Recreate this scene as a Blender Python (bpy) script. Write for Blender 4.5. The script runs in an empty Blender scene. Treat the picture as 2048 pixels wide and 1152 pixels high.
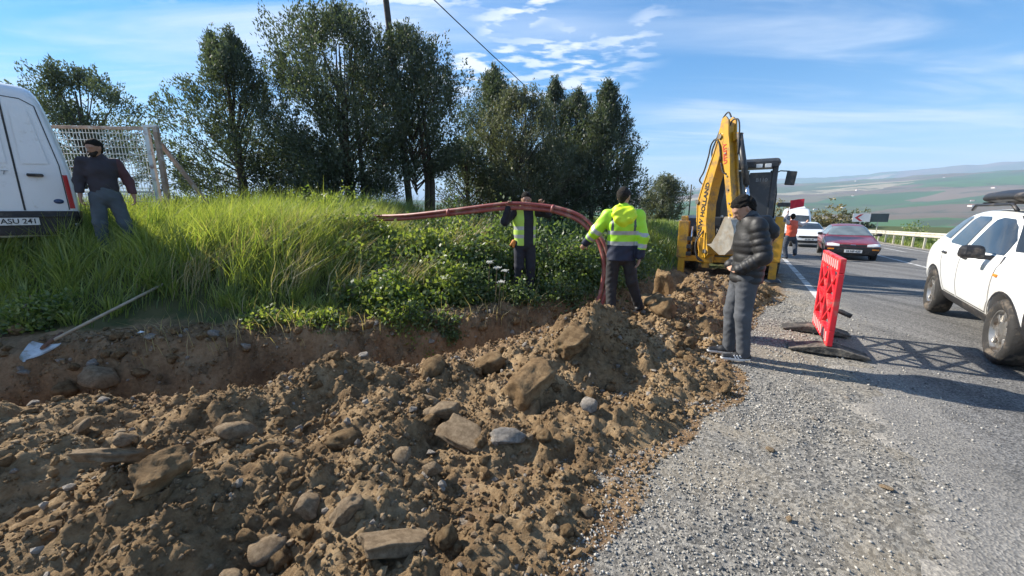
import bpy, bmesh, math, random
import numpy as np
from mathutils import Vector, Matrix, Euler
from mathutils.bvhtree import BVHTree

R = math.radians
scene = bpy.context.scene
C = scene.collection

# ------------------------------------------------------------------ camera
cam_d = bpy.data.cameras.new('camera')
cam = bpy.data.objects.new('camera', cam_d)
C.objects.link(cam)
CAMH = 1.62
cam.location = (0, 0, CAMH)
cam.rotation_euler = (R(90 - 11.4), 0, 0)
cam_d.sensor_width = 36
cam_d.lens = 775 / 2048 * 36
cam_d.clip_start = 0.05
cam_d.clip_end = 60000
scene.camera = cam

# ------------------------------------------------------------------ light
SUN_AZ = R(-65.2)          # measured from +Y towards +X
SUN_EL = R(35)
sunvec = Vector((math.sin(SUN_AZ) * math.cos(SUN_EL), math.cos(SUN_AZ) * math.cos(SUN_EL), math.sin(SUN_EL)))
sd = bpy.data.lights.new('sun', 'SUN')
sd.energy = 4.5
sd.angle = R(0.6)
sd.color = (1.0, 0.93, 0.82)
sun = bpy.data.objects.new('sun', sd)
sun.rotation_euler = sunvec.to_track_quat('Z', 'Y').to_euler()
C.objects.link(sun)

world = bpy.data.worlds.new('World')
scene.world = world
world.use_nodes = True
wt = world.node_tree
wt.nodes.clear()
def wn(t, **kw):
    n = wt.nodes.new(t)
    for k, v in kw.items():
        setattr(n, k, v)
    return n
def wl(a, b): wt.links.new(a, b)
w_out = wn('ShaderNodeOutputWorld')
w_bg = wn('ShaderNodeBackground')
w_bg.inputs['Strength'].default_value = 0.074
sky = wn('ShaderNodeTexSky', sky_type='NISHITA', sun_disc=False, sun_elevation=SUN_EL, sun_rotation=SUN_AZ)
sky.air_density = 1.0
sky.dust_density = 0.02
sky.ozone_density = 2.2
w_tc = wn('ShaderNodeTexCoord')
w_sep = wn('ShaderNodeSeparateXYZ')
wl(w_tc.outputs['Generated'], w_sep.inputs[0])
def wmath(op, a, b=None, clamp=False):
    n = wn('ShaderNodeMath', operation=op)
    n.use_clamp = clamp
    for i, v in enumerate((a, b)):
        if v is None: continue
        if isinstance(v, (int, float)): n.inputs[i].default_value = v
        else: wl(v, n.inputs[i])
    return n.outputs[0]
# clouds on a plane high above: direction / height
zz = wmath('ADD', wmath('MAXIMUM', w_sep.outputs['Z'], 0.0), 0.06)
cx = wmath('DIVIDE', w_sep.outputs['X'], zz)
cy = wmath('DIVIDE', w_sep.outputs['Y'], zz)
w_cmb = wn('ShaderNodeCombineXYZ')
wl(cx, w_cmb.inputs[0]); wl(cy, w_cmb.inputs[1])
def wmap(rot, sc, loc=(0, 0, 0)):
    m = wn('ShaderNodeMapping')
    m.inputs['Rotation'].default_value = (0, 0, R(rot))
    m.inputs['Scale'].default_value = sc
    m.inputs['Location'].default_value = loc
    wl(w_cmb.outputs[0], m.inputs['Vector'])
    return m.outputs[0]
def wnoise(vec, scale, detail, rough=0.55, dist=0.0):
    n = wn('ShaderNodeTexNoise')
    n.inputs['Scale'].default_value = scale
    n.inputs['Detail'].default_value = detail
    n.inputs['Roughness'].default_value = rough
    n.inputs['Distortion'].default_value = dist
    wl(vec, n.inputs['Vector'])
    return n.outputs['Fac']
def wramp(v, a, b, lo=0.0, hi=1.0):
    n = wn('ShaderNodeMapRange', interpolation_type='SMOOTHSTEP')
    n.inputs['From Min'].default_value = a; n.inputs['From Max'].default_value = b
    n.inputs['To Min'].default_value = lo; n.inputs['To Max'].default_value = hi
    wl(v, n.inputs['Value'])
    return n.outputs[0]
# thin streaky cirrus over the whole sky
cir = wmath('MULTIPLY', wramp(wnoise(wmap(-28, (0.35, 1.5, 1)), 1.1, 7, 0.6, 0.6), 0.38, 0.72), wramp(wnoise(wmap(10, (1, 1, 1), (3.1, 1.7, 0)), 0.35, 2), 0.26, 0.50))
# small ribbed puffs (altocumulus field), in one broad sheet
puff = wramp(wnoise(wmap(24, (1.0, 1.75, 1)), 5.2, 4, 0.52, 0.15), 0.43, 0.60)
field = wmath('MULTIPLY', wramp(cy, 1.15, 1.75), wramp(cy, 3.6, 2.6))
field = wmath('MULTIPLY', field, wmath('MULTIPLY', wramp(cx, -1.9, -0.7), wramp(cx, 0.95, 0.45)))
field = wmath('MULTIPLY', field, wramp(wnoise(wmap(0, (1, 1, 1), (7, 2, 0)), 0.9, 3), 0.32, 0.5))
# broad veil low in the sunward sky
veil = wmath('MULTIPLY', wramp(wnoise(wmap(-8, (0.30, 1.0, 1), (1.3, 0.4, 0)), 0.8, 6, 0.55, 0.4), 0.40, 0.66), wramp(cx, 0.2, -1.6))
cl = wmath('MAXIMUM', wmath('MULTIPLY', cir, 0.62), wmath('MULTIPLY', wmath('MULTIPLY', puff, field), 0.92))
cl = wmath('MAXIMUM', cl, wmath('MULTIPLY', veil, 0.75))
cl = wmath('MULTIPLY', cl, wramp(w_sep.outputs['Z'], 0.0, 0.10))
# cloud brightness follows the sky's own brightness plus white
w_mix = wn('ShaderNodeMix', data_type='RGBA')
w_mix.inputs['B'].default_value = (6.6, 6.9, 7.3, 1)
w_hsv = wn('ShaderNodeHueSaturation')
w_hsv.inputs['Saturation'].default_value = 1.5
w_hsv.inputs['Value'].default_value = 1.0
wl(sky.outputs[0], w_hsv.inputs['Color'])
wl(cl, w_mix.inputs['Factor'])
wl(w_hsv.outputs[0], w_mix.inputs['A'])
wl(w_mix.outputs['Result'], w_bg.inputs['Color'])
wl(w_bg.outputs[0], w_out.inputs['Surface'])

vs = scene.view_settings
vs.view_transform = 'Standard'
vs.look = 'None'
vs.exposure = 1.35
vs.gamma = 1
vs.use_curve_mapping = False
cy_ = scene.cycles
cy_.max_bounces = 8
cy_.transparent_max_bounces = 8
cy_.volume_bounces = 0
cy_.use_denoising = True

# ------------------------------------------------------------------ numpy noise
_rng = np.random.RandomState(7)
_perm = np.concatenate([_rng.permutation(256)] * 2)
_g2 = np.stack([np.cos(np.linspace(0, 2 * np.pi, 256, endpoint=False)), np.sin(np.linspace(0, 2 * np.pi, 256, endpoint=False))], 1)
def perlin(x, y):
    xi = np.floor(x).astype(int); yi = np.floor(y).astype(int)
    xf = x - xi; yf = y - yi
    xi &= 255; yi &= 255
    u = xf * xf * xf * (xf * (xf * 6 - 15) + 10); v = yf * yf * yf * (yf * (yf * 6 - 15) + 10)
    def g(ix, iy, dx, dy):
        h = _perm[_perm[ix & 255] + (iy & 255)]
        return _g2[h, 0] * dx + _g2[h, 1] * dy
    a = g(xi, yi, xf, yf); b = g(xi + 1, yi, xf - 1, yf)
    c = g(xi, yi + 1, xf, yf - 1); d = g(xi + 1, yi + 1, xf - 1, yf - 1)
    return (a + u * (b - a) + v * (c + u * (d - c) - a - u * (b - a))) * 1.4
def fbm(x, y, oct=4, lac=2.05, gain=0.5):
    s = np.zeros_like(x, dtype=float); a = 1.0
    for i in range(oct):
        s += a * perlin(x + 17.3 * i, y - 9.1 * i)
        x = x * lac; y = y * lac; a *= gain
    return s
def cells(x, y, seed=0):
    """distance to nearest jittered cell point and that cell's random number"""
    xi = np.floor(x).astype(int); yi = np.floor(y).astype(int)
    best = np.full(x.shape, 9.0); rnd = np.zeros(x.shape)
    for dx in (-1, 0, 1):
        for dy in (-1, 0, 1):
            a = (xi + dx) & 255; b = (yi + dy) & 255
            h = _perm[_perm[(a + seed) & 255] + b]; h2 = _perm[_perm[(b + seed + 91) & 255] + a]
            px = xi + dx + h / 256.0; py = yi + dy + h2 / 256.0
            d = np.hypot(px - x, py - y)
            m = d < best
            best = np.where(m, d, best); rnd = np.where(m, ((h * 37 + h2) % 256) / 256.0, rnd)
    return best, rnd
def sstep(t):
    t = np.clip(t, 0, 1)
    return t * t * (3 - 2 * t)

# ------------------------------------------------------------------ the lie of the land
RD = np.array((0.52, 0.854)); RN = np.array((0.854, -0.52))   # along the road, across it to the right
def road_sn(X, Y):
    return (X - 2) * RD[0] + (Y - 1) * RD[1], (X - 2) * RN[0] + (Y - 1) * RN[1]
def road_xy(s, n):
    return 2 + s * RD[0] + n * RN[0], 1 + s * RD[1] + n * RN[1]
def road_z(s):
    s = np.asarray(s, float)
    d = np.maximum(s - 5, 0)
    return -0.03 * d * d / (d + 4) - 0.00008 * np.maximum(s - 45, 0) ** 2
TR = [(-16, 2.4), (-8, 3.25), (-5.4, 3.62), (-2.5, 4.25), (-0.3, 5.2), (1.5, 6.3), (3.1, 7.5), (4.3, 8.5)]
TRX = TR + [(7.0, 12.5), (16, 27.3), (60, 99)]
def poly_sd(X, Y, pts):
    """signed distance to a polyline, positive on its left"""
    best = np.full(X.shape, 1e9); sg = np.ones(X.shape)
    for (ax, ay), (bx, by) in zip(pts[:-1], pts[1:]):
        dx, dy = bx - ax, by - ay
        L = dx * dx + dy * dy
        t = np.clip(((X - ax) * dx + (Y - ay) * dy) / L, 0, 1)
        qx, qy = X - ax - t * dx, Y - ay - t * dy
        d = np.hypot(qx, qy)
        m = d < best
        best = np.where(m, d, best)
        sg = np.where(m, np.sign(dx * qy - dy * qx), sg)
    return best * np.where(sg == 0, 1, sg)
def ground_h(X, Y, fine=True):
    X = np.asarray(X, float); Y = np.asarray(Y, float)
    s, n = road_sn(X, Y)
    zr = road_z(s)
    r = np.hypot(X, Y)
    dt = poly_sd(X, Y, TRX)
    q = dt - 0.40
    far_s = sstep((s - 12) / 8)                      # beyond the digger the bank sits lower
    bank = 0.10 * sstep(q / 0.35) + (0.98 + 0.25 * sstep((q - 4) / 6)) * sstep((q - 0.35) / 2.7)
    bank *= 1 - 0.30 * sstep((X + 3.7) / 1.8) * sstep((3.6 - X) / 2)
    edge_n = 0.13 * perlin(X * 1.3 + 5, Y * 1.3) + 0.08 * perlin(X * 4.1, Y * 4.1 + 3) + 0.05 * perlin(X * 11, Y * 11)
    h = zr + np.where(q > 0, bank, 0)
    h -= 0.42 * np.exp(-((X + 9.6) / 2.0) ** 2 - ((Y - 7.4) / 2.0) ** 2)      # hollow where the van stands
    h += np.where(q > 0.2, 0.20 * perlin(X * 0.6, Y * 0.6 + 8) * sstep((q - 0.2) / 2), 0)
    if fine:
        clod = fbm(X * 3.1, Y * 3.1, 4)
        near = np.exp(-np.maximum(r - 14, 0) / 6)
        h += near * sstep((dt + 0.9) / 0.5) * 0.030 * clod * sstep((3.0 - q) / 1.5)
        c1, rn = cells(X * 6.5, Y * 6.5)
        h += near * np.where((q > -0.2) & (q < 1.0), 0.05 * rn * sstep((0.55 - c1) / 0.4) * sstep((q + 0.2) / 0.2) * sstep((0.9 - q) / 0.6), 0)
        h += near * 0.006 * fbm(X * 7, Y * 7, 3) * (dt < -0.9)
        c4, r4 = cells(X * 12, Y * 12, 33)
        h += near * sstep((dt + 1.6) / 0.3) * sstep((1.05 - dt) / 0.3) * (0.045 * fbm(X * 8, Y * 8, 3) + 0.035 * r4 * sstep((0.55 - c4) / 0.35))
    # the open trench
    end = sstep((np.hypot(X - 4.3, Y - 8.5) - 0.15) / 0.3) * (s < 8.4)
    wide = 0.5 * sstep((0.8 - X) / 2.5)
    tr = (0.62 * sstep((0.60 + edge_n - dt) / 0.50) + 0.38 * sstep((0.30 + 0.6 * edge_n - dt) / 0.2)) * sstep((dt + 0.44 + wide + edge_n) / 0.16)
    h -= 0.85 * tr * end
    # the ground under the road sheet stays lower
    h += 0.024 * sstep((0.5 - n) / 1.3) * sstep((n + 3) / 2) * np.exp(-np.maximum(r - 12, 0) / 5)
    if fine: h += 0.016 * fbm(X * 2.3 + 4, Y * 2.3, 4) * sstep((n + 1.4) / 0.5) * sstep((0.5 - n) / 0.6) * np.exp(-np.maximum(r - 12, 0) / 5)
    h -= 0.10 * sstep((n + 0.0) / 0.6) * sstep((7.4 - n) / 0.3)
    # beyond the guard rail the land falls into the valley
    h -= sstep((n - 8.2) / 4) * 1.2
    # plateau falls away behind the trees
    back = sstep((r - 34) / 60)
    phi = np.arctan2(X, np.maximum(Y, 1e-6)) * (Y > 0) + np.where(Y <= 0, np.sign(X) * 1.7, 0)
    wr = sstep((phi - R(8)) / R(26))
    v = -42 * sstep((r - 30) / 650) * (0.55 + 0.45 * wr)
    rise = sstep((r - 700) / 4600) ** 1.0
    ridge = (300 + 45 * sstep((phi - R(34)) / R(20)) + 16 * perlin(phi * 9, r / 3000.0)) * (0.45 + 0.55 * wr)
    near_hill = ridge * rise * (1 - 0.85 * sstep((r - 5300) / 2000))
    f2 = (545 + 120 * sstep((phi - R(30)) / R(22)) + 60 * fbm(phi * 7 + 3, r * 0 + 1.3, 4)) * (0.40 + 0.6 * wr)
    far_hill = f2 * sstep((r - 6600) / 2500)
    und = (14 * fbm(X / 420.0, Y / 420.0, 4)) * sstep((r - 150) / 900)
    farh = v + near_hill + far_hill + und
    drop = sstep((n - 8.5) / 26)
    wfar = np.maximum(back, drop)
    h = h * (1 - back) + farh * wfar + (h * 0)
    return h

# ------------------------------------------------------------------ materials
MATS = {}
def nt(m):
    return m.node_tree.nodes, m.node_tree.links
def mat(name, col, rough=0.6, metal=0.0, var=0.0, scale=8.0, bump=0.0, bscale=40.0, spec=0.5, dirt=None, dirt_amt=0.0, dscale=3.0, coat=0.0, emit=None):
    """one Principled material: base colour, mottled by noise, optional dirt patches and relief"""
    m = bpy.data.materials.new(name); m.use_nodes = True
    N, L = nt(m)
    b = N['Principled BSDF']
    b.inputs['Roughness'].default_value = rough
    b.inputs['Metallic'].default_value = metal
    b.inputs['Specular IOR Level'].default_value = spec
    b.inputs['Coat Weight'].default_value = coat
    tc = N.new('ShaderNodeTexCoord')
    cur = None
    if var > 0:
        n = N.new('ShaderNodeTexNoise'); n.inputs['Scale'].default_value = scale; n.inputs['Detail'].default_value = 6
        L.new(tc.outputs['Object'], n.inputs['Vector'])
        rp = N.new('ShaderNodeMix'); rp.data_type = 'RGBA'
        rp.inputs['A'].default_value = tuple(c * (1 - var) for c in col) + (1,)
        rp.inputs['B'].default_value = tuple(min(1, c * (1 + var)) for c in col) + (1,)
        mr = N.new('ShaderNodeMapRange'); mr.inputs['From Min'].default_value = 0.3; mr.inputs['From Max'].default_value = 0.7
        L.new(n.outputs['Fac'], mr.inputs['Value']); L.new(mr.outputs[0], rp.inputs['Factor'])
        cur = rp.outputs['Result']
    if dirt is not None:
        n2 = N.new('ShaderNodeTexNoise'); n2.inputs['Scale'].default_value = dscale; n2.inputs['Detail'].default_value = 8; n2.inputs['Roughness'].default_value = 0.7
        L.new(tc.outputs['Object'], n2.inputs['Vector'])
        mr2 = N.new('ShaderNodeMapRange'); mr2.inputs['From Min'].default_value = 0.62 - 0.3 * dirt_amt; mr2.inputs['From Max'].default_value = 0.80 - 0.3 * dirt_amt
        L.new(n2.outputs['Fac'], mr2.inputs['Value'])
        mx = N.new('ShaderNodeMix'); mx.data_type = 'RGBA'
        if cur: L.new(cur, mx.inputs['A'])
        else: mx.inputs['A'].default_value = tuple(col) + (1,)
        mx.inputs['B'].default_value = tuple(dirt) + (1,)
        L.new(mr2.outputs[0], mx.inputs['Factor'])
        cur = mx.outputs['Result']
    if cur: L.new(cur, b.inputs['Base Color'])
    else: b.inputs['Base Color'].default_value = tuple(col) + (1,)
    if bump > 0:
        n3 = N.new('ShaderNodeTexNoise'); n3.inputs['Scale'].default_value = bscale; n3.inputs['Detail'].default_value = 5
        L.new(tc.outputs['Object'], n3.inputs['Vector'])
        bp = N.new('ShaderNodeBump'); bp.inputs['Strength'].default_value = bump; bp.inputs['Distance'].default_value = 0.02
        L.new(n3.outputs['Fac'], bp.inputs['Height']); L.new(bp.outputs[0], b.inputs['Normal'])
    if emit:
        b.inputs['Emission Color'].default_value = tuple(emit[:3]) + (1,); b.inputs['Emission Strength'].default_value = emit[3]
    MATS[name] = m
    return m
def leaf_mat(name, c1, c2, trans=0.45, rough=0.5, tcol=None):
    """leaf: diffuse + translucent, colour picked from a per-leaf attribute"""
    m = bpy.data.materials.new(name); m.use_nodes = True
    N, L = nt(m)
    N.remove(N['Principled BSDF'])
    out = N['Material Output']
    at = N.new('ShaderNodeAttribute'); at.attribute_name = 'tone'
    mx = N.new('ShaderNodeMix'); mx.data_type = 'RGBA'
    mx.inputs['A'].default_value = tuple(c1) + (1,); mx.inputs['B'].default_value = tuple(c2) + (1,)
    L.new(at.outputs['Fac'], mx.inputs['Factor'])
    d = N.new('ShaderNodeBsdfDiffuse'); t = N.new('ShaderNodeBsdfTranslucent'); g = N.new('ShaderNodeBsdfGlossy')
    g.inputs['Roughness'].default_value = rough
    g.inputs['Color'].default_value = (0.8, 0.8, 0.8, 1)
    L.new(mx.outputs['Result'], d.inputs['Color'])
    hs = N.new('ShaderNodeMix'); hs.data_type = 'RGBA'; hs.blend_type = 'MULTIPLY'; hs.inputs['Factor'].default_value = 1
    hs.inputs['B'].default_value = (tcol or (1.5, 1.45, 0.6)) + (1,)
    L.new(mx.outputs['Result'], hs.inputs['A']); L.new(hs.outputs['Result'], t.inputs['Color'])
    a = N.new('ShaderNodeMixShader'); a.inputs[0].default_value = trans
    L.new(d.outputs[0], a.inputs[1]); L.new(t.outputs[0], a.inputs[2])
    bb = N.new('ShaderNodeMixShader'); bb.inputs[0].default_value = 0.05
    L.new(a.outputs[0], bb.inputs[1]); L.new(g.outputs[0], bb.inputs[2])
    L.new(bb.outputs[0], out.inputs['Surface'])
    MATS[name] = m
    return m

# ------------------------------------------------------------------ mesh builder
class MB:
    def __init__(s): s.v = []; s.f = []; s.m = []
    def add(s, vs, fs, mi=0):
        o = len(s.v)
        s.v.extend([tuple(v) for v in vs]); s.f.extend([tuple(i + o for i in f) for f in fs]); s.m.extend([mi] * len(fs))
        return s
    def box(s, c, d, rot=None, mi=0, taper=None):
        """centre, full size, optional Euler/Matrix rotation, optional (tx,ty) scale of the top"""
        x, y, z = d[0] / 2, d[1] / 2, d[2] / 2
        tx, ty = taper or (1, 1)
        vs = [(-x, -y, -z), (x, -y, -z), (x, y, -z), (-x, y, -z), (-x * tx, -y * ty, z), (x * tx, -y * ty, z), (x * tx, y * ty, z), (-x * tx, y * ty, z)]
        M = rot if isinstance(rot, Matrix) else (Euler(rot).to_matrix() if rot else None)
        vs = [((M @ Vector(v)) if M else Vector(v)) + Vector(c) for v in vs]
        return s.add(vs, [(0, 3, 2, 1), (4, 5, 6, 7), (0, 1, 5, 4), (1, 2, 6, 5), (2, 3, 7, 6), (3, 0, 4, 7)], mi)
    def tube(s, pts, rad, seg=8, mi=0, cap=True):
        pts = [Vector(p) for p in pts]
        n = len(pts)
        rs = rad if isinstance(rad, (list, tuple)) else [rad] * n
        vs = []; up = None
        for i, p in enumerate(pts):
            t = (pts[min(i + 1, n - 1)] - pts[max(i - 1, 0)])
            if t.length < 1e-9: t = Vector((0, 0, 1))
            t.normalize()
            if up is None:
                up = Vector((0, 0, 1)) if abs(t.z) < 0.9 else Vector((1, 0, 0))
            a = t.cross(up)
            if a.length < 1e-6: a = t.orthogonal()
            a.normalize(); b = a.cross(t); up = b
            for k in range(seg):
                an = 2 * math.pi * k / seg
                vs.append(p + (a * math.cos(an) + b * math.sin(an)) * rs[i])
        fs = []
        for i in range(n - 1):
            for k in range(seg):
                k2 = (k + 1) % seg
                fs.append((i * seg + k, i * seg + k2, (i + 1) * seg + k2, (i + 1) * seg + k))
        if cap:
            fs.append(tuple(range(seg - 1, -1, -1))); fs.append(tuple((n - 1) * seg + k for k in range(seg)))
        # outward orientation
        return s.add(vs, [tuple(reversed(f)) for f in fs], mi)
    def lathe(s, prof, axis='Z', c=(0, 0, 0), seg=24, mi=0, closed=False):
        """prof: list of (radius, height) turned round an axis"""
        vs = []; n = len(prof)
        for k in range(seg):
            a = 2 * math.pi * k / seg
            for r, h in prof:
                x, y, z = r * math.cos(a), r * math.sin(a), h
                if axis == 'X': x, y, z = h, x, y
                elif axis == 'Y': x, y, z = y, h, x
                vs.append((x + c[0], y + c[1], z + c[2]))
        fs = []
        last = n if closed else n - 1
        for k in range(seg):
            k2 = (k + 1) % seg
            for i in range(last):
                j = (i + 1) % n
                fs.append((k * n + i, k2 * n + i, k2 * n + j, k * n + j))
        return s.add(vs, fs, mi)
    def prism(s, poly, w, plane='XZ', c=0.0, mi=0, M=None):
        """polygon in a plane, extruded symmetrically by w about c on the third axis"""
        vs = []
        for sgn in (-1, 1):
            for a, b in poly:
                t = c + sgn * w / 2
                p = {'XZ': (a, t, b), 'YZ': (t, a, b), 'XY': (a, b, t)}[plane]
                vs.append(M @ Vector(p) if M else p)
        n = len(poly)
        fs = [tuple(range(n)), tuple(range(2 * n - 1, n - 1, -1))]
        fs += [((i + 1) % n, i, n + i, n + (i + 1) % n) for i in range(n)]
        return s.add(vs, fs, mi)
    def mesh(s, name, mats, smooth=False, auto=None):
        me = bpy.data.meshes.new(name)
        me.from_pydata(s.v, [], s.f)
        if not isinstance(mats, (list, tuple)): mats = [mats]
        for m in mats: me.materials.append(MATS[m] if isinstance(m, str) else m)
        if len(mats) > 1: me.polygons.foreach_set('material_index', s.m)
        bm = bmesh.new(); bm.from_mesh(me)
        bmesh.ops.recalc_face_normals(bm, faces=bm.faces)
        if auto is not None:
            for f in bm.faces: f.smooth = True
            for e in bm.edges:
                if len(e.link_faces) == 2 and e.calc_face_angle(0) > R(auto): e.smooth = False
        elif smooth:
            for f in bm.faces: f.smooth = True
        bm.to_mesh(me); bm.free()
        me.update()
        return me
    def build(s, name, mats, parent=None, smooth=False, auto=None, bevel=0.0):
        o = link(name, s.mesh(name, mats, smooth, auto), parent)
        if bevel:
            md = o.modifiers.new('bevel', 'BEVEL'); md.width = bevel; md.segments = 2; md.limit_method = 'ANGLE'; md.angle_limit = R(40)
        return o
def link(name, data, parent=None):
    o = bpy.data.objects.new(name, data); C.objects.link(o)
    if parent is not None: o.parent = parent
    return o
def tag(o, label=None, cat=None, group=None, kind=None):
    if label: o['label'] = label
    if cat: o['category'] = cat
    if group: o['group'] = group
    if kind: o['kind'] = kind
    return o
def thing(name, label, cat, loc=(0, 0, 0), rotz=0.0, group=None):
    o = bpy.data.objects.new(name, None); C.objects.link(o)
    o.empty_display_size = 0.2
    o.location = loc; o.rotation_euler = (0, 0, rotz)
    return tag(o, label, cat, group)
def raw_mesh(name, V, Fq, mats, smooth=False, tone=None, mi=None):
    """fast mesh from numpy arrays: V (n,3), Fq (m,k) faces of one size"""
    me = bpy.data.meshes.new(name)
    V = np.asarray(V, np.float32); Fq = np.asarray(Fq, np.int32)
    k = Fq.shape[1]
    me.vertices.add(len(V)); me.vertices.foreach_set('co', V.ravel())
    me.loops.add(Fq.size); me.loops.foreach_set('vertex_index', Fq.ravel())
    me.polygons.add(len(Fq))
    me.polygons.foreach_set('loop_start', np.arange(0, Fq.size, k, dtype=np.int32))
    me.polygons.foreach_set('loop_total', np.full(len(Fq), k, np.int32))
    if smooth: me.polygons.foreach_set('use_smooth', np.ones(len(Fq), bool))
    if not isinstance(mats, (list, tuple)): mats = [mats]
    for m in mats: me.materials.append(MATS[m] if isinstance(m, str) else m)
    if mi is not None: me.polygons.foreach_set('material_index', np.asarray(mi, np.int32))
    me.update(calc_edges=True)
    if tone is not None:
        a = me.attributes.new('tone', 'FLOAT', 'POINT'); a.data.foreach_set('value', np.asarray(tone, np.float32))
    return me
def text_mesh(txt, size, mat_name, ext=0.002, shear=0.0, xs=1.0, bold=0.0):
    cu = bpy.data.curves.new('lettering', 'FONT')
    cu.body = txt; cu.size = size; cu.extrude = ext; cu.align_x = 'CENTER'; cu.align_y = 'CENTER'; cu.shear = shear; cu.offset = bold
    cu.resolution_u = 3
    o = bpy.data.objects.new('lettering', cu)
    C.objects.link(o)
    dg = bpy.context.evaluated_depsgraph_get()
    me = bpy.data.meshes.new_from_object(o.evaluated_get(dg))
    bpy.data.objects.remove(o); bpy.data.curves.remove(cu)
    if xs != 1.0:
        me.transform(Matrix.Diagonal((xs, 1, 1, 1)))
    me.materials.clear(); me.materials.append(MATS[mat_name])
    return me
def frame_mat(o, xa, ya):
    """matrix with local x along xa, local y along ya (approximately), origin o"""
    x = Vector(xa).normalized(); z = x.cross(Vector(ya)).normalized(); y = z.cross(x)
    M = Matrix((x, y, z)).transposed().to_4x4(); M.translation = Vector(o)
    return M

# ------------------------------------------------------------------ plain materials
mat('black_plastic', (0.018, 0.018, 0.02), 0.5, var=0.2, scale=20, dirt=(0.16, 0.13, 0.10), dirt_amt=0.25, dscale=5)
mat('rubber', (0.022, 0.021, 0.02), 0.85, var=0.25, scale=12, dirt=(0.15, 0.12, 0.09), dirt_amt=0.35, dscale=6, bump=0.2, bscale=60)
mat('steel', (0.42, 0.41, 0.39), 0.38, 0.85, var=0.25, scale=9, dirt=(0.16, 0.11, 0.07), dirt_amt=0.45, dscale=7)
mat('bucket_steel', (0.36, 0.34, 0.30), 0.45, 0.45, var=0.25, scale=7, dirt=(0.30, 0.24, 0.17), dirt_amt=0.5, dscale=6)
mat('chrome', (0.75, 0.77, 0.8), 0.12, 1.0)
mat('white_paint', (0.74, 0.75, 0.76), 0.32, var=0.03, scale=2, dirt=(0.42, 0.38, 0.32), dirt_amt=0.18, dscale=3.0, coat=0.5)
mat('suv_white', (0.74, 0.75, 0.74), 0.30, var=0.03, scale=1.5, dirt=(0.58, 0.54, 0.47), dirt_amt=0.30, dscale=1.6, coat=0.4)
mat('red_paint', (0.19, 0.020, 0.026), 0.33, var=0.12, scale=3, dirt=(0.24, 0.13, 0.12), dirt_amt=0.25, dscale=4, coat=0.4)
mat('glass', (0.030, 0.038, 0.046), 0.05, spec=0.9, var=0.4, scale=1.6)
mat('glass_pale', (0.13, 0.16, 0.17), 0.08, spec=0.9, var=0.35, scale=2.2)
mat('lamp_glass', (0.72, 0.74, 0.74), 0.12, var=0.1, scale=10, coat=0.6)
mat('amber', (0.75, 0.25, 0.03), 0.25)
mat('tail_red', (0.45, 0.02, 0.02), 0.25)
mat('plate_white', (0.72, 0.72, 0.7), 0.5, var=0.05, scale=10, dirt=(0.4, 0.37, 0.33), dirt_amt=0.3, dscale=9)
mat('letter_black', (0.012, 0.012, 0.013), 0.55)
mat('letter_grey', (0.25, 0.27, 0.29), 0.4)
mat('letter_white', (0.72, 0.70, 0.66), 0.5)
mat('letter_red', (0.55, 0.04, 0.03), 0.5)
mat('badge_blue', (0.03, 0.06, 0.14), 0.25)
mat('digger_yellow', (0.62, 0.33, 0.022), 0.45, var=0.14, scale=4, dirt=(0.20, 0.13, 0.07), dirt_amt=0.52, dscale=4.0, bump=0.05, bscale=30)
mat('digger_grey', (0.030, 0.034, 0.040), 0.45, var=0.2, scale=6, dirt=(0.16, 0.13, 0.10), dirt_amt=0.30, dscale=4)
mat('cab_grey', (0.045, 0.052, 0.062), 0.4, var=0.15, scale=5, dirt=(0.15, 0.13, 0.11), dirt_amt=0.25, dscale=3)
mat('hose', (0.02, 0.02, 0.022), 0.6, dirt=(0.15, 0.11, 0.07), dirt_amt=0.3, dscale=20)
mat('barrier_red', (0.62, 0.018, 0.030), 0.42, var=0.12, scale=6, dirt=(0.40, 0.16, 0.13), dirt_amt=0.35, dscale=8)
mat('barrier_stripe', (0.72, 0.42, 0.40), 0.4, var=0.1, scale=10)
mat('rubber_foot', (0.045, 0.042, 0.038), 0.9, var=0.3, scale=10, dirt=(0.22, 0.19, 0.15), dirt_amt=0.5, dscale=8, bump=0.4, bscale=40)
mat('galvanised', (0.62, 0.58, 0.47), 0.5, 0.25, var=0.1, scale=3, dirt=(0.40, 0.32, 0.20), dirt_amt=0.35, dscale=2.5)
mat('gate_white', (0.66, 0.66, 0.63), 0.55, var=0.06, scale=5, dirt=(0.22, 0.09, 0.045), dirt_amt=0.38, dscale=5)
mat('gate_rust', (0.36, 0.24, 0.17), 0.7, var=0.25, scale=6, dirt=(0.62, 0.6, 0.56), dirt_amt=0.35, dscale=5)
mat('rusty_brown', (0.16, 0.075, 0.042), 0.85, var=0.3, scale=8)
mat('wood_pole', (0.065, 0.053, 0.043), 0.85, var=0.3, scale=7, bump=0.4, bscale=25)
mat('shovel_wood', (0.36, 0.30, 0.22), 0.7, var=0.2, scale=14)
mat('shovel_blade', (0.55, 0.54, 0.52), 0.34, 0.7, var=0.15, scale=8, dirt=(0.30, 0.24, 0.17), dirt_amt=0.5, dscale=9)
mat('duct_red', (0.30, 0.075, 0.062), 0.55, var=0.14, scale=6, dirt=(0.38, 0.20, 0.15), dirt_amt=0.42, dscale=5)
mat('duct_red_dark', (0.25, 0.055, 0.048), 0.55, var=0.14, scale=6, dirt=(0.36, 0.20, 0.15), dirt_amt=0.4, dscale=5)
mat('rope', (0.5, 0.45, 0.36), 0.8)
mat('bark', (0.075, 0.058, 0.045), 0.95, var=0.35, scale=9, bump=0.6, bscale=18)
mat('stem', (0.16, 0.12, 0.075), 0.9, var=0.3, scale=20)
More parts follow.
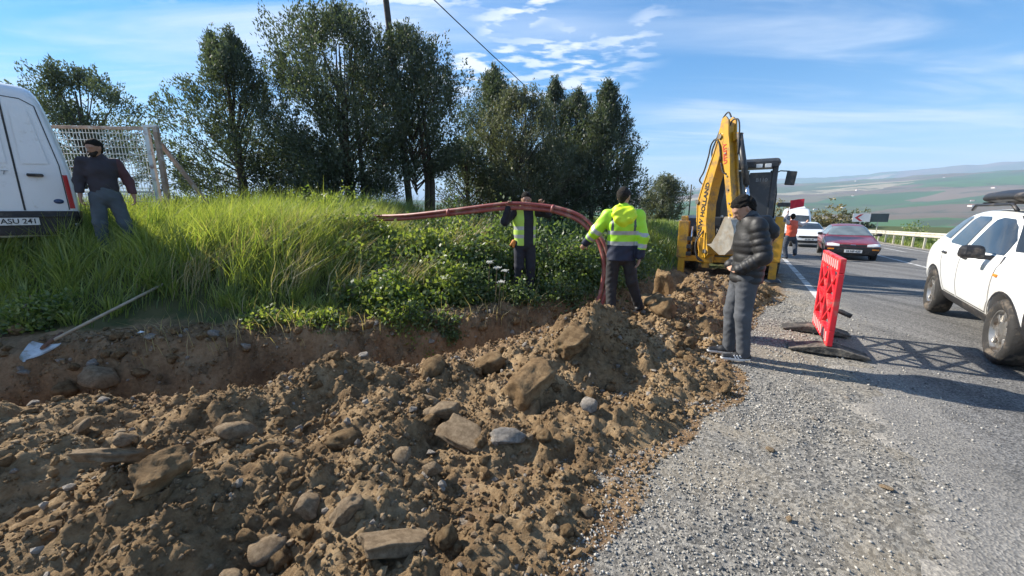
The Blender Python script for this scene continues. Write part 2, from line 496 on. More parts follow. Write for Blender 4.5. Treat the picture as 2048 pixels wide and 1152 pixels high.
mat('dry_stalk', (0.44, 0.37, 0.24), 0.85, var=0.2, scale=20)
mat('litter_white', (0.78, 0.78, 0.78), 0.6, var=0.05, scale=20)
mat('sign_white', (0.75, 0.75, 0.74), 0.5, var=0.05, scale=4)
mat('sign_red', (0.48, 0.03, 0.04), 0.5)
mat('sign_back', (0.055, 0.075, 0.08), 0.55, var=0.15, scale=4)
mat('cable', (0.02, 0.02, 0.022), 0.6)
mat('house_wall', (0.72, 0.70, 0.66), 0.8, var=0.06, scale=0.3)
mat('house_roof', (0.32, 0.13, 0.08), 0.85, var=0.15, scale=0.5)
mat('road_white', (0.62, 0.61, 0.58), 0.75, var=0.12, scale=3, dirt=(0.17, 0.16, 0.15), dirt_amt=0.62, dscale=5)

def soil_nodes(m, N, L, tc, c_dark, c_mid, c_light, sc=1.0):
    n1 = N.new('ShaderNodeTexNoise'); n1.inputs['Scale'].default_value = 1.7 * sc; n1.inputs['Detail'].default_value = 8; n1.inputs['Roughness'].default_value = 0.65
    n2 = N.new('ShaderNodeTexNoise'); n2.inputs['Scale'].default_value = 23 * sc; n2.inputs['Detail'].default_value = 6; n2.inputs['Roughness'].default_value = 0.7
    for n in (n1, n2): L.new(tc.outputs['Object'], n.inputs['Vector'])
    ad = N.new('ShaderNodeMath'); ad.operation = 'ADD'
    mu = N.new('ShaderNodeMath'); mu.operation = 'MULTIPLY'; mu.inputs[1].default_value = 0.55
    L.new(n2.outputs['Fac'], mu.inputs[0]); L.new(n1.outputs['Fac'], ad.inputs[0]); L.new(mu.outputs[0], ad.inputs[1])
    rp = N.new('ShaderNodeValToRGB')
    e = rp.color_ramp.elements
    e[0].position = 0.58; e[0].color = tuple(c_dark) + (1,)
    e[1].position = 0.98; e[1].color = tuple(c_light) + (1,)
    k = e.new(0.78); k.color = tuple(c_mid) + (1,)
    L.new(ad.outputs[0], rp.inputs[0])
    return rp.outputs[0], n2.outputs['Fac']

def soil_mat(name, cd, cm, cl, bump=0.9, sc=1.0):
    m = bpy.data.materials.new(name); m.use_nodes = True
    N, L = nt(m); b = N['Principled BSDF']
    b.inputs['Roughness'].default_value = 0.95; b.inputs['Specular IOR Level'].default_value = 0.15
    tc = N.new('ShaderNodeTexCoord')
    c, h = soil_nodes(m, N, L, tc, cd, cm, cl, sc)
    L.new(c, b.inputs['Base Color'])
    n3 = N.new('ShaderNodeTexNoise'); n3.inputs['Scale'].default_value = 55 * sc; n3.inputs['Detail'].default_value = 8; n3.inputs['Roughness'].default_value = 0.75
    L.new(tc.outputs['Object'], n3.inputs['Vector'])
    bp = N.new('ShaderNodeBump'); bp.inputs['Strength'].default_value = bump; bp.inputs['Distance'].default_value = 0.03
    L.new(n3.outputs['Fac'], bp.inputs['Height']); L.new(bp.outputs[0], b.inputs['Normal'])
    MATS[name] = m
    return m
soil_mat('soil', (0.120, 0.075, 0.040), (0.275, 0.185, 0.100), (0.45, 0.325, 0.19), bump=1.0)
soil_mat('clod', (0.135, 0.083, 0.042), (0.285, 0.187, 0.097), (0.44, 0.31, 0.17), sc=1.3, bump=1.0)
soil_mat('rock_tan', (0.15, 0.105, 0.065), (0.26, 0.19, 0.12), (0.38, 0.29, 0.19), bump=0.7, sc=2.0)
soil_mat('rock_grey', (0.15, 0.13, 0.11), (0.26, 0.23, 0.195), (0.38, 0.34, 0.29), bump=0.6, sc=2.0)

def ground_material():
    m = bpy.data.materials.new('ground'); m.use_nodes = True
    N, L = nt(m); b = N['Principled BSDF']
    b.inputs['Roughness'].default_value = 0.92; b.inputs['Specular IOR Level'].default_value = 0.2
    tc = N.new('ShaderNodeTexCoord')
    at = N.new('ShaderNodeAttribute'); at.attribute_name = 'zone'
    sp = N.new('ShaderNodeSeparateColor'); L.new(at.outputs['Color'], sp.inputs[0])
    soil, _ = soil_nodes(m, N, L, tc, (0.105, 0.064, 0.036), (0.225, 0.145, 0.080), (0.35, 0.24, 0.14))
    # gravel: speckled stones
    vo = N.new('ShaderNodeTexVoronoi'); vo.inputs['Scale'].default_value = 62
    L.new(tc.outputs['Object'], vo.inputs['Vector'])
    rg = N.new('ShaderNodeValToRGB')
    e = rg.color_ramp.elements
    e[0].position = 0.0; e[0].color = (0.10, 0.096, 0.088, 1); e[1].position = 1.0; e[1].color = (0.37, 0.345, 0.30, 1)
    k = e.new(0.5); k.color = (0.21, 0.198, 0.178, 1)
    s2 = N.new('ShaderNodeSeparateColor'); L.new(vo.outputs['Color'], s2.inputs[0]); L.new(s2.outputs[0], rg.inputs[0])
    ng = N.new('ShaderNodeTexNoise'); ng.inputs['Scale'].default_value = 1.1; ng.inputs['Detail'].default_value = 7; ng.inputs['Roughness'].default_value = 0.65
    L.new(tc.outputs['Object'], ng.inputs['Vector'])
    mr = N.new('ShaderNodeMapRange'); mr.inputs['From Min'].default_value = 0.46; mr.inputs['From Max'].default_value = 0.66
    L.new(ng.outputs['Fac'], mr.inputs['Value'])
    dm = N.new('ShaderNodeMath'); dm.operation = 'MULTIPLY'; dm.inputs[1].default_value = 0.6; L.new(mr.outputs[0], dm.inputs[0])
    gm = N.new('ShaderNodeMix'); gm.data_type = 'RGBA'; gm.inputs['B'].default_value = (0.33, 0.275, 0.195, 1)
    L.new(dm.outputs[0], gm.inputs['Factor']); L.new(rg.outputs[0], gm.inputs['A'])
    # turf
    ntf = N.new('ShaderNodeTexNoise'); ntf.inputs['Scale'].default_value = 3; ntf.inputs['Detail'].default_value = 8
    L.new(tc.outputs['Object'], ntf.inputs['Vector'])
    tf = N.new('ShaderNodeValToRGB'); e = tf.color_ramp.elements
    e[0].position = 0.35; e[0].color = (0.055, 0.070, 0.026, 1); e[1].position = 0.68; e[1].color = (0.12, 0.11, 0.05, 1)
    L.new(ntf.outputs['Fac'], tf.inputs[0])
    # far fields: long plots of green, bare earth and scrub
    mp = N.new('ShaderNodeMapping'); mp.inputs['Rotation'].default_value = (0, 0, R(33)); mp.inputs['Scale'].default_value = (1 / 520.0, 1 / 210.0, 0)
    L.new(tc.outputs['Object'], mp.inputs['Vector'])
    nd = N.new('ShaderNodeTexNoise'); nd.inputs['Scale'].default_value = 1.2; nd.inputs['Detail'].default_value = 4
    L.new(mp.outputs[0], nd.inputs['Vector'])
    mv = N.new('ShaderNodeMix'); mv.data_type = 'VECTOR'; mv.inputs['Factor'].default_value = 0.28
    L.new(mp.outputs[0], mv.inputs['A']); L.new(nd.outputs['Color'], mv.inputs['B'])
    v2 = N.new('ShaderNodeTexVoronoi'); v2.inputs['Scale'].default_value = 1.0; v2.distance = 'CHEBYCHEV'
    L.new(mv.outputs['Result'], v2.inputs['Vector'])
    s3 = N.new('ShaderNodeSeparateColor'); L.new(v2.outputs['Color'], s3.inputs[0])
    fr = N.new('ShaderNodeValToRGB'); fr.color_ramp.interpolation = 'CONSTANT'
    cols = [(0.0, (0.055, 0.125, 0.035)), (0.20, (0.13, 0.098, 0.066)), (0.38, (0.075, 0.105, 0.045)), (0.52, (0.165, 0.125, 0.088)), (0.64, (0.045, 0.105, 0.035)), (0.80, (0.13, 0.115, 0.07)), (0.93, (0.29, 0.25, 0.16))]
    e = fr.color_ramp.elements
    e[0].position = 0; e[0].color = cols[0][1] + (1,)
    e[1].position = cols[1][0]; e[1].color = cols[1][1] + (1,)
    for p, c in cols[2:]:
        k = e.new(p); k.color = c + (1,)
    L.new(s3.outputs[0], fr.inputs[0])
    ns = N.new('ShaderNodeTexNoise'); ns.inputs['Scale'].default_value = 0.0075; ns.inputs['Detail'].default_value = 9; ns.inputs['Roughness'].default_value = 0.68
    L.new(tc.outputs['Object'], ns.inputs['Vector'])
    ms = N.new('ShaderNodeMapRange'); ms.inputs['From Min'].default_value = 0.52; ms.inputs['From Max'].default_value = 0.60
    L.new(ns.outputs['Fac'], ms.inputs['Value'])
    sm = N.new('ShaderNodeMath'); sm.operation = 'MULTIPLY'; sm.inputs[1].default_value = 0.75; L.new(ms.outputs[0], sm.inputs[0])
    fs = N.new('ShaderNodeMix'); fs.data_type = 'RGBA'; fs.inputs['B'].default_value = (0.050, 0.062, 0.034, 1)
    L.new(sm.outputs[0], fs.inputs['Factor']); L.new(fr.outputs[0], fs.inputs['A'])
    # put together
    def ragged(sock, amt=0.5, sc=5.0):
        n = N.new('ShaderNodeTexNoise'); n.inputs['Scale'].default_value = sc; n.inputs['Detail'].default_value = 6; n.inputs['Roughness'].default_value = 0.7
        L.new(tc.outputs['Object'], n.inputs['Vector'])
        a = N.new('ShaderNodeMath'); a.operation = 'MULTIPLY_ADD'; a.inputs[1].default_value = amt * 2; a.inputs[2].default_value = -amt
        L.new(n.outputs['Fac'], a.inputs[0])
        d = N.new('ShaderNodeMath'); d.operation = 'ADD'; L.new(sock, d.inputs[0]); L.new(a.outputs[0], d.inputs[1])
        r = N.new('ShaderNodeMapRange'); r.inputs['From Min'].default_value = 0.35; r.inputs['From Max'].default_value = 0.65
        L.new(d.outputs[0], r.inputs['Value'])
        return r.outputs[0]
    m1 = N.new('ShaderNodeMix'); m1.data_type = 'RGBA'; L.new(ragged(sp.outputs[0]), m1.inputs['Factor']); L.new(tf.outputs[0], m1.inputs['A']); L.new(gm.outputs['Result'], m1.inputs['B'])
    m2 = N.new('ShaderNodeMix'); m2.data_type = 'RGBA'; L.new(ragged(sp.outputs[1]), m2.inputs['Factor']); L.new(m1.outputs['Result'], m2.inputs['A']); L.new(soil, m2.inputs['B'])
    m3 = N.new('ShaderNodeMix'); m3.data_type = 'RGBA'; L.new(sp.outputs[2], m3.inputs['Factor']); L.new(m2.outputs['Result'], m3.inputs['A']); L.new(fs.outputs['Result'], m3.inputs['B'])
    L.new(m3.outputs['Result'], b.inputs['Base Color'])
    nb = N.new('ShaderNodeTexNoise'); nb.inputs['Scale'].default_value = 48; nb.inputs['Detail'].default_value = 8; nb.inputs['Roughness'].default_value = 0.72
    L.new(tc.outputs['Object'], nb.inputs['Vector'])
    bp = N.new('ShaderNodeBump'); bp.inputs['Strength'].default_value = 0.8; bp.inputs['Distance'].default_value = 0.03
    L.new(nb.outputs['Fac'], bp.inputs['Height']); L.new(bp.outputs[0], b.inputs['Normal'])
    MATS['ground'] = m
ground_material()

def road_material():
    m = bpy.data.materials.new('asphalt'); m.use_nodes = True
    N, L = nt(m); b = N['Principled BSDF']
    b.inputs['Roughness'].default_value = 0.82; b.inputs['Specular IOR Level'].default_value = 0.3
    tc = N.new('ShaderNodeTexCoord')
    vo = N.new('ShaderNodeTexVoronoi'); vo.inputs['Scale'].default_value = 85
    L.new(tc.outputs['Object'], vo.inputs['Vector'])
    s2 = N.new('ShaderNodeSeparateColor'); L.new(vo.outputs['Color'], s2.inputs[0])
    rg = N.new('ShaderNodeValToRGB'); e = rg.color_ramp.elements
    e[0].position = 0.1; e[0].color = (0.065, 0.064, 0.063, 1); e[1].position = 1.0; e[1].color = (0.22, 0.212, 0.20, 1)
    L.new(s2.outputs[0], rg.inputs[0])
    # worn streaks along the direction of travel
    mp = N.new('ShaderNodeMapping'); mp.inputs['Rotation'].default_value = (0, 0, R(31.3)); mp.inputs['Scale'].default_value = (2.2, 0.16, 1)
    L.new(tc.outputs['Object'], mp.inputs['Vector'])
    n1 = N.new('ShaderNodeTexNoise'); n1.inputs['Scale'].default_value = 1.0; n1.inputs['Detail'].default_value = 8; n1.inputs['Roughness'].default_value = 0.62
    L.new(mp.outputs[0], n1.inputs['Vector'])
    mr = N.new('ShaderNodeMapRange'); mr.inputs['From Min'].default_value = 0.38; mr.inputs['From Max'].default_value = 0.7; mr.inputs['To Min'].default_value = 0.78; mr.inputs['To Max'].default_value = 1.5
    L.new(n1.outputs['Fac'], mr.inputs['Value'])
    mu = N.new('ShaderNodeMix'); mu.data_type = 'RGBA'; mu.blend_type = 'MULTIPLY'; mu.inputs['Factor'].default_value = 1
    L.new(rg.outputs[0], mu.inputs['A']); L.new(mr.outputs[0], mu.inputs['B'])
    # dust and fine stone dragged over the edge
    at = N.new('ShaderNodeAttribute'); at.attribute_name = 'edge'
    n2 = N.new('ShaderNodeTexNoise'); n2.inputs['Scale'].default_value = 3.4; n2.inputs['Detail'].default_value = 9; n2.inputs['Roughness'].default_value = 0.72
    L.new(tc.outputs['Object'], n2.inputs['Vector'])
    ad = N.new('ShaderNodeMath'); ad.operation = 'MULTIPLY_ADD'; ad.inputs[1].default_value = 1.3; ad.inputs[2].default_value = -0.65
    L.new(n2.outputs['Fac'], ad.inputs[0])
    a2 = N.new('ShaderNodeMath'); a2.operation = 'ADD'; L.new(at.outputs['Fac'], a2.inputs[0]); L.new(ad.outputs[0], a2.inputs[1])
    r2 = N.new('ShaderNodeMapRange'); r2.inputs['From Min'].default_value = 0.4; r2.inputs['From Max'].default_value = 0.75; r2.inputs['To Max'].default_value = 0.6
    L.new(a2.outputs[0], r2.inputs['Value'])
    dc = N.new('ShaderNodeValToRGB'); e = dc.color_ramp.elements
    e[0].color = (0.12, 0.115, 0.108, 1); e[1].color = (0.34, 0.315, 0.275, 1)
    L.new(s2.outputs[1], dc.inputs[0])
    mx = N.new('ShaderNodeMix'); mx.data_type = 'RGBA'
    L.new(r2.outputs[0], mx.inputs['Factor']); L.new(mu.outputs['Result'], mx.inputs['A']); L.new(dc.outputs[0], mx.inputs['B'])
    L.new(mx.outputs['Result'], b.inputs['Base Color'])
    bp = N.new('ShaderNodeBump'); bp.inputs['Strength'].default_value = 0.6; bp.inputs['Distance'].default_value = 0.008
    L.new(vo.outputs['Distance'], bp.inputs['Height']); L.new(bp.outputs[0], b.inputs['Normal'])
    MATS['asphalt'] = m
road_material()

# ------------------------------------------------------------------ ground sheet (rings about the standpoint, out to the horizon)
def make_ground():
    th = np.concatenate([np.arange(-62, 60, 0.31), np.arange(60, 100, 2.0), np.arange(100, 260, 5.0), np.arange(260, 298, 2.0)])
    th = np.radians(th)
    rr = [0.25]
    while rr[-1] < 15: rr.append(rr[-1] * 1.0088 + 0.0008)
    while rr[-1] < 26000: rr.append(rr[-1] * 1.048)
    rr = np.array(rr)
    A, Rr = np.meshgrid(th, rr)
    X = Rr * np.sin(A); Y = Rr * np.cos(A)
    Z = ground_h(X, Y)
    nr, na = X.shape
    V = np.stack([X.ravel(), Y.ravel(), Z.ravel()], 1)
    V = np.vstack([V, [[0, 0, float(ground_h(np.array([0.0]), np.array([0.0]))[0])]]])
    i, j = np.meshgrid(np.arange(nr - 1), np.arange(na), indexing='ij')
    j2 = (j + 1) % na
    F = np.stack([i * na + j, (i + 1) * na + j, (i + 1) * na + j2, i * na + j2], -1).reshape(-1, 4)
    me = raw_mesh('ground', V, F[:, ::-1], 'ground', smooth=True)
    s, n = road_sn(V[:, 0], V[:, 1]); dt = poly_sd(V[:, 0], V[:, 1], TRX); q = dt - 0.40
    r = np.hypot(V[:, 0], V[:, 1])
    z = np.zeros((len(V), 4), np.float32); z[:, 3] = 1
    z[:, 0] = (dt < -0.2) * sstep((10.5 - n) / 2)
    bare = sstep((1.0 - q) / 0.7)
    bx, by = V[:, 0], V[:, 1]
    bare = np.maximum(bare, 0.9 * np.exp(-(((bx + 4.6) / 0.55) ** 2 + ((by - 4.6) / 0.6) ** 2)))
    bare = np.maximum(bare, 0.8 * np.exp(-(((bx + 2.6) / 0.4) ** 2 + ((by - 5.4) / 0.35) ** 2)))
    near_side = np.where(dt < 0, sstep((1.9 + dt) / 0.9), bare)
    z[:, 1] = np.maximum(np.where(dt < 0, near_side, bare), 0.75 * sstep((heap_h(bx, by, False) + 0.0455) / 0.02) * (r < 12)) * (s < 11) * (r < 20)
    z[:, 2] = sstep((r - 45) / 120) * np.maximum(sstep((n - 10) / 8), sstep((r - 80) / 100))
    a = me.attributes.new('zone', 'FLOAT_COLOR', 'POINT'); a.data.foreach_set('color', z.ravel())
    o = link('ground', me); tag(o, kind='structure')
    # centre cap
    return o

# ------------------------------------------------------------------ road
def make_road():
    S = np.concatenate([np.arange(-14, 24, 0.12), np.arange(24, 66.1, 2.0)])
    Nn = np.concatenate([[-0.37, -0.35], np.linspace(-0.1, 7.0, 22), [7.25, 7.28]])
    SS, NN = np.meshgrid(S, Nn, indexing='ij')
    wig = (0.22 * perlin(SS * 0.9, SS * 0 + 4.4) + 0.12 * perlin(SS * 3.1, SS * 0 + 1.4)) * (NN < -0.3)
    X, Y = road_xy(SS, NN + wig); Z = road_z(SS) + 0.012
    Z[:, 0] -= 0.14; Z[:, -1] -= 0.3
    ns, nn = X.shape
    i, j = np.meshgrid(np.arange(ns - 1), np.arange(nn - 1), indexing='ij')
    F = np.stack([i * nn + j, i * nn + j + 1, (i + 1) * nn + j + 1, (i + 1) * nn + j], -1).reshape(-1, 4)
    me = raw_mesh('road', np.stack([X.ravel(), Y.ravel(), Z.ravel()], 1), F, 'asphalt', smooth=False)
    ed = np.maximum(1.0 * sstep((1.15 - NN) / 1.5), 0.55 * sstep((NN - 6.0) / 1.0))
    ed *= np.where(SS < 9, 1, 0.75)
    a = me.attributes.new('edge', 'FLOAT', 'POINT'); a.data.foreach_set('value', ed.ravel().astype(np.float32))
    o = link('road', me); tag(o, kind='structure')
    def stripe(s0, s1, n0, w, name='road_marking'):
        m = MB(); k = max(2, int((s1 - s0) / 0.5))
        ss = np.linspace(s0, s1, k + 1)
        vs = []
        for s_ in ss:
            for d in (-w / 2, w / 2):
                x, y = road_xy(s_, n0 + d); vs.append((x, y, float(road_z(s_)) + 0.0165))
        m.add(vs, [(2 * i, 2 * i + 1, 2 * i + 3, 2 * i + 2) for i in range(k)])
        return m.build(name, 'road_white', o)
    stripe(6.4, 62, 0.05, 0.13)                       # edge line, worn away nearer by
    stripe(1, 60, 3.85, 0.12)                         # lane line
    for s0 in (7.0, 15.6, 25.6, 37.6): stripe(s0, s0 + 4.0, 5.75, 0.12)
    stripe(-4, 60, 6.8, 0.12)
    return o
road = make_road()

# ------------------------------------------------------------------ spoil heap
MOUNDS = [  # x, y, length along a, width, height, angle
    (0.90, 3.95, 0.95, 0.62, 0.57, 30), (1.45, 4.0, 0.75, 0.7, 0.26, 20), (0.15, 3.45, 0.75, 0.6, 0.24, 30),
    (-0.45, 3.45, 0.5, 0.55, 0.20, 20), (-1.50, 3.15, 0.62, 0.5, 0.36, 25), (-1.0, 2.7, 0.7, 0.6, 0.20, 0),
    (-2.15, 2.60, 0.75, 0.5, 0.32, 15), (-2.9, 2.0, 0.9, 0.55, 0.26, 50), (-4.2, 2.75, 0.9, 0.6, 0.30, 5),
    (-3.3, 2.8, 0.7, 0.4, 0.13, 10), (-1.7, 1.75, 0.9, 0.8, 0.27, 10), (-0.75, 1.75, 0.8, 0.8, 0.16, 20),
    (-2.6, 1.0, 0.8, 0.7, 0.26, 0), (-1.2, 0.75, 0.9, 0.6, 0.20, 0), (-4.2, 1.5, 1.0, 0.9, 0.22, 0), (-6.0, 2.2, 1.2, 0.7, 0.3, 8),
    (2.35, 5.6, 0.9, 0.55, 0.28, 45), (3.2, 6.45, 0.95, 0.62, 0.52, 50), (4.0, 7.2, 0.8, 0.75, 0.40, 50), (2.9, 5.6, 0.7, 0.55, 0.24, 45),
    (1.95, 4.9, 0.7, 0.5, 0.22, 50), (4.75, 7.9, 0.7, 0.5, 0.22, 50), (-0.1, 2.6, 0.8, 0.6, 0.10, 35), (1.75, 5.35, 0.5, 0.42, 0.16, 40),
    (1.55, 3.45, 0.75, 0.5, 0.16, 35), (0.75, 2.85, 0.8, 0.55, 0.13, 35), (0.2, 2.1, 0.75, 0.5, 0.11, 40), (-0.25, 1.45, 0.6, 0.5, 0.10, 30), (3.6, 6.3, 1.0, 0.45, 0.18, 50), (4.7, 7.3, 0.8, 0.45, 0.13, 50), (2.45, 4.75, 0.7, 0.4, 0.15, 55)]
def heap_h(X, Y, fine=True):
    acc = np.zeros_like(X)
    for x, y, a, b, h, an in MOUNDS:
        c, s_ = math.cos(R(an)), math.sin(R(an))
        u = ((X - x) * c + (Y - y) * s_) / a; v = (-(X - x) * s_ + (Y - y) * c) / b
        d = np.sqrt(u * u + v * v + 0.03)
        g = h * np.clip(1.28 - d, 0, None) ** 1.25 * 0.95
        acc = (acc ** 3 + g ** 3) ** (1 / 3.0)
    dt = poly_sd(X, Y, TR)
    acc *= sstep((-dt - 0.36 - 0.5 * sstep((0.8 - X) / 2.5)) / 0.35)
    on = sstep(acc / 0.10)
    h = acc + on * (0.11 * perlin(X * 1.7 + 3, Y * 1.7) + 0.055 * perlin(X * 4.3, Y * 4.3 + 7))
    if fine:
        c1, r1 = cells(X * 3.4 + 0.3 * perlin(X * 5, Y * 5), Y * 3.4 + 0.3 * perlin(X * 5 + 9, Y * 5), 11)
        h += on * 0.085 * r1 ** 2 * sstep((0.62 - c1) / 0.35)
        c2, r2 = cells(X * 9.5, Y * 9.5, 45)
        h += on * 0.035 * r2 * sstep((0.6 - c2) / 0.35)
        c3, r3 = cells(X * 19, Y * 19, 77)
        h += on * 0.020 * r3 * sstep((0.6 - c3) / 0.35)
        h += on * 0.024 * fbm(X * 9, Y * 9, 4)
        # ribs left by the bucket
        h += on * 0.012 * perlin((X * 0.7 + Y) * 6.0, (X - 0.7 * Y) * 1.4)
    return h - 0.045
def make_heap():
    st = 0.018
    xs = np.arange(-6.2, 5.9, st); ys = np.arange(0.35, 8.9, st)
    X, Y = np.meshgrid(xs, ys, indexing='ij')
    jx = X + 0.008 * perlin(X * 40, Y * 40); jy = Y + 0.008 * perlin(X * 40 + 50, Y * 40)
    H = heap_h(X, Y)
    G = ground_h(X, Y, False)
    Z = G + H
    ok = H > -0.03
    nx, ny = X.shape
    i, j = np.meshgrid(np.arange(nx - 1), np.arange(ny - 1), indexing='ij')
    keep = ok[:-1, :-1] & ok[1:, :-1] & ok[1:, 1:] & ok[:-1, 1:]
    F = np.stack([i * ny + j, (i + 1) * ny + j, (i + 1) * ny + j + 1, i * ny + j + 1], -1)[keep]
    used = np.unique(F); mp = np.full(nx * ny, -1); mp[used] = np.arange(len(used))
    V = np.stack([jx.ravel(), jy.ravel(), Z.ravel()], 1)[used]
    me = raw_mesh('spoil_heap', V, mp[F], 'soil', smooth=False)
    o = link('spoil_heap', me)
    tag(o, 'long ridge of freshly dug brown earth heaped beside the trench', 'earth heap')
    return o
ground = make_ground()
make_heap()
def surf(x, y):
    """top of ground or heap at a point"""
    X = np.array([float(x)]); Y = np.array([float(y)])
    g = float(ground_h(X, Y)[0]); g0 = float(ground_h(X, Y, False)[0]); h = float(heap_h(X, Y)[0])
    return max(g, g0 + h) if h > -0.02 else g

# ------------------------------------------------------------------ rocks and clods
def rock_mesh(seed, mname, sub=3, flat=1.0, angular=0.0, rough=0.16, name='rock'):
    rnd = random.Random(seed)
    bm = bmesh.new()
    bmesh.ops.create_icosphere(bm, subdivisions=sub, radius=1.0)
    planes = [(Vector((rnd.gauss(0, 1), rnd.gauss(0, 1), rnd.gauss(0, 1))).normalized(), rnd.uniform(0.52, 0.85)) for _ in range(int(6 + 10 * angular))]
    ph = [rnd.uniform(0, 9) for _ in range(9)]
    for v in bm.verts:
        p = v.co.copy()
        r = 1 + rough * (math.sin(p.x * 3.1 + ph[0]) * math.cos(p.y * 2.7 + ph[1]) + 0.6 * math.sin(p.z * 5.3 + ph[2] + p.x * 3)) + 0.35 * rough * math.sin(p.y * 11 + ph[3] + 7 * p.z)
        p *= r
        for n, d in planes:
            k = p.dot(n) - d
            if k > 0: p -= n * k * (0.35 + 0.6 * angular)
        v.co = Vector((p.x, p.y, p.z * flat))
    V = np.array([v.co[:] for v in bm.verts])
    lump = fbm(V[:, 0] * 2.3 + seed, V[:, 1] * 2.3 + V[:, 2] * 1.7, 4) * (.16 if angular < .5 else .07)
    for v, l in zip(bm.verts, lump): v.co += v.co.normalized() * float(l)
    me = bpy.data.meshes.new(name); bm.to_mesh(me); bm.free()
    me.materials.append(MATS[mname])
    for p in me.polygons: p.use_smooth = True
    return me
CLODS = [rock_mesh(s, 'clod', 3, 0.8, 0.25, 0.2, 'earth_clod') for s in range(7)]
STONES = [rock_mesh(20 + s, 'rock_grey' if s % 2 else 'rock_tan', 3, 0.66, 0.95, 0.10, 'stone') for s in range(6)]
def put(name, me, x, y, size, rot=(0, 0, 0), sink=0.3, sc=(1, 1, 1), z=None):
    o = link(name, me)
    o.scale = tuple(size * c for c in sc); o.rotation_euler = rot
    zz = surf(x, y) if z is None else z
    o.location = (x, y, zz + size * sc[2] * (1 - sink) * 0.62)
    return o
def big(name, cat, label, x, y, size, me, rot=(0, 0, 0), sc=(1, 1, 1), sink=0.35):
    tag(put(name, me, x, y, size, rot, sink, sc), label, cat)
def block_mesh(seed, mname, dims, rough=0.03, name='rock'):
    rnd = random.Random(seed)
    bm = bmesh.new(); bmesh.ops.create_cube(bm, size=2)
    bmesh.ops.subdivide_edges(bm, edges=bm.edges[:], cuts=13, use_grid_fill=True)
    cutp = [(Vector((rnd.gauss(0, 1), rnd.gauss(0, 1), rnd.gauss(0, 1))).normalized(), rnd.uniform(.85, 1.15)) for _ in range(9)]
    ph = [rnd.uniform(0, 9) for _ in range(6)]
    for v in bm.verts:
        p = v.co.copy(); l = p.length
        p = p.lerp(p.normalized() * 1.15, 0.15)
        for nn_, dd_ in cutp:
            kk = p.dot(nn_) - dd_
            if kk > 0: p -= nn_ * kk * .9
        p.x += 0.16 * p.z * math.sin(ph[0]) + 0.05 * math.sin(5 * p.y + ph[1]) + rnd.gauss(0, rough * .3)
        p.y += 0.18 * p.x * math.sin(ph[2]) + 0.05 * math.sin(6 * p.z + ph[3]) + rnd.gauss(0, rough * .3)
        p.z += 0.07 * math.sin(4 * p.x + ph[4]) * math.cos(3 * p.y) + rnd.gauss(0, rough * .3)
        v.co = Vector((p.x, p.y, p.z))
    V = np.array([v.co[:] for v in bm.verts])
    lump = fbm(V[:, 0] * 2.1 + seed, V[:, 1] * 2.1 + V[:, 2] * 1.9, 4) * (.10 if mname == 'clod' else .045)
    for v, l in zip(bm.verts, lump):
        v.co += v.co.normalized() * float(l); v.co = Vector((v.co.x * dims[0], v.co.y * dims[1], v.co.z * dims[2]))
    me = bpy.data.meshes.new(name); bm.to_mesh(me); bm.free()
    me.materials.append(MATS[mname])
    for p in me.polygons: p.use_smooth = True
    return me
big('rock', 'rock', 'largest block of caked earth and stone, square-edged, on the face of the heap', 0.14, 3.02, 1.0, block_mesh(3, 'clod', (0.20, 0.15, 0.15), 0.02), (0.35, -0.2, 0.7), sink=0.95)
big('stone_slab', 'rock', 'long brown slab half buried below the square-edged earth block', -0.32, 2.42, 0.125, block_mesh(5, 'rock_tan', (1.5, 0.75, 0.35)), (0.25, 0.25, -0.5), sink=0.3)
big('stone_slab', 'rock', 'pale grey slab standing on edge at the foot of the heap', -0.02, 2.36, 0.085, block_mesh(6, 'rock_grey', (1.35, 0.6, 0.42)), (0.7, 0.1, 0.25), sink=0.3)
big('stone_slab', 'rock', 'large flat grey slab tilted on the dirt at the far left of the heap', -2.12, 1.86, 0.15, block_mesh(7, 'rock_tan', (1.15, 0.85, 0.22)), (-0.55, 0.35, 0.5), sink=0.1)
big('stone_slab', 'rock', 'big pale grey slab lying flat nearest the camera at the bottom edge', -0.52, 1.52, 0.13, block_mesh(8, 'rock_tan', (1.2, 0.7, 0.35)), (-0.25, 0.3, 0.5), sink=0.75)
big('stone', 'rock', 'upright grey stone at the bottom edge beside the big pale slab', -0.80, 1.62, 0.09, block_mesh(9, 'rock_tan', (0.6, 0.5, 0.8)), (0.3, 0.3, 0.7), sink=0.5)
big('rock', 'rock', 'big grey-brown boulder on the far lip of the trench near the shovel', -4.62, 4.08, 0.20, STONES[0], (0.3, 0.2, 0.4), (1, 0.9, 1.25), 0.3)
big('rock', 'rock', 'rounded boulder on the trench lip just right of the shovel blade', -5.0, 4.02, 0.13, CLODS[2], (0, 0, 1), sink=0.3)
big('rock', 'rock', 'brown boulder at the left edge on the trench lip', -5.9, 3.98, 0.15, CLODS[4], (0.2, 0, 2), sink=0.3)
big('rock', 'rock', 'grey oblong stone set in the far trench wall', -2.62, 4.44, 0.10, STONES[1], (0.2, 0.3, 0.2), (1.5, 0.8, 1), 0.5)
big('rock', 'rock', 'rough lumpy clod below the tilted flat grey slab', -1.75, 1.70, 1.0, block_mesh(21, 'clod', (0.10, 0.09, 0.085)), (0.4, 0.2, 1.1), sink=0.93)
big('rock', 'rock', 'pale tan stone, wider of the pair at lower left', -1.13, 1.52, 0.085, STONES[2], (0.2, 0.1, 0.3), sink=0.2)
big('rock', 'rock', 'brown stone touching the wider pale tan stone at lower left', -1.03, 1.70, 0.08, STONES[4], (0.1, 0.1, 1.3), sink=0.2)
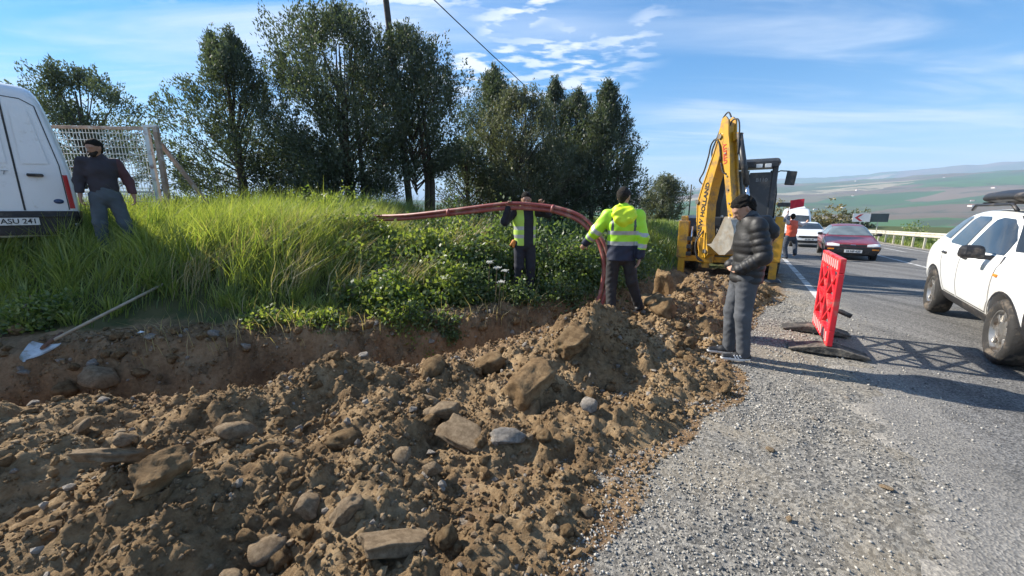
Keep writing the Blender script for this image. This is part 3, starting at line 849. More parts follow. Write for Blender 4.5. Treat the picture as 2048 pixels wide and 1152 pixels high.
big('rock', 'rock', 'small flat grey stone at lower left below the tan pair', -1.36, 1.28, 0.07, STONES[3], (0.4, 0.1, 0.8), sink=0.1)
big('rock', 'rock', 'tan angular stone on the crest left of the heap middle', -1.78, 2.26, 0.12, STONES[0], (0.4, 0.1, 2.2), sink=0.25)
big('rock', 'rock', 'rounded brown boulder alone in the dip of the crest', -0.70, 3.32, 0.125, CLODS[5], (0.2, 0.5, 0.1), (1, 1, 1.15), 0.15)
big('rock', 'rock', 'brown boulder on the crest above the square-edged earth block', -0.20, 3.52, 0.15, CLODS[3], (0.2, 0.5, 2), sink=0.25)
big('rock', 'rock', 'rounded oval brown stone right of the heap middle', -1.08, 2.28, 0.10, CLODS[6], (0.1, 0.1, 0.2), (1.35, 0.9, 0.9), 0.2)
big('rock', 'rock', 'angular tan rock under the rounded boulder in the dip', -0.50, 2.66, 0.12, STONES[2], (0.6, 0.3, 2.9), (1, 1, 1.2), 0.2)
big('rock', 'rock', 'grey squarish stone on the bare patch at the foot of the heap', 0.58, 2.66, 0.085, STONES[5], (0.3, 0.1, 0.4), (1, 0.9, 1.3), 0.3)
big('rock', 'rock', 'brown flat-topped slab on the right shoulder of the heap peak', 0.60, 3.55, 0.15, block_mesh(15, 'clod', (1.3, 0.8, 0.5)), (0.25, -0.35, 0.6), sink=0.4)
big('rock', 'rock', 'tall upright mass of caked soil beside the digger', 2.55, 6.35, 1.0, block_mesh(12, 'clod', (0.17, 0.17, 0.34), 0.03), (0.12, -0.16, 0.9), sink=0.75)
big('rock', 'rock', 'rounded clod of soil left of the young man in the puffer jacket', 2.05, 5.05, 0.20, CLODS[0], (0.2, 0.1, 0.4), sink=0.4)
big('rock', 'rock', 'broad clod below the tall upright mass of soil', 2.15, 5.75, 0.22, CLODS[4], (0.1, 0.2, 1.4), (1.1, 0.9, 0.9), 0.4)

# clods large enough to count: individuals
rc = random.Random(5)
def visible_heap_spot(rc):
    while True:
        x = rc.uniform(-4.6, 4.9); y = rc.uniform(1.0, 8.0)
        if abs(x) / y > 1.55: continue
        h = float(heap_h(np.array([x]), np.array([y]), False)[0])
        if h > 0.0: return x, y
for i in range(240):
    x, y = visible_heap_spot(rc)
    sz = rc.choice([0.022, 0.026, 0.032, 0.038, 0.045, 0.055, 0.07]) * rc.uniform(0.85, 1.2)
    st_ = rc.random() < 0.28
    me = rc.choice(STONES if st_ else CLODS)
    o = put('stone' if st_ else 'earth_clod', me, x, y, sz, (rc.uniform(-.6, .6), rc.uniform(-.6, .6), rc.uniform(0, 6.2)), 0.3, (rc.uniform(0.8, 1.25), rc.uniform(0.75, 1.1), rc.uniform(0.75, 1.1)))
    zone = 'at the left end of the heap' if x < -2.2 else 'on the near slope at the bottom of the picture' if y < 2.1 else 'on the low middle of the heap' if x < -.35 else 'around the highest part of the heap' if y < 4.6 else 'on the spoil between the young man and the digger'
    if st_: tag(o, 'small angular stone lying loose ' + zone, 'stone', 'loose stones ' + zone)
    else: tag(o, 'small brown clod lying loose ' + zone, 'clod', 'loose clods ' + zone)
for i in range(80):   # row along the far trench lip
    t = rc.random(); x = rc.uniform(-6.2, 0.8)
    y = float(np.interp(x, [p[0] for p in TR], [p[1] for p in TR])) + 0.38 + abs(rc.gauss(0.05, 0.22))
    o = put('earth_clod', rc.choice(CLODS + STONES[:2]), x, y, rc.uniform(0.03, 0.085), (rc.uniform(-.5, .5), rc.uniform(-.5, .5), rc.uniform(0, 6)), 0.25)
    tag(o, 'brown clod in the row along the far lip of the trench', 'clod', 'clods along the trench lip')

def scatter_stones(name, pts, sizes, mats, seed, tri=1):
    """many tiny stones as one mesh: squashed, jittered octahedra (or icosahedra)"""
    rs = np.random.RandomState(seed)
    if tri:
        base = np.array([(1, 0, 0), (-1, 0, 0), (0, 1, 0), (0, -1, 0), (0, 0, 1), (0, 0, -1)], float)
        fc = np.array([(0, 2, 4), (2, 1, 4), (1, 3, 4), (3, 0, 4), (2, 0, 5), (1, 2, 5), (3, 1, 5), (0, 3, 5)])
    else:
        bm = bmesh.new(); bmesh.ops.create_icosphere(bm, subdivisions=1, radius=1.0)
        base = np.array([v.co[:] for v in bm.verts]); fc = np.array([[v.index for v in f.verts] for f in bm.faces]); bm.free()
    k = len(base); n = len(pts)
    B = base[None] * rs.uniform(0.62, 1.25, (n, k, 1)) * rs.uniform(0.6, 1.2, (n, 1, 3))
    a = rs.uniform(0, 6.28, n); b = rs.uniform(-0.6, 0.6, n)
    ca, sa, cb, sb = np.cos(a), np.sin(a), np.cos(b), np.sin(b)
    x, y, z = B[..., 0], B[..., 1], B[..., 2]
    y, z = y * cb[:, None] - z * sb[:, None], y * sb[:, None] + z * cb[:, None]
    x, y = x * ca[:, None] - y * sa[:, None], x * sa[:, None] + y * ca[:, None]
    V = np.stack([x, y, z], -1) * np.asarray(sizes)[:, None, None] + np.asarray(pts)[:, None, :]
    F = (fc[None] + (np.arange(n) * k)[:, None, None]).reshape(-1, 3)
    me = raw_mesh(name, V.reshape(-1, 3), F, mats, smooth=not tri, mi=np.repeat(rs.randint(0, len(mats), n), len(fc)))
    o = link(name, me)
    return o
rs = np.random.RandomState(3)
# crumbs of soil over the heap and lip
N_ = 98000
x = rs.uniform(-5.5, 5.2, N_); y = 0.6 + 7.6 * rs.uniform(0, 1, N_) ** 1.5
hh = heap_h(x, y); g = ground_h(x, y); g0 = ground_h(x, y, False); dt = poly_sd(x, y, TR)
ok = ((hh > -0.035) | ((dt > -1.3) & (dt < 1.0) & (y > 3) & (x < 3))) & (np.abs(x) / y < 1.65)
ok &= (perlin(x * 2.2, y * 2.2 + 4) > -0.15) | (rs.uniform(0, 1, N_) < 0.35)
zz_ = np.where(hh > -0.05, np.maximum(g0 + hh, g), g)
sz = 0.004 + 0.016 * rs.uniform(0, 1, N_) ** 3 + 0.0012 * y
o = scatter_stones('soil_crumbs', np.stack([x, y, zz_ + sz * 0.4], 1)[ok], sz[ok], ['clod', 'soil', 'clod', 'rock_tan'], 4, 1)
tag(o, 'crumbs of loose brown soil strewn over the heap', 'soil', kind='stuff')
# rubble: walnut- to egg-sized lumps
N_ = 9000
x = rs.uniform(-5.2, 5.2, N_); y = 0.6 + 7.6 * rs.uniform(0, 1, N_) ** 1.35
hh = heap_h(x, y); g = ground_h(x, y); g0 = ground_h(x, y, False); dt = poly_sd(x, y, TR)
ok = ((hh > -0.02) | ((dt > -1.2) & (dt < 0.85) & (y > 3) & (x < 2.5))) & (np.abs(x) / y < 1.65) & (perlin(x * 1.3 + 7, y * 1.3) > -0.25)
zz_ = np.where(hh > -0.05, np.maximum(g0 + hh, g), g)
sz = 0.011 + 0.020 * rs.uniform(0, 1, N_) ** 2.2 + 0.0015 * y
o = scatter_stones('soil_rubble', np.stack([x, y, zz_ + sz * 0.35], 1)[ok], sz[ok], ['clod', 'clod', 'soil', 'clod', 'rock_tan', 'rock_grey'], 8, 0)
o.data.polygons.foreach_set('use_smooth', np.zeros(len(o.data.polygons), bool))
tag(o, 'walnut-sized lumps of broken soil all over the heap', 'soil', kind='stuff')
# road gravel
mat('gravel_a', (0.37, 0.35, 0.315), 0.9, spec=.2); mat('gravel_b', (0.23, 0.22, 0.20), 0.9, spec=.2); mat('gravel_c', (0.42, 0.40, 0.36), 0.9, spec=.2); mat('gravel_d', (0.13, 0.126, 0.12), 0.9, spec=.2)
N_ = 95000
x = rs.uniform(-0.4, 5.6, N_); y = 1.0 + 6.5 * rs.uniform(0, 1, N_) ** 1.6
s_, n_ = road_sn(x, y); hh = heap_h(x, y, False)
pr = np.where(n_ < -0.7, 1.0, np.exp(-(n_ + 0.7) / 0.42)) * (0.35 + 0.9 * sstep((perlin(x * 0.9 + 2, y * 0.9) + 0.35) / 0.6))
ok = (hh < 0.0) & (rs.uniform(0, 1, N_) < pr) & (x / y < 1.4) & (poly_sd(x, y, TRX) < -1.1) & (n_ > -2.1)
zz_ = np.maximum(np.where(n_ > -0.36, road_z(s_) + 0.012, -9), ground_h(x, y))
sz = (0.0032 + 0.0085 * rs.uniform(0, 1, N_) ** 2.4) * (0.85 + 0.1 * y)
o = scatter_stones('gravel', np.stack([x, y, zz_ + sz * 0.35], 1)[ok], sz[ok], ['gravel_a', 'gravel_b', 'gravel_c', 'gravel_d', 'gravel_b'], 6, 1)
tag(o, 'loose grey road gravel spread along the shoulder', 'gravel', kind='stuff')
for k, (x, y, s_) in enumerate([(1.75, 2.35, .03), (2.35, 2.75, .028), (2.2, 2.0, .03), (0.62, 2.06, .03), (1.45, 1.75, .022), (2.9, 3.1, .022), (0.9, 2.3, .02)]):
    o = put('stone', STONES[k % 6], x, y, s_, (0.2, 0.1, k), 0.2, (1.2, 0.9, 0.8))
    tag(o, 'palm-sized stone lying loose on the gravel shoulder', 'stone', 'stones on the shoulder')

# ------------------------------------------------------------------ people: one continuous surface per layer, from blended tapered limbs
def surface_nets(F, o, h):
    S = F < 0
    nx, ny, nz = F.shape
    c = np.zeros((nx - 1, ny - 1, nz - 1), np.int8)
    for a in (0, 1):
        for b in (0, 1):
            for d in (0, 1):
                c += S[a:nx - 1 + a, b:ny - 1 + b, d:nz - 1 + d]
    act = (c > 0) & (c < 8)
    I = np.argwhere(act)
    idx = np.full(act.shape, -1, np.int64); idx[act] = np.arange(len(I))
    P = np.zeros((len(I), 3)); W = np.zeros(len(I))
    corners = [(a, b, d) for a in (0, 1) for b in (0, 1) for d in (0, 1)]
    for p in corners:
        for ax in range(3):
            if p[ax]: continue
            q = list(p); q[ax] = 1
            f0 = F[I[:, 0] + p[0], I[:, 1] + p[1], I[:, 2] + p[2]]; f1 = F[I[:, 0] + q[0], I[:, 1] + q[1], I[:, 2] + q[2]]
            m = (f0 < 0) != (f1 < 0)
            t = np.where(m, f0 / np.where(m, f0 - f1, 1), 0)
            pt = np.tile(np.array(p, float), (len(I), 1)); pt[:, ax] += t
            P += pt * m[:, None]; W += m
    V = (I + P / W[:, None]) * h + o
    Q = []
    for ax in range(3):
        b, d = [(1, 2), (2, 0), (0, 1)][ax]
        sl0 = [slice(None)] * 3; sl1 = [slice(None)] * 3
        sl0[ax] = slice(0, -1); sl1[ax] = slice(1, None)
        e = S[tuple(sl0)] != S[tuple(sl1)]
        E = np.argwhere(e)
        ok = (E[:, b] > 0) & (E[:, d] > 0) & (E[:, b] < F.shape[b] - 1) & (E[:, d] < F.shape[d] - 1)
        E = E[ok]
        def at(db, dd):
            k = E.copy(); k[:, b] -= db; k[:, d] -= dd
            return idx[k[:, 0], k[:, 1], k[:, 2]]
        q = np.stack([at(1, 1), at(0, 1), at(0, 0), at(1, 0)], 1)
        flip = S[E[:, 0], E[:, 1], E[:, 2]] == False
        q[flip] = q[flip][:, ::-1]
        Q.append(q)
    return V, np.concatenate(Q)
class Blob:
    """a list of limbs: (a, b, ra, rb, ky, blend, quilt, op)"""
    def __init__(s): s.p = []; s.cuts = []
    def seg(s, a, b, ra, rb, ky=1.0, k=0.03, quilt=0.0, op='add', kx=1.0):
        s.p.append((np.array(a, float), np.array(b, float), ra, rb, ky, k, quilt, op, kx)); return s
    def cut(s, fn): s.cuts.append(fn); return s
    def mesh(s, name, h, mats, paint=None, wrinkle=0.0, wscale=14.0, smooth=True):
        pad = 0.06
        lo = np.min([np.minimum(p[0], p[1]) - max(p[2], p[3]) for p in s.p], 0) - pad; hi = np.max([np.maximum(p[0], p[1]) + max(p[2], p[3]) for p in s.p], 0) + pad
        ax = [np.arange(lo[i], hi[i] + h, h) for i in range(3)]
        F = np.full([len(a) for a in ax], 0.3, np.float32)
        for a, b, ra, rb, ky, k, quilt, op, kx in s.p:
            l2 = np.minimum(a, b) - max(ra, rb) - 0.07; h2 = np.maximum(a, b) + max(ra, rb) + 0.07
            sl = tuple(slice(max(0, int((l2[i] - lo[i]) / h)), int((h2[i] - lo[i]) / h) + 2) for i in range(3))
            X, Y, Z = np.meshgrid(ax[0][sl[0]], ax[1][sl[1]], ax[2][sl[2]], indexing='ij')
            d = b - a; L = max(d @ d, 1e-9)
            t = np.clip(((X - a[0]) * d[0] + (Y - a[1]) * d[1] + (Z - a[2]) * d[2]) / L, 0, 1)
            qx, qy, qz = (X - a[0] - t * d[0]) * kx, (Y - a[1] - t * d[1]) * ky, Z - a[2] - t * d[2]
            r = ra + (rb - ra) * t
            if quilt > 0: r = r + 0.014 * np.abs(np.sin(np.pi * t * math.sqrt(L) / quilt)) ** 0.55 - 0.009
            D = (np.sqrt(qx * qx + qy * qy + qz * qz) - r).astype(np.float32)
            G = F[sl]
            if op == 'sub':
                F[sl] = np.maximum(G, -D)
            else:
                u = np.clip(0.5 + 0.5 * (G - D) / k, 0, 1)
                F[sl] = G * (1 - u) + D * u - k * u * (1 - u)
        if s.cuts or wrinkle:
            X, Y, Z = np.meshgrid(*ax, indexing='ij')
            if wrinkle:
                w = wscale
                F += wrinkle * (np.sin(X * w * 1.3 + 3 * np.sin(Z * w * 0.5)) * np.sin(Z * w * 1.9 + 2 * np.sin(X * w * 0.7 + Y * w)) + 0.5 * np.sin(Z * w * 3.7 + X * w * 2.3 - Y * w * 1.7))
            for fn in s.cuts: F = np.maximum(F, fn(X, Y, Z)).astype(np.float32)
        F[0], F[-1], F[:, 0], F[:, -1], F[:, :, 0], F[:, :, -1] = (0.2,) * 6
        V, Q = surface_nets(F, lo, h)
        # relax once so that the voxel steps do not show
        for _ in range(2):
            acc = np.zeros_like(V); cnt = np.zeros(len(V))
            for i in range(4):
                np.add.at(acc, Q[:, i], V[Q[:, (i + 1) % 4]]); np.add.at(cnt, Q[:, i], 1)
            V = 0.45 * V + 0.55 * acc / np.maximum(cnt, 1)[:, None]
        mi = None
        if paint is not None:
            cc = V[Q].mean(1); mi = paint(cc)
        return raw_mesh(name, V, Q, mats, smooth=smooth, mi=mi)
def v3(*a): return np.array(a, float)
STAND = dict(pel=v3(0, 0, .94), waist=v3(0, 0, 1.08), chest=v3(0, 0.01, 1.30), nb=v3(0, .02, 1.47), head=v3(0, -.01, 1.625), face=v3(0, -1, 0),
             lsh=v3(.185, .01, 1.42), lel=v3(.235, .03, 1.14), lwr=v3(.24, -.06, .89), rsh=v3(-.185, .01, 1.42), rel=v3(-.235, .03, 1.14), rwr=v3(-.24, -.06, .89),
             lhip=v3(.09, 0, .90), lkn=v3(.105, -.02, .49), lan=v3(.11, .03, .085), rhip=v3(-.09, 0, .90), rkn=v3(-.105, -.02, .49), ran=v3(-.11, .03, .085),
             lfoot=v3(.03, -1, 0), rfoot=v3(-.03, -1, 0), lhand=v3(0, -.1, -1), rhand=v3(0, -.1, -1), lpalm=v3(-1, 0, 0), rpalm=v3(1, 0, 0), lcurl=.35, rcurl=.35)
def unit(v): return v / (np.linalg.norm(v) + 1e-9)
def add_hand(B, wr, d, pn, side, curl):
    """palm, four bent fingers of unequal length and a thumb off the side of the palm"""
    d = unit(d); pn = unit(pn - d * (pn @ d)); w = np.cross(d, pn) * side
    c = wr + d * 0.05
    for o in (-.022, -.007, .008, .023):
        B.seg(wr + d * .015 + w * o * .7, wr + d * .085 + w * o, .015, .013, k=.012)
    for o, L in ((-.027, .062), (-.009, .074), (.009, .080), (.027, .070)):
        a = wr + d * .088 + w * o; an = curl
        for j, f in enumerate((.45, .32, .23)):
            dd = d * math.cos(an) + pn * math.sin(an)
            b = a + dd * L * f
            B.seg(a, b, .0092 - .001 * j, .0085 - .001 * j, k=.006)
            a = b; an += curl * 1.1
    a = wr + d * .028 + w * .026; b = a + (d * .6 + w * .75 + pn * .25) * .042
    B.seg(a, b, .012, .0105, k=.01); B.seg(b, b + unit(d * .9 + w * .3 + pn * .4) * .034, .0102, .0085, k=.008)
def add_head(B, J, beard=0):
    hd = J['head']; f = unit(J['face']); up = unit(J.get('headup', v3(0, 0, 1)) - f * (J.get('headup', v3(0, 0, 1)) @ f)); sd = np.cross(up, f)
    B.seg(hd + up * .038 + f * .016, hd + up * .040 - f * .036, .079, .078, k=.03)          # skull
    B.seg(hd - up * .03 + f * .012, hd - up * .068 + f * .042, .060, .040, k=.03)          # jaw
    B.seg(hd + up * .02 + f * .052, hd - up * .01 + f * .05, .046, .046, k=.03)            # face front
    B.seg(hd + up * .006 + f * .092, hd - up * .026 + f * .112, .010, .014, k=.012)        # nose
    B.seg(hd + up * .024 + f * .086 - sd * .034, hd + up * .024 + f * .086 + sd * .034, .013, .013, k=.012)   # brow
    B.seg(hd - up * .057 + f * .088 - sd * .016, hd - up * .057 + f * .088 + sd * .016, .0085, .0085, k=.008)  # lips
    for s_ in (-1, 1):
        e = hd + sd * s_ * .078 - f * .012
        B.seg(e + up * .022, e - up * .022 + f * .006, .015, .011, k=.008)                # ears
        B.seg(hd + up * .004 + f * .088 + sd * s_ * .032, hd + up * .004 + f * .096 + sd * s_ * .032, .011, .011, op='sub')   # eye sockets
    return f, up, sd
def body_blob(J):
    B = Blob()
    B.seg(J['pel'], J['waist'], .135, .125, 1.25, .05).seg(J['waist'], J['chest'], .125, .150, 1.35, .06)
    B.seg(J['chest'], J['nb'] - v3(0, 0, .03), .150, .085, 1.25, .05)
    B.seg(J['lsh'], J['rsh'], .062, .062, 1.0, .05)
    B.seg(J['nb'], J['head'] - v3(0, 0, .05) , .060, .056, k=.03)
    add_head(B, J)
    for s_, sg in (('l', 1), ('r', -1)):
        B.seg(J[s_ + 'sh'], J[s_ + 'el'], .052, .042, k=.03).seg(J[s_ + 'el'], J[s_ + 'wr'], .042, .027, k=.02)
        add_hand(B, J[s_ + 'wr'], J[s_ + 'hand'], J[s_ + 'palm'], sg, J[s_ + 'curl'])
        B.seg(J[s_ + 'hip'], J[s_ + 'kn'], .085, .058, k=.03).seg(J[s_ + 'kn'], J[s_ + 'an'], .056, .040, k=.02)
        an = J[s_ + 'an']; ft = unit(J[s_ + 'foot'])
        B.seg(an - v3(0, 0, .03), an + ft * .15 - v3(0, 0, .05), .042, .030, k=.02)
    return B
def top_blob(J, hem, fat=.03, quilt=0.0, cuff=1.0, arms=True, collar=True, sleeve_fat=None):
    B = Blob(); sf = fat if sleeve_fat is None else sleeve_fat
    hemp = J['pel'] + (J['pel'] - J['waist']) * ((J['pel'][2] - hem) / max(J['waist'][2] - J['pel'][2], .05))
    kq = .018 if quilt else .05
    B.seg(hemp, J['waist'], .145 + fat, .138 + fat, 1.28, kq, quilt).seg(J['waist'], J['chest'], .138 + fat, .155 + fat, 1.30, kq, quilt)
    B.seg(J['chest'], J['nb'] - v3(0, 0, .04), .155 + fat, .085 + fat, 1.2, .05)
    B.seg(J['lsh'], J['rsh'], .056 + fat * .6, .056 + fat * .6, 1.0, .05)
    if collar: B.seg(J['nb'] - v3(0, 0, .03), J['nb'] + v3(0, -.012, .035), .075 + fat * .5, .070 + fat * .4, k=.03)
    if arms:
        for s_ in 'lr':
            w = J[s_ + 'el'] + (J[s_ + 'wr'] - J[s_ + 'el']) * cuff
            B.seg(J[s_ + 'sh'], J[s_ + 'el'], .054 + sf, .048 + sf, 1, kq * .8, quilt).seg(J[s_ + 'el'], w, .048 + sf, .034 + sf * .75, 1, kq * .6, quilt)
    B.cut(lambda X, Y, Z: hem - Z)
    return B
def pants_blob(J, fat=.022, flare=.0):
    B = Blob()
    B.seg(J['pel'] + v3(0, 0, .06), J['pel'] - v3(0, 0, .04), .152, .155, 1.12, .05)
    for s_ in 'lr':
        B.seg(J[s_ + 'hip'], J[s_ + 'kn'], .092 + fat * .6, .062 + fat, 1, .03).seg(J[s_ + 'kn'], J[s_ + 'an'] - v3(0, 0, .01), .060 + fat, .046 + fat + flare, 1, .03)
    return B
def shoe_blob(J, s_):
    an = J[s_ + 'an']; ft = unit(J[s_ + 'foot']); B = Blob(); z0 = an[2] - .085
    B.seg(an - ft * .035 - v3(0, 0, .035), an + ft * .06 - v3(0, 0, .035), .045, .045, k=.03)
    B.seg(an + ft * .03 - v3(0, 0, .05), an + ft * .185 - v3(0, 0, .053), .044, .034, k=.03)
    B.cut(lambda X, Y, Z: z0 - Z)
    return B
def hair_blob(J, back=.0, fat=.004, top=.010, low=-.04):
    hd = J['head']; f = unit(J['face']); up = unit(J.get('headup', v3(0, 0, 1)) - f * (J.get('headup', v3(0, 0, 1)) @ f))
    B = Blob()
    B.seg(hd + up * .042 + f * .016, hd + up * .042 - f * .036, .081 + fat, .081 + fat, k=.03)
    B.seg(hd + up * .078 + f * .026, hd + up * .085 - f * .02, .046 + top, .055 + top, k=.03)
    B.seg(hd + up * .0 - f * .046, hd - up * .04 - f * .046, .062 + fat, .05 + fat, k=.03)
    def cut(X, Y, Z):
        fx = (X - hd[0]) * f[0] + (Y - hd[1]) * f[1] + (Z - hd[2]) * f[2]; uz = (X - hd[0]) * up[0] + (Y - hd[1]) * up[1] + (Z - hd[2]) * up[2]
        return np.maximum(low - .04 - uz, 0.7 * (np.where(fx > -.03, .52 * (fx + .03) + .004, 2.2 * (fx + .03) + .004) + .006 * np.sin(fx * 90) - uz))
    B.cut(cut)
    return B
mat('skin', (0.42, 0.245, 0.17), 0.55, var=0.08, scale=14)
mat('skin_dark', (0.30, 0.17, 0.115), 0.55, var=0.08, scale=14)
mat('hair_black', (0.014, 0.012, 0.010), 0.9, spec=.2, var=0.3, scale=60, bump=0.8, bscale=160)
mat('hair_grey', (0.028, 0.024, 0.021), 0.9, spec=.2, var=0.3, scale=60, bump=0.8, bscale=160)
mat('puffer_black', (0.016, 0.0155, 0.0165), 0.58, var=0.15, scale=8, bump=0.25, bscale=24)
mat('jeans_grey', (0.075, 0.080, 0.090), 0.85, var=0.28, scale=5, bump=0.3, bscale=26)
mat('jeans_black', (0.022, 0.021, 0.023), 0.85, var=0.25, scale=6, dirt=(0.10, 0.08, 0.06), dirt_amt=0.2, dscale=6)
mat('hivis', (0.42, 0.80, 0.030), 0.55, var=0.06, scale=5, bump=0.25, bscale=12)
mat('hivis_hood', (0.66, 0.84, 0.02), 0.55, var=0.06, scale=5, bump=0.25, bscale=14)
mat('reflective', (0.42, 0.43, 0.42), 0.42, 0.2, var=0.1, scale=20)
mat('navy', (0.014, 0.020, 0.044), 0.7, var=0.2, scale=8, bump=0.2, bscale=20)
mat('navy_top', (0.012, 0.014, 0.024), 0.8, var=0.2, scale=8)
mat('vest_green', (0.44, 0.66, 0.10), 0.6, var=0.08, scale=6)
mat('orange_vest', (0.70, 0.10, 0.045), 0.6, var=0.1, scale=6)
mat('pale_shirt', (0.52, 0.44, 0.42), 0.8, var=0.1, scale=6)
mat('dark_top', (0.030, 0.026, 0.034), 0.8, var=0.2, scale=6)
mat('maroon_sleeve', (0.075, 0.030, 0.034), 0.8, var=0.2, scale=6)
mat('teal_jeans', (0.062, 0.080, 0.098), 0.85, var=0.25, scale=5)
mat('blue_jeans', (0.045, 0.055, 0.075), 0.85, var=0.25, scale=5)
mat('shoe_black', (0.016, 0.016, 0.018), 0.5)
mat('shoe_white', (0.78, 0.78, 0.78), 0.45)
mat('leather_brown', (0.10, 0.045, 0.022), 0.55)
mat('glove_orange', (0.55, 0.20, 0.03), 0.7)
mat('flag_red', (0.62, 0.012, 0.035), 0.6, var=0.06, scale=6)

def pose(**kw):
    J = {k: (v.copy() if hasattr(v, 'copy') else v) for k, v in STAND.items()}
    for k, v in kw.items(): J[k] = v3(*v) if isinstance(v, (tuple, list)) else v
    return J

# young man in a black puffer jacket, hands in pockets, looking down into the trench
def puffer_man():
    x, y = 2.42, 3.98
    T = thing('person', 'young man in a black puffer jacket and grey jeans, looking down, hands in pockets', 'person', (x, y, float(ground_h(np.array([x]), np.array([y]))[0]) + .025), R(-104))
    J = pose(pel=(0, .02, .93), waist=(0, .03, 1.07), chest=(0, .03, 1.28), nb=(0, .0, 1.44), head=(0, -.075, 1.575), face=(0.05, -.86, -.52), headup=(0, -.35, 1),
             lel=(.25, .07, 1.12), lwr=(.165, -.115, .975), rel=(-.25, .07, 1.12), rwr=(-.165, -.115, .975), lhand=(-1, .15, -.2), rhand=(1, .15, -.2),
             lkn=(.10, .0, .49), lan=(.09, .05, .085), rkn=(-.10, -.05, .50), ran=(-.10, -.04, .085), lcurl=.2, rcurl=.2)
    link('body', body_blob(J).mesh('body', .0088, 'skin'), T)
    tb = top_blob(J, .84, .046, .066, cuff=.90, sleeve_fat=.027)
    link('puffer_jacket', tb.mesh('puffer_jacket', .009, 'puffer_black', wrinkle=.003), T)
    hb = Blob()
    hb.seg((-.09, .10, 1.43), (.09, .10, 1.43), .075, .075, k=.05).seg((-.10, .16, 1.36), (.10, .16, 1.36), .075, .075, k=.05).seg((0, .17, 1.30), (0, .15, 1.24), .07, .05, k=.05)
    hb.seg((-.11, .02, 1.46), (-.06, .12, 1.45), .045, .06, k=.04).seg((.11, .02, 1.46), (.06, .12, 1.45), .045, .06, k=.04)
    link('hood', hb.mesh('hood', .010, 'puffer_black', wrinkle=.005, wscale=18), T)
    sc = Blob().seg((0, .01, 1.44), (0, -.02, 1.50), .088, .082, k=.03)
    link('jumper_collar', sc.mesh('jumper_collar', .009, 'jeans_grey'), T)
    link('jeans', pants_blob(J, .017).mesh('jeans', .010, 'jeans_grey', wrinkle=.0025, wscale=26), T)
    link('hair', hair_blob(J, top=.010).mesh('hair', .006, 'hair_black', wrinkle=.005, wscale=45), T)
    for s_ in 'lr':
        z0 = J[s_ + 'an'][2] - .085
        sh = shoe_blob(J, s_).mesh('shoe', .007, ['shoe_black', 'shoe_white'], paint=lambda c: ((c[:, 2] < z0 + .038)).astype(int))
        so = link('shoe', sh, T)
        ft = unit(J[s_ + 'foot']); an = J[s_ + 'an']; side = 1 if s_ == 'l' else -1
        for k in range(3):       # three slanted stripes
            m = MB(); c = an + ft * (.035 + .028 * k) + v3(side * .047, 0, -.032)
            m.box(c, (.006, .012, .045), (R(32), 0, 0)); m.build('shoe_stripe', 'shoe_white', so)
    return T
puffer_man()

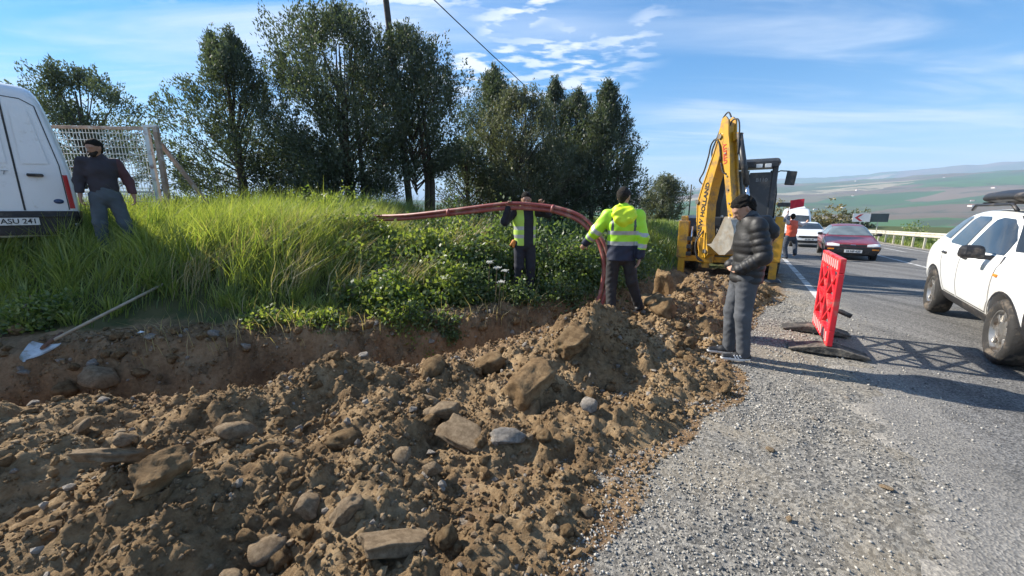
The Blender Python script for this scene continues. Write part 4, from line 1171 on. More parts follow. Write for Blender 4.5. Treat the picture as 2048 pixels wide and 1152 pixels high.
# worker in the yellow-green jacket, back to the camera
def hivis_man():
    x, y = 1.50, 5.32
    T = thing('person', 'worker in a bright yellow-green hooded jacket standing with his back turned at the trench', 'person', (x, y, .13), R(180 - 8))
    # facing away from the camera: his right is on the right of the picture
    J = pose(nb=(0, -.01, 1.47), head=(.0, -.035, 1.65), face=(-.55, -1, -.10), waist=(0, 0, 1.08),
             lsh=(.195, .0, 1.41), lel=(.34, -.06, 1.20), lwr=(.475, -.20, 1.02), lhand=(.5, -.5, -.75), lpalm=(-.3, -1, 0), lcurl=.45,
             rsh=(-.195, .0, 1.41), rel=(-.26, .06, 1.13), rwr=(-.235, .07, .87), rhand=(.10, .05, -1), rpalm=(1, .2, 0), rcurl=.3,
             lkn=(.11, -.03, .49), lan=(.10, .05, .085), rkn=(-.17, -.02, .51), ran=(-.30, -.10, .145), rfoot=(-.5, -1, 0))
    link('body', body_blob(J).mesh('body', .0088, 'skin'), T)
    A = lambda s_: (J[s_ + 'sh'], J[s_ + 'el'], J[s_ + 'wr'])
    def along(c, a, b):
        d = b - a; return ((c - a) @ d) / (d @ d)
    def paint(c):
        mi = np.zeros(len(c), int)                                     # 0 hi-vis, 1 reflective, 2 navy, 3 trim
        arm = np.zeros(len(c), bool)
        for s_ in 'lr':
            sh, el, wr = A(s_)
            dl = np.linalg.norm(np.cross(c - el, unit(wr - el)), axis=1); du = np.linalg.norm(np.cross(c - sh, unit(el - sh)), axis=1)
            tl = along(c, el, wr); tu = along(c, sh, el)
            lo = (dl < .088) & (tl > -.05); upp = (du < .092) & (tu > .32) & (tu < 1.1)
            out = np.abs(c[:, 0]) > .195 if s_ == 'r' else c[:, 0] > .22
            lo &= out; upp &= out
            arm |= lo | upp
            mi[lo & (tl > .62)] = 2
            mi[lo & (tl > .34) & (tl < .55)] = 1
            mi[(upp | lo) & (tl > -.22) & (tl < -.02)] = 1
        t = ~arm
        mi[t & (c[:, 2] < 1.02)] = 2
        mi[t & (c[:, 2] > 1.02) & (c[:, 2] < 1.075)] = 1
        mi[t & (c[:, 2] > 1.165) & (c[:, 2] < 1.215)] = 1
        mi[t & (np.abs(np.abs(c[:, 0]) - .145) < .017) & (c[:, 2] > 1.215)] = 3
        return mi
    tb = top_blob(J, .81, .045, 0, cuff=.95, sleeve_fat=.035)
    link('jacket', tb.mesh('jacket', .0088, ['hivis', 'reflective', 'navy', 'sign_back'], paint=paint, wrinkle=.0045, wscale=15), T)
    hb = Blob()
    hb.seg((-.075, .07, 1.47), (.075, .07, 1.47), .075, .075, k=.05).seg((-.10, .13, 1.42), (.10, .13, 1.42), .06, .06, k=.06)
    hb.seg((-.06, .15, 1.36), (.07, .15, 1.35), .055, .055, k=.06).seg((.0, .15, 1.31), (.03, .145, 1.27), .05, .03, k=.05)
    hb.seg((-.13, -.02, 1.47), (-.07, .08, 1.47), .04, .06, k=.04).seg((.13, -.02, 1.47), (.07, .08, 1.47), .04, .06, k=.04)
    link('hood', hb.mesh('hood', .009, 'hivis_hood', wrinkle=.008, wscale=16), T)
    link('trousers', pants_blob(J, .018).mesh('trousers', .010, 'jeans_black', wrinkle=.004, wscale=22), T)
    link('hair', hair_blob(J, top=.004, low=-.05).mesh('hair', .007, 'hair_grey', wrinkle=.002, wscale=50), T)
    for s_ in 'lr':
        z0 = J[s_ + 'an'][2] - .085
        link('shoe', shoe_blob(J, s_).mesh('shoe', .008, ['shoe_black', 'pale_shirt'], paint=lambda c: (c[:, 2] < z0 + .022).astype(int)), T)
hivis_man()

# worker carrying the red ducts, facing the camera, open vest
def vest_man():
    x, y = 0.22, 6.72
    T = thing('person', 'worker in open green vest and dark clothes holding up the red ducts', 'person', (x, y, .16), R(12))
    J = pose(head=(.02, -.01, 1.615), face=(-.25, -1, -.1), rsh=(-.20, .01, 1.42), rel=(-.36, -.06, 1.27), rwr=(-.32, -.155, 1.50), rhand=(.15, -.35, 1), rpalm=(0, -1, .1), rcurl=.75,
             lsh=(.20, .01, 1.43), lel=(.38, -.08, 1.40), lwr=(.235, -.165, 1.53), lhand=(-.3, -.35, 1), lpalm=(0, -1, .1), lcurl=.75)
    link('body', body_blob(J).mesh('body', .0105, 'skin_dark'), T)
    link('dark_jumper', top_blob(J, .88, .025, 0, cuff=.93).mesh('dark_jumper', .011, 'navy_top', wrinkle=.004, wscale=18), T)
    vb = top_blob(J, .86, .042, 0, arms=False, collar=False)
    vb.cut(lambda X, Y, Z: np.maximum(np.minimum(np.minimum(X + .045, .125 - X), -Y), np.abs(X) - .235))          # open down the front
    vb.cut(lambda X, Y, Z: np.minimum(.085 - np.sqrt((Z - 1.40) ** 2 + (np.abs(X) - .24) ** 2), .3))                 # arm holes
    def paint(c):
        return (((c[:, 2] > .99) & (c[:, 2] < 1.045)) | ((c[:, 2] > 1.13) & (c[:, 2] < 1.185))).astype(int)
    link('safety_vest', vb.mesh('safety_vest', .010, ['vest_green', 'reflective'], paint=paint, wrinkle=.003), T)
    link('trousers', pants_blob(J, .02).mesh('trousers', .012, 'navy_top', wrinkle=.004, wscale=20), T)
    link('hair', hair_blob(J, top=.014).mesh('hair', .009, 'hair_black', wrinkle=.003, wscale=40), T)
    for s_ in 'lr': link('boot', shoe_blob(J, s_).mesh('boot', .009, 'shoe_black'), T)
    gb = Blob().seg((-.20, -.02, .93), (-.25, -.02, .87), .035, .02, k=.02).seg((-.19, -.04, .92), (-.21, -.05, .84), .025, .02, k=.02)
    link('work_gloves', gb.mesh('work_gloves', .008, 'glove_orange'), T)
vest_man()

# man standing beside the van
def van_man():
    x, y = -6.45, 6.32
    z = float(ground_h(np.array([x]), np.array([y]))[0]) + .02
    T = thing('person', 'man in a dark top and grey-blue trousers standing beside the open gate and van', 'person', (x, y, z), R(40))
    J = pose(face=(-.75, -1, -.25), head=(-.015, -.035, 1.62), lel=(.29, .04, 1.15), lwr=(.33, -.03, .90), rel=(-.26, .02, 1.14), rwr=(-.27, -.07, .90), lkn=(.16, -.02, .49), lan=(.24, .04, .085), rkn=(-.12, -.03, .49), ran=(-.13, .03, .085), lcurl=.55, rcurl=.5)
    link('body', body_blob(J).mesh('body', .0105, 'skin_dark'), T)
    link('dark_top', top_blob(J, .95, .022, 0, cuff=.95).mesh('dark_top', .011, ['dark_top', 'maroon_sleeve'], paint=lambda c: (c[:, 0] > .20).astype(int), wrinkle=.004, wscale=16), T)
    link('trousers', pants_blob(J, .024).mesh('trousers', .012, 'teal_jeans', wrinkle=.004, wscale=20), T)
    link('hair', hair_blob(J, top=.012).mesh('hair', .009, 'hair_black', wrinkle=.003, wscale=40), T)
    bd = Blob(); hd = J['head']; f = unit(J['face']); u = v3(0, 0, 1); sd = np.cross(u, f)
    bd.seg(hd - u * .045 + f * .03 - sd * .03, hd - u * .078 + f * .048, .034, .034, k=.03).seg(hd - u * .045 + f * .03 + sd * .03, hd - u * .078 + f * .048, .034, .034, k=.03)
    link('beard', bd.mesh('beard', .008, 'hair_grey'), T)
    for s_ in 'lr': link('shoe', shoe_blob(J, s_).mesh('shoe', .009, 'shoe_black'), T)
van_man()

# flagger in an orange vest, waving the traffic on
def flag_man():
    x, y = 10.75, 15.05
    s_, n_ = road_sn(x, y)
    T = thing('person', 'flagger in an orange vest and dark jeans raising a red flag beside the digger', 'person', (x, y, float(road_z(s_)) + .012), R(178))
    J = pose(pel=(0, 0, .88), waist=(-.01, .02, 1.03), chest=(-.01, 0, 1.26), nb=(-.01, -.02, 1.43), head=(-.02, -.05, 1.58), face=(-.6, -1, -.05), lsh=(.185, .01, 1.38), rsh=(-.185, 0, 1.38),
             lel=(.33, -.02, 1.52), lwr=(.20, -.03, 1.73), lhand=(-.1, 0, 1), lpalm=(0, -1, 0), lcurl=1.1,
             rel=(-.42, -.12, 1.29), rwr=(-.66, -.22, 1.36), rhand=(-.5, -.2, 1), rpalm=(-1, -.3, 0), rcurl=.08,
             lhip=(.09, 0, .85), rhip=(-.09, 0, .85), lkn=(.13, -.06, .47), lan=(.10, .05, .085), rkn=(-.33, -.20, .60), ran=(-.22, .05, .22), rfoot=(-.4, -1, -.5))
    link('body', body_blob(J).mesh('body', .012, 'skin'), T)
    link('pale_sleeves', top_blob(J, .86, .018, 0, cuff=.95).mesh('pale_sleeves', .011, 'pale_shirt'), T)
    vb = top_blob(J, .84, .035, 0, arms=False, collar=False)
    vb.cut(lambda X, Y, Z: .08 - np.sqrt((Z - 1.36) ** 2 + (np.abs(X) - .235) ** 2))
    link('safety_vest', vb.mesh('safety_vest', .012, 'orange_vest', wrinkle=.003), T)
    link('jeans', pants_blob(J, .024).mesh('jeans', .011, 'blue_jeans', wrinkle=.004, wscale=20), T)
    link('hair', hair_blob(J, top=.014).mesh('hair', .010, 'hair_black'), T)
    for k in 'lr': link('shoe', shoe_blob(J, k).mesh('shoe', .010, 'shoe_black'), T)
    F = thing('red_flag', 'small red warning flag held up by the flagger in the orange vest', 'flag')
    F.location = T.location; F.rotation_euler = T.rotation_euler
    p = v3(.195, -.03, 1.80)
    MB().tube([p - v3(-.02, 0, .25), p + v3(-.02, 0, .42)], .012, 8).build('flag_pole', 'shovel_wood', F)
    n = 14; vs = []; fs = []
    for j in range(2):
        for i in range(n + 1):
            for k in range(6):
                t = i / n; u = k / 5
                vs.append((p[0] - .015 - .50 * t, p[1] + .04 * math.sin(7 * t + u) + .003 * j, p[2] + .42 - .34 * u * (1 - .15 * t) + .06 * t))
    N1 = (n + 1) * 6
    for i in range(n):
        for k in range(5):
            a = i * 6 + k; fs.append((a, a + 6, a + 7, a + 1)); fs.append((N1 + a, N1 + a + 1, N1 + a + 7, N1 + a + 6))
    MB().add(vs, fs).build('flag_cloth', 'flag_red', F, smooth=True)
flag_man()

# ------------------------------------------------------------------ vehicles
def bvh_of(me):
    bm = bmesh.new(); bm.from_mesh(me); t = BVHTree.FromBMesh(bm); bm.free(); return t
def loft_body(stations, name='body', sub=2):
    """stations: y, zb, ws, zm, wm, zbelt, wb, zr, wr"""
    rings = []
    for y, zb, ws, zm, wm, zt, wb, zr, wr in stations:
        e = min(.06, (zr - zt) * .35)
        half = [(.72 * ws, zb), (ws, zb + .05), (wm, zm), (wm * .995, zm + (zt - zm) * .65), (wb, zt), ((wb + wr) / 2, (zt + zr - e) / 2), (wr, zr - e), (wr * .78, zr - e * .18)]
        rings.append([(x, y, z) for x, z in half] + [(0, y, zr)] + [(-x, y, z) for x, z in reversed(half)] + [(0, y, zb)])
    n = len(rings[0]); vs = [p for r in rings for p in r]; fs = []
    for i in range(len(rings) - 1):
        for k in range(n):
            k2 = (k + 1) % n
            fs.append((i * n + k, i * n + k2, (i + 1) * n + k2, (i + 1) * n + k))
    fs.append(tuple(range(n))); fs.append(tuple((len(rings) - 1) * n + k for k in reversed(range(n))))
    m = MB(); m.add(vs, fs)
    me = m.mesh(name, ['white_paint'], smooth=True)
    o = bpy.data.objects.new('loft', me); C.objects.link(o)
    md = o.modifiers.new('s', 'SUBSURF'); md.levels = sub; md.render_levels = sub
    dg = bpy.context.evaluated_depsgraph_get()
    out = bpy.data.meshes.new_from_object(o.evaluated_get(dg)); bpy.data.objects.remove(o)
    return out
def cut_arches(me, wheels, rad, inner):
    o = bpy.data.objects.new('cutbody', me); C.objects.link(o)
    tools = []
    for wy, wz in wheels:
        m = MB()
        for sx in (-1, 1):
            m.lathe([(0.001, sx * inner), (rad, sx * inner), (rad, sx * 1.4), (0.001, sx * 1.4)], 'X', (0, wy, wz), 40)
        t = link('cutter', m.mesh('cutter', ['black_plastic'])); tools.append(t)
        b = o.modifiers.new('b', 'BOOLEAN'); b.operation = 'DIFFERENCE'; b.object = t; b.solver = 'EXACT'
    dg = bpy.context.evaluated_depsgraph_get()
    out = bpy.data.meshes.new_from_object(o.evaluated_get(dg))
    for t in tools + [o]: bpy.data.objects.remove(t)
    for p in out.polygons: p.use_smooth = True
    bm = bmesh.new(); bm.from_mesh(out)
    for e in bm.edges:
        if len(e.link_faces) == 2 and e.calc_face_angle(0) > R(38): e.smooth = False
    bm.to_mesh(out); bm.free()
    return out
def project(bvh, d, a, b, off):
    """drop a 2-D point onto the body along direction d: 'R' right side (-x), 'L' left, 'F' front, 'B' rear, 'T' top"""
    org, dr = {'R': ((-4, a, b), (1, 0, 0)), 'L': ((4, a, b), (-1, 0, 0)), 'F': ((a, -9, b), (0, 1, 0)), 'B': ((a, 9, b), (0, -1, 0)), 'T': ((a, b, 6), (0, 0, -1))}[d]
    h = bvh.ray_cast(Vector(org), Vector(dr))
    if h[0] is None: return None
    n = h[1] if h[1].dot(Vector(dr)) < 0 else -h[1]
    return h[0] + n * off
def panel(name, bvh, d, poly, mname, parent, off=.008, cuts=4, smooth=True, inset=0.0):
    if name == 'window' and inset:
        ca = sum(p[0] for p in poly) / len(poly); cb = sum(p[1] for p in poly) / len(poly)
        poly = [(a + (ca - a) * min(.3, inset / (abs(ca - a) + .06)), b + (cb - b) * min(.3, inset / (abs(cb - b) + .06))) for a, b in poly]
    bm = bmesh.new()
    f = bm.faces.new([bm.verts.new((a, b, 0)) for a, b in poly])
    bmesh.ops.triangulate(bm, faces=[f])
    for _ in range(7):
        ed = [e for e in bm.edges if e.calc_length() > .075]
        if not ed: break
        bmesh.ops.subdivide_edges(bm, edges=ed, cuts=1)
        bmesh.ops.triangulate(bm, faces=bm.faces[:])
    bad = []
    for v in bm.verts:
        p = project(bvh, d, v.co.x, v.co.y, off)
        if p is None: bad.append(v)
        else: v.co = p
    bmesh.ops.delete(bm, geom=bad, context='VERTS')
    for f in bm.faces: f.smooth = smooth
    me = bpy.data.meshes.new(name); bm.to_mesh(me); bm.free()
    me.materials.append(MATS[mname])
    return link(name, me, parent)
def strip(name, bvh, d, pts, w, mname, parent, off=.005, step=.05):
    P = []
    for (a, b), (c, e) in zip(pts[:-1], pts[1:]):
        k = max(1, int(math.hypot(c - a, e - b) / step))
        P += [(a + (c - a) * i / k, b + (e - b) * i / k) for i in range(k)]
    P.append(pts[-1])
    vs = []; ok = True
    for i, (a, b) in enumerate(P):
        q = P[min(i + 1, len(P) - 1)]; r = P[max(i - 1, 0)]
        tx, ty = q[0] - r[0], q[1] - r[1]; l = math.hypot(tx, ty) or 1
        for s_ in (-1, 1):
            p = project(bvh, d, a - ty / l * w / 2 * s_, b + tx / l * w / 2 * s_, off)
            vs.append(p)
    fs = [(2 * i, 2 * i + 1, 2 * i + 3, 2 * i + 2) for i in range(len(P) - 1) if all(vs[2 * i + k] is not None for k in range(4))]
    vs = [v if v is not None else Vector((0, 0, .3)) for v in vs]
    m = MB(); m.add(vs, fs)
    return m.build(name, mname, parent, smooth=True)
def wheel_parts(parent, x, y, z, rad, width, side, rim='steel', cover=False, spokes=7, rimr=.64):
    w = link('wheel', None, parent); w.location = (x, y, z); w.empty_display_size = .1
    hw = width / 2
    prof = [(rad * rimr, -hw * .8), (rad * .8, -hw), (rad * .93, -hw * .97), (rad, -hw * .72), (rad * 1.003, 0), (rad, hw * .72), (rad * .93, hw * .97), (rad * .8, hw), (rad * rimr, hw * .8)]
    MB().lathe(prof, 'X', (0, 0, 0), 40, closed=True).build('tyre', 'rubber', w, auto=50)
    m = MB(); s_ = side
    m.lathe([(rad * rimr, -s_ * hw * .8), (rad * rimr * 1.02, s_ * hw * .8), (rad * rimr * .93, s_ * hw * .82), (rad * rimr * .88, s_ * hw * .45), (rad * .42, s_ * hw * .30), (rad * .30, s_ * hw * .62), (rad * .12, s_ * hw * .66), (.001, s_ * hw * .66)], 'X', (0, 0, 0), 36)
    m.build('rim', rim, w, auto=40)
    m = MB()
    for k in range(spokes):
        a = 2 * math.pi * k / spokes
        m.box((s_ * hw * .52, math.cos(a) * rad * .46, math.sin(a) * rad * .46), (.03, rad * .11, rad * .30), Euler((a - math.pi / 2, 0, 0)).to_matrix())
    m.build('spokes', rim, w, bevel=.004)
    return w
def arc(cy, cz, r, a0, a1, n=14):
    return [(cy + r * math.cos(R(a0 + (a1 - a0) * i / n)), cz + r * math.sin(R(a0 + (a1 - a0) * i / n))) for i in range(n + 1)]
def plate(T, txt, c, face, w=.52, h=.112, tilt=0):
    m = MB(); m.box((0, 0, 0), (w, .012, h)); p = m.build('number_plate', 'plate_white', T, bevel=.003)
    p.location = c; p.rotation_euler = (R(tilt), 0, R(180) if face == 'B' else 0)
    t = link('plate_lettering', text_mesh(txt, h * .92, 'letter_black', .0015, xs=.95, bold=.0015), p)
    t.matrix_local = frame_mat((0, -.0085, 0), (1, 0, 0), (0, 0, 1))
    return p

def make_suv():
    T = thing('parked_car', 'white four-wheel-drive car with black roof box passing on the road', 'car', (6.66, 4.50, 0.012), R(-36.2))
    T.name = 'passing_car'
    st = [(-2.15, .34, .62, .55, .70, .78, .66, .85, .50), (-2.07, .27, .78, .57, .84, .87, .80, .95, .62), (-1.75, .24, .84, .62, .90, .97, .87, 1.03, .70), (-1.15, .24, .85, .66, .915, 1.02, .88, 1.08, .72), (-.92, .24, .85, .66, .91, 1.03, .88, 1.12, .72),
          (-.42, .24, .85, .66, .905, 1.03, .88, 1.47, .66), (-.12, .24, .85, .66, .905, 1.04, .88, 1.59, .64), (.5, .24, .85, .66, .905, 1.05, .885, 1.64, .645), (1.2, .24, .85, .67, .91, 1.07, .885, 1.63, .63), (1.7, .26, .85, .68, .915, 1.09, .875, 1.55, .61), (1.98, .32, .83, .68, .89, 1.08, .845, 1.30, .62), (2.15, .42, .76, .68, .82, .98, .78, 1.05, .60)]
    me = loft_body(st); bv = bvh_of(me)
    wy = (-1.33, 1.34)
    body = cut_arches(me, [(y, .34) for y in wy], .405, .52)
    body.materials.clear(); body.materials.append(MATS['suv_white'])
    link('body', body, T)
    for d in 'RL':
        panel('window', bv, d, [(-.78, 1.075), (-.62, 1.25), (-.38, 1.43), (-.16, 1.515), (.10, 1.53), (.20, 1.50), (.24, 1.09), (.10, 1.075)], 'glass', T, inset=.028)
        panel('window', bv, d, [(.33, 1.095), (.31, 1.50), (.42, 1.54), (.88, 1.54), (.97, 1.50), (1.07, 1.13), (1.0, 1.105)], 'glass', T, inset=.03)
        panel('window', bv, d, [(1.17, 1.16), (1.07, 1.50), (1.14, 1.53), (1.38, 1.51), (1.50, 1.44), (1.60, 1.24), (1.56, 1.18)], 'glass', T, inset=.022)
        strip('door_gap', bv, d, [(.285, 1.54), (.285, 1.05), (.27, .62), (.22, .45), (-.82, .45), (-.93, .60), (-.93, 1.02), (-.80, 1.09)], .012, 'black_plastic', T)
        strip('door_gap', bv, d, [(.285, .45), (.82, .45), (.95, .66), (1.06, .86), (1.13, 1.12), (1.03, 1.55)], .012, 'black_plastic', T)
        for wy_ in wy: strip('arch_trim', bv, d, arc(wy_, .34, .415, 5, 175), .028, 'black_plastic', T, .010)
        panel('sill_cladding', bv, d, [(-.90, .27), (-.94, .44), (.93, .44), (.90, .27)], 'black_plastic', T, .012)
        sx = -1 if d == 'R' else 1
        for hy in (-.0, .86):
            p = project(bv, d, hy + .12, .985, .012)
            m = MB(); m.box((0, 0, 0), (.035, .17, .032)); m.build('door_handle', 'black_plastic', T, bevel=.012).location = p
        m = MB(); m.box((0, 0, 0), (.22, .15, .155), taper=(.9, .8)); mm = m.build('wing_mirror', 'black_plastic', T, bevel=.045); mm.location = (sx * 1.02, -.60, 1.12)
        m = MB(); m.box((sx * .90, -.60, 1.06), (.14, .07, .05)); m.build('mirror_arm', 'black_plastic', T, bevel=.01)
        pt = project(bv, d, -1.02, .90, .01)
        m = MB(); m.box((0, 0, 0), (.02, .08, .03)); m.build('side_lamp', 'amber', T, bevel=.006).location = pt
        m = MB(); m.tube([(sx * .62, -.15, 1.60), (sx * .625, .0, 1.675), (sx * .625, 1.25, 1.675), (sx * .61, 1.42, 1.61)], .02, 10); m.build('roof_rail', 'black_plastic', T, smooth=True)
        panel('headlamp', bv, 'F', [(sx * .50, .72), (sx * .50, .86), (sx * .74, .90), (sx * .80, .74)], 'lamp_glass', T)
        panel('tail_lamp', bv, 'B', [(sx * .60, .82), (sx * .60, 1.02), (sx * .74, 1.02), (sx * .75, .82)], 'tail_red', T)
    panel('windscreen', bv, 'F', [(-.74, 1.145), (-.56, 1.53), (0, 1.57), (.56, 1.53), (.74, 1.145), (0, 1.125)], 'glass', T)
    # black front bumper wrapping round to the wheel arch
    panel('front_bumper', bv, 'F', [(-.86, .40), (-.86, .64), (-.6, .66), (.6, .66), (.86, .64), (.86, .40), (.6, .32), (-.6, .32)], 'black_plastic', T, .014)
    for d in 'RL': panel('front_bumper_side', bv, d, [(-2.10, .34), (-2.10, .70), (-1.80, .66), (-1.745, .40), (-1.73, .32)], 'black_plastic', T, .014)
    panel('grille', bv, 'F', [(-.46, .72), (-.46, .85), (.46, .85), (.46, .72)], 'black_plastic', T)
    for y in wy:
        for sx in (-1, 1): wheel_parts(T, sx * .79, y, .345, .345, .225, sx, 'steel', spokes=8, rimr=.66)
        m = MB(); m.tube([(-.7, y, .34), (.7, y, .34)], .06, 10); m.build('axle', 'black_plastic', T, smooth=True)
    # roof box, its own load
    B = thing('roof_box', 'glossy black roof box strapped on the white four-wheel-drive car', 'roof box', T.location, T.rotation_euler[2])
    st2 = [(-.98, 1.73, .12, 1.80, .16, 1.84, .15, 1.86, .08), (-.85, 1.70, .30, 1.78, .36, 1.88, .33, 1.93, .2), (-.2, 1.70, .36, 1.79, .40, 1.93, .37, 2.0, .25), (.6, 1.70, .36, 1.79, .40, 1.95, .37, 2.02, .26), (.85, 1.70, .34, 1.79, .38, 1.93, .35, 1.99, .24), (.95, 1.73, .28, 1.80, .32, 1.88, .3, 1.92, .2)]
    me = loft_body(st2, sub=2); me.materials.clear(); me.materials.append(MATS['black_plastic'])
    me.transform(Matrix.Translation((-.20, .55, 1.69)) @ Matrix.Diagonal((1.05, .8, .62, 1)) @ Matrix.Translation((0, 0, -1.70)))
    link('shell', me, B)
    for y in (.2, 1.0):
        m = MB(); m.box((.0, y, 1.70), (1.25, .05, .025)); m.build('cross_bar', 'black_plastic', B)
        m = MB(); m.box((.15, y, 1.78), (.05, .05, .06)); m.build('clip', 'black_plastic', B)
make_suv()

def make_red_car():
    s_, n_ = 19.5, 2.3
    x, y = road_xy(s_, n_)
    T = thing('saloon_car', 'dark red older saloon car with black bumper coming up the road', 'car', (x, y, float(road_z(s_)) + .012), R(-34))
    st = [(-2.13, .30, .62, .46, .72, .62, .66, .68, .52), (-2.06, .24, .74, .48, .82, .66, .78, .71, .62), (-1.6, .22, .78, .52, .84, .74, .81, .80, .66), (-1.0, .22, .79, .55, .845, .82, .81, .88, .68), (-.80, .22, .79, .55, .845, .86, .81, .92, .68),
          (-.30, .22, .79, .56, .845, .89, .81, 1.22, .60), (0.02, .22, .79, .56, .845, .90, .81, 1.345, .56), (.6, .22, .79, .56, .845, .91, .81, 1.385, .56), (1.0, .22, .79, .56, .845, .92, .81, 1.34, .55), (1.35, .23, .79, .56, .84, .93, .80, 1.12, .60), (1.62, .24, .78, .56, .835, .92, .79, .99, .64), (2.0, .28, .76, .56, .82, .88, .77, .95, .62), (2.12, .36, .70, .56, .76, .80, .72, .88, .56)]
    me = loft_body(st); bv = bvh_of(me); wy = (-1.28, 1.18)
    body = cut_arches(me, [(y_, .29) for y_ in wy], .33, .5); body.materials.clear(); body.materials.append(MATS['red_paint'])
    link('body', body, T)
    panel('windscreen', bv, 'F', [(-.68, .945), (-.50, 1.27), (0, 1.30), (.50, 1.27), (.68, .945), (0, .935)], 'glass_pale', T)
    panel('rear_window', bv, 'B', [(-.62, 1.02), (-.48, 1.27), (.48, 1.27), (.62, 1.02)], 'glass_pale', T)
    panel('bumper', bv, 'F', [(-.80, .30), (-.80, .56), (.80, .56), (.80, .30), (.5, .26), (-.5, .26)], 'black_plastic', T, .02)
    panel('grille', bv, 'F', [(-.38, .585), (-.38, .655), (.38, .655), (.38, .585)], 'black_plastic', T, .01)
    for sx in (-1, 1):
        d = 'L' if sx > 0 else 'R'
        panel('headlamp', bv, 'F', [(sx * .40, .585), (sx * .40, .665), (sx * .62, .69), (sx * .77, .675), (sx * .77, .60)], 'lamp_glass', T, .012)
        panel('indicator', bv, 'F', [(sx * .55, .46), (sx * .55, .51), (sx * .74, .51), (sx * .74, .46)], 'amber', T, .026)
        panel('window', bv, d, [(-.62, .955), (-.28, 1.18), (.02, 1.28), (.22, 1.30), (.24, .965)], 'glass_pale', T)
        panel('window', bv, d, [(.31, .965), (.30, 1.30), (.75, 1.30), (1.02, 1.20), (1.12, .99)], 'glass_pale', T)
        strip('door_gap', bv, d, [(.275, 1.3), (.27, .62), (.20, .32), (-.82, .32), (-.90, .88)], .012, 'black_plastic', T)
        strip('rubbing_strip', bv, d, [(-.95, .56), (.85, .56)], .05, 'black_plastic', T, .008)
        m = MB(); m.box((0, 0, 0), (.16, .09, .11)); m.build('wing_mirror', 'black_plastic', T, bevel=.03).location = (sx * .93, -.58, .98)
        m = MB(); m.box((sx * .82, -.58, .95), (.14, .05, .04)); m.build('mirror_arm', 'black_plastic', T)
        panel('tail_lamp', bv, 'B', [(sx * .45, .66), (sx * .45, .82), (sx * .72, .82), (sx * .72, .66)], 'tail_red', T)
    m = MB(); m.box((0, 0, 0), (.16, .02, .035)); m.build('badge', 'chrome', T, bevel=.01).location = project(bv, 'F', 0, .64, .015)
    p = project(bv, 'F', .02, .41, .03); plate(T, '34 NP 627', p, 'F')
    for y_ in wy:
        for sx in (-1, 1): wheel_parts(T, sx * .73, y_, .29, .29, .18, sx, 'steel', spokes=6)
make_red_car()

def make_white_saloon():
    s_, n_ = 28.6, 1.85
    x, y = road_xy(s_, n_)
    T = thing('saloon_car', 'newer white saloon car waiting behind the dark red one', 'car', (x, y, float(road_z(s_)) + .012), R(-33))
    st = [(-2.25, .30, .62, .50, .72, .70, .66, .76, .50), (-2.17, .24, .76, .52, .84, .76, .80, .82, .62), (-1.7, .22, .80, .56, .885, .86, .84, .93, .66), (-1.05, .22, .82, .60, .895, .94, .85, 1.01, .68), (-.85, .22, .82, .60, .895, .97, .85, 1.05, .68),
          (-.30, .22, .82, .60, .895, .98, .85, 1.34, .60), (.05, .22, .82, .60, .895, .99, .85, 1.455, .57), (.6, .22, .82, .60, .895, 1.0, .85, 1.49, .57), (1.1, .22, .82, .60, .895, 1.01, .85, 1.44, .56), (1.6, .24, .82, .6, .89, 1.03, .83, 1.22, .60), (2.0, .28, .80, .6, .87, 1.02, .80, 1.10, .62), (2.22, .40, .72, .60, .78, .92, .72, 1.0, .55)]
    me = loft_body(st); bv = bvh_of(me); wy = (-1.36, 1.28)
    body = cut_arches(me, [(y_, .31) for y_ in wy], .355, .5)
    link('body', body, T)
    panel('windscreen', bv, 'F', [(-.70, 1.075), (-.52, 1.38), (0, 1.41), (.52, 1.38), (.70, 1.075), (0, 1.06)], 'glass', T)
    panel('grille', bv, 'F', [(-.58, .64), (-.52, .73), (.52, .73), (.58, .64), (.3, .60), (-.3, .60)], 'black_plastic', T, .01)
    panel('lower_grille', bv, 'F', [(-.70, .36), (-.66, .47), (.66, .47), (.70, .36), (.4, .32), (-.4, .32)], 'black_plastic', T, .01)
    for sx in (-1, 1):
        d = 'L' if sx > 0 else 'R'
        panel('headlamp', bv, 'F', [(sx * .50, .68), (sx * .54, .77), (sx * .78, .82), (sx * .82, .76), (sx * .74, .69)], 'lamp_glass', T, .012)
        panel('window', bv, d, [(-.66, 1.06), (-.28, 1.30), (.02, 1.40), (.24, 1.42), (.26, 1.07)], 'glass', T)
        panel('window', bv, d, [(.34, 1.07), (.32, 1.42), (.85, 1.40), (1.20, 1.28), (1.28, 1.10)], 'glass', T)
        m = MB(); m.box((0, 0, 0), (.19, .10, .13)); m.build('wing_mirror', 'white_paint', T, bevel=.035).location = (sx * 1.0, -.62, 1.06)
        strip('door_gap', bv, d, [(.30, 1.42), (.30, .7), (.22, .36), (-.85, .36), (-.95, .98)], .012, 'black_plastic', T)
    p = project(bv, 'F', 0, .53, .02); plate(T, '59 AEL 84', p, 'F')
    for y_ in wy:
        for sx in (-1, 1): wheel_parts(T, sx * .78, y_, .31, .31, .2, sx, 'steel', spokes=10)
make_white_saloon()

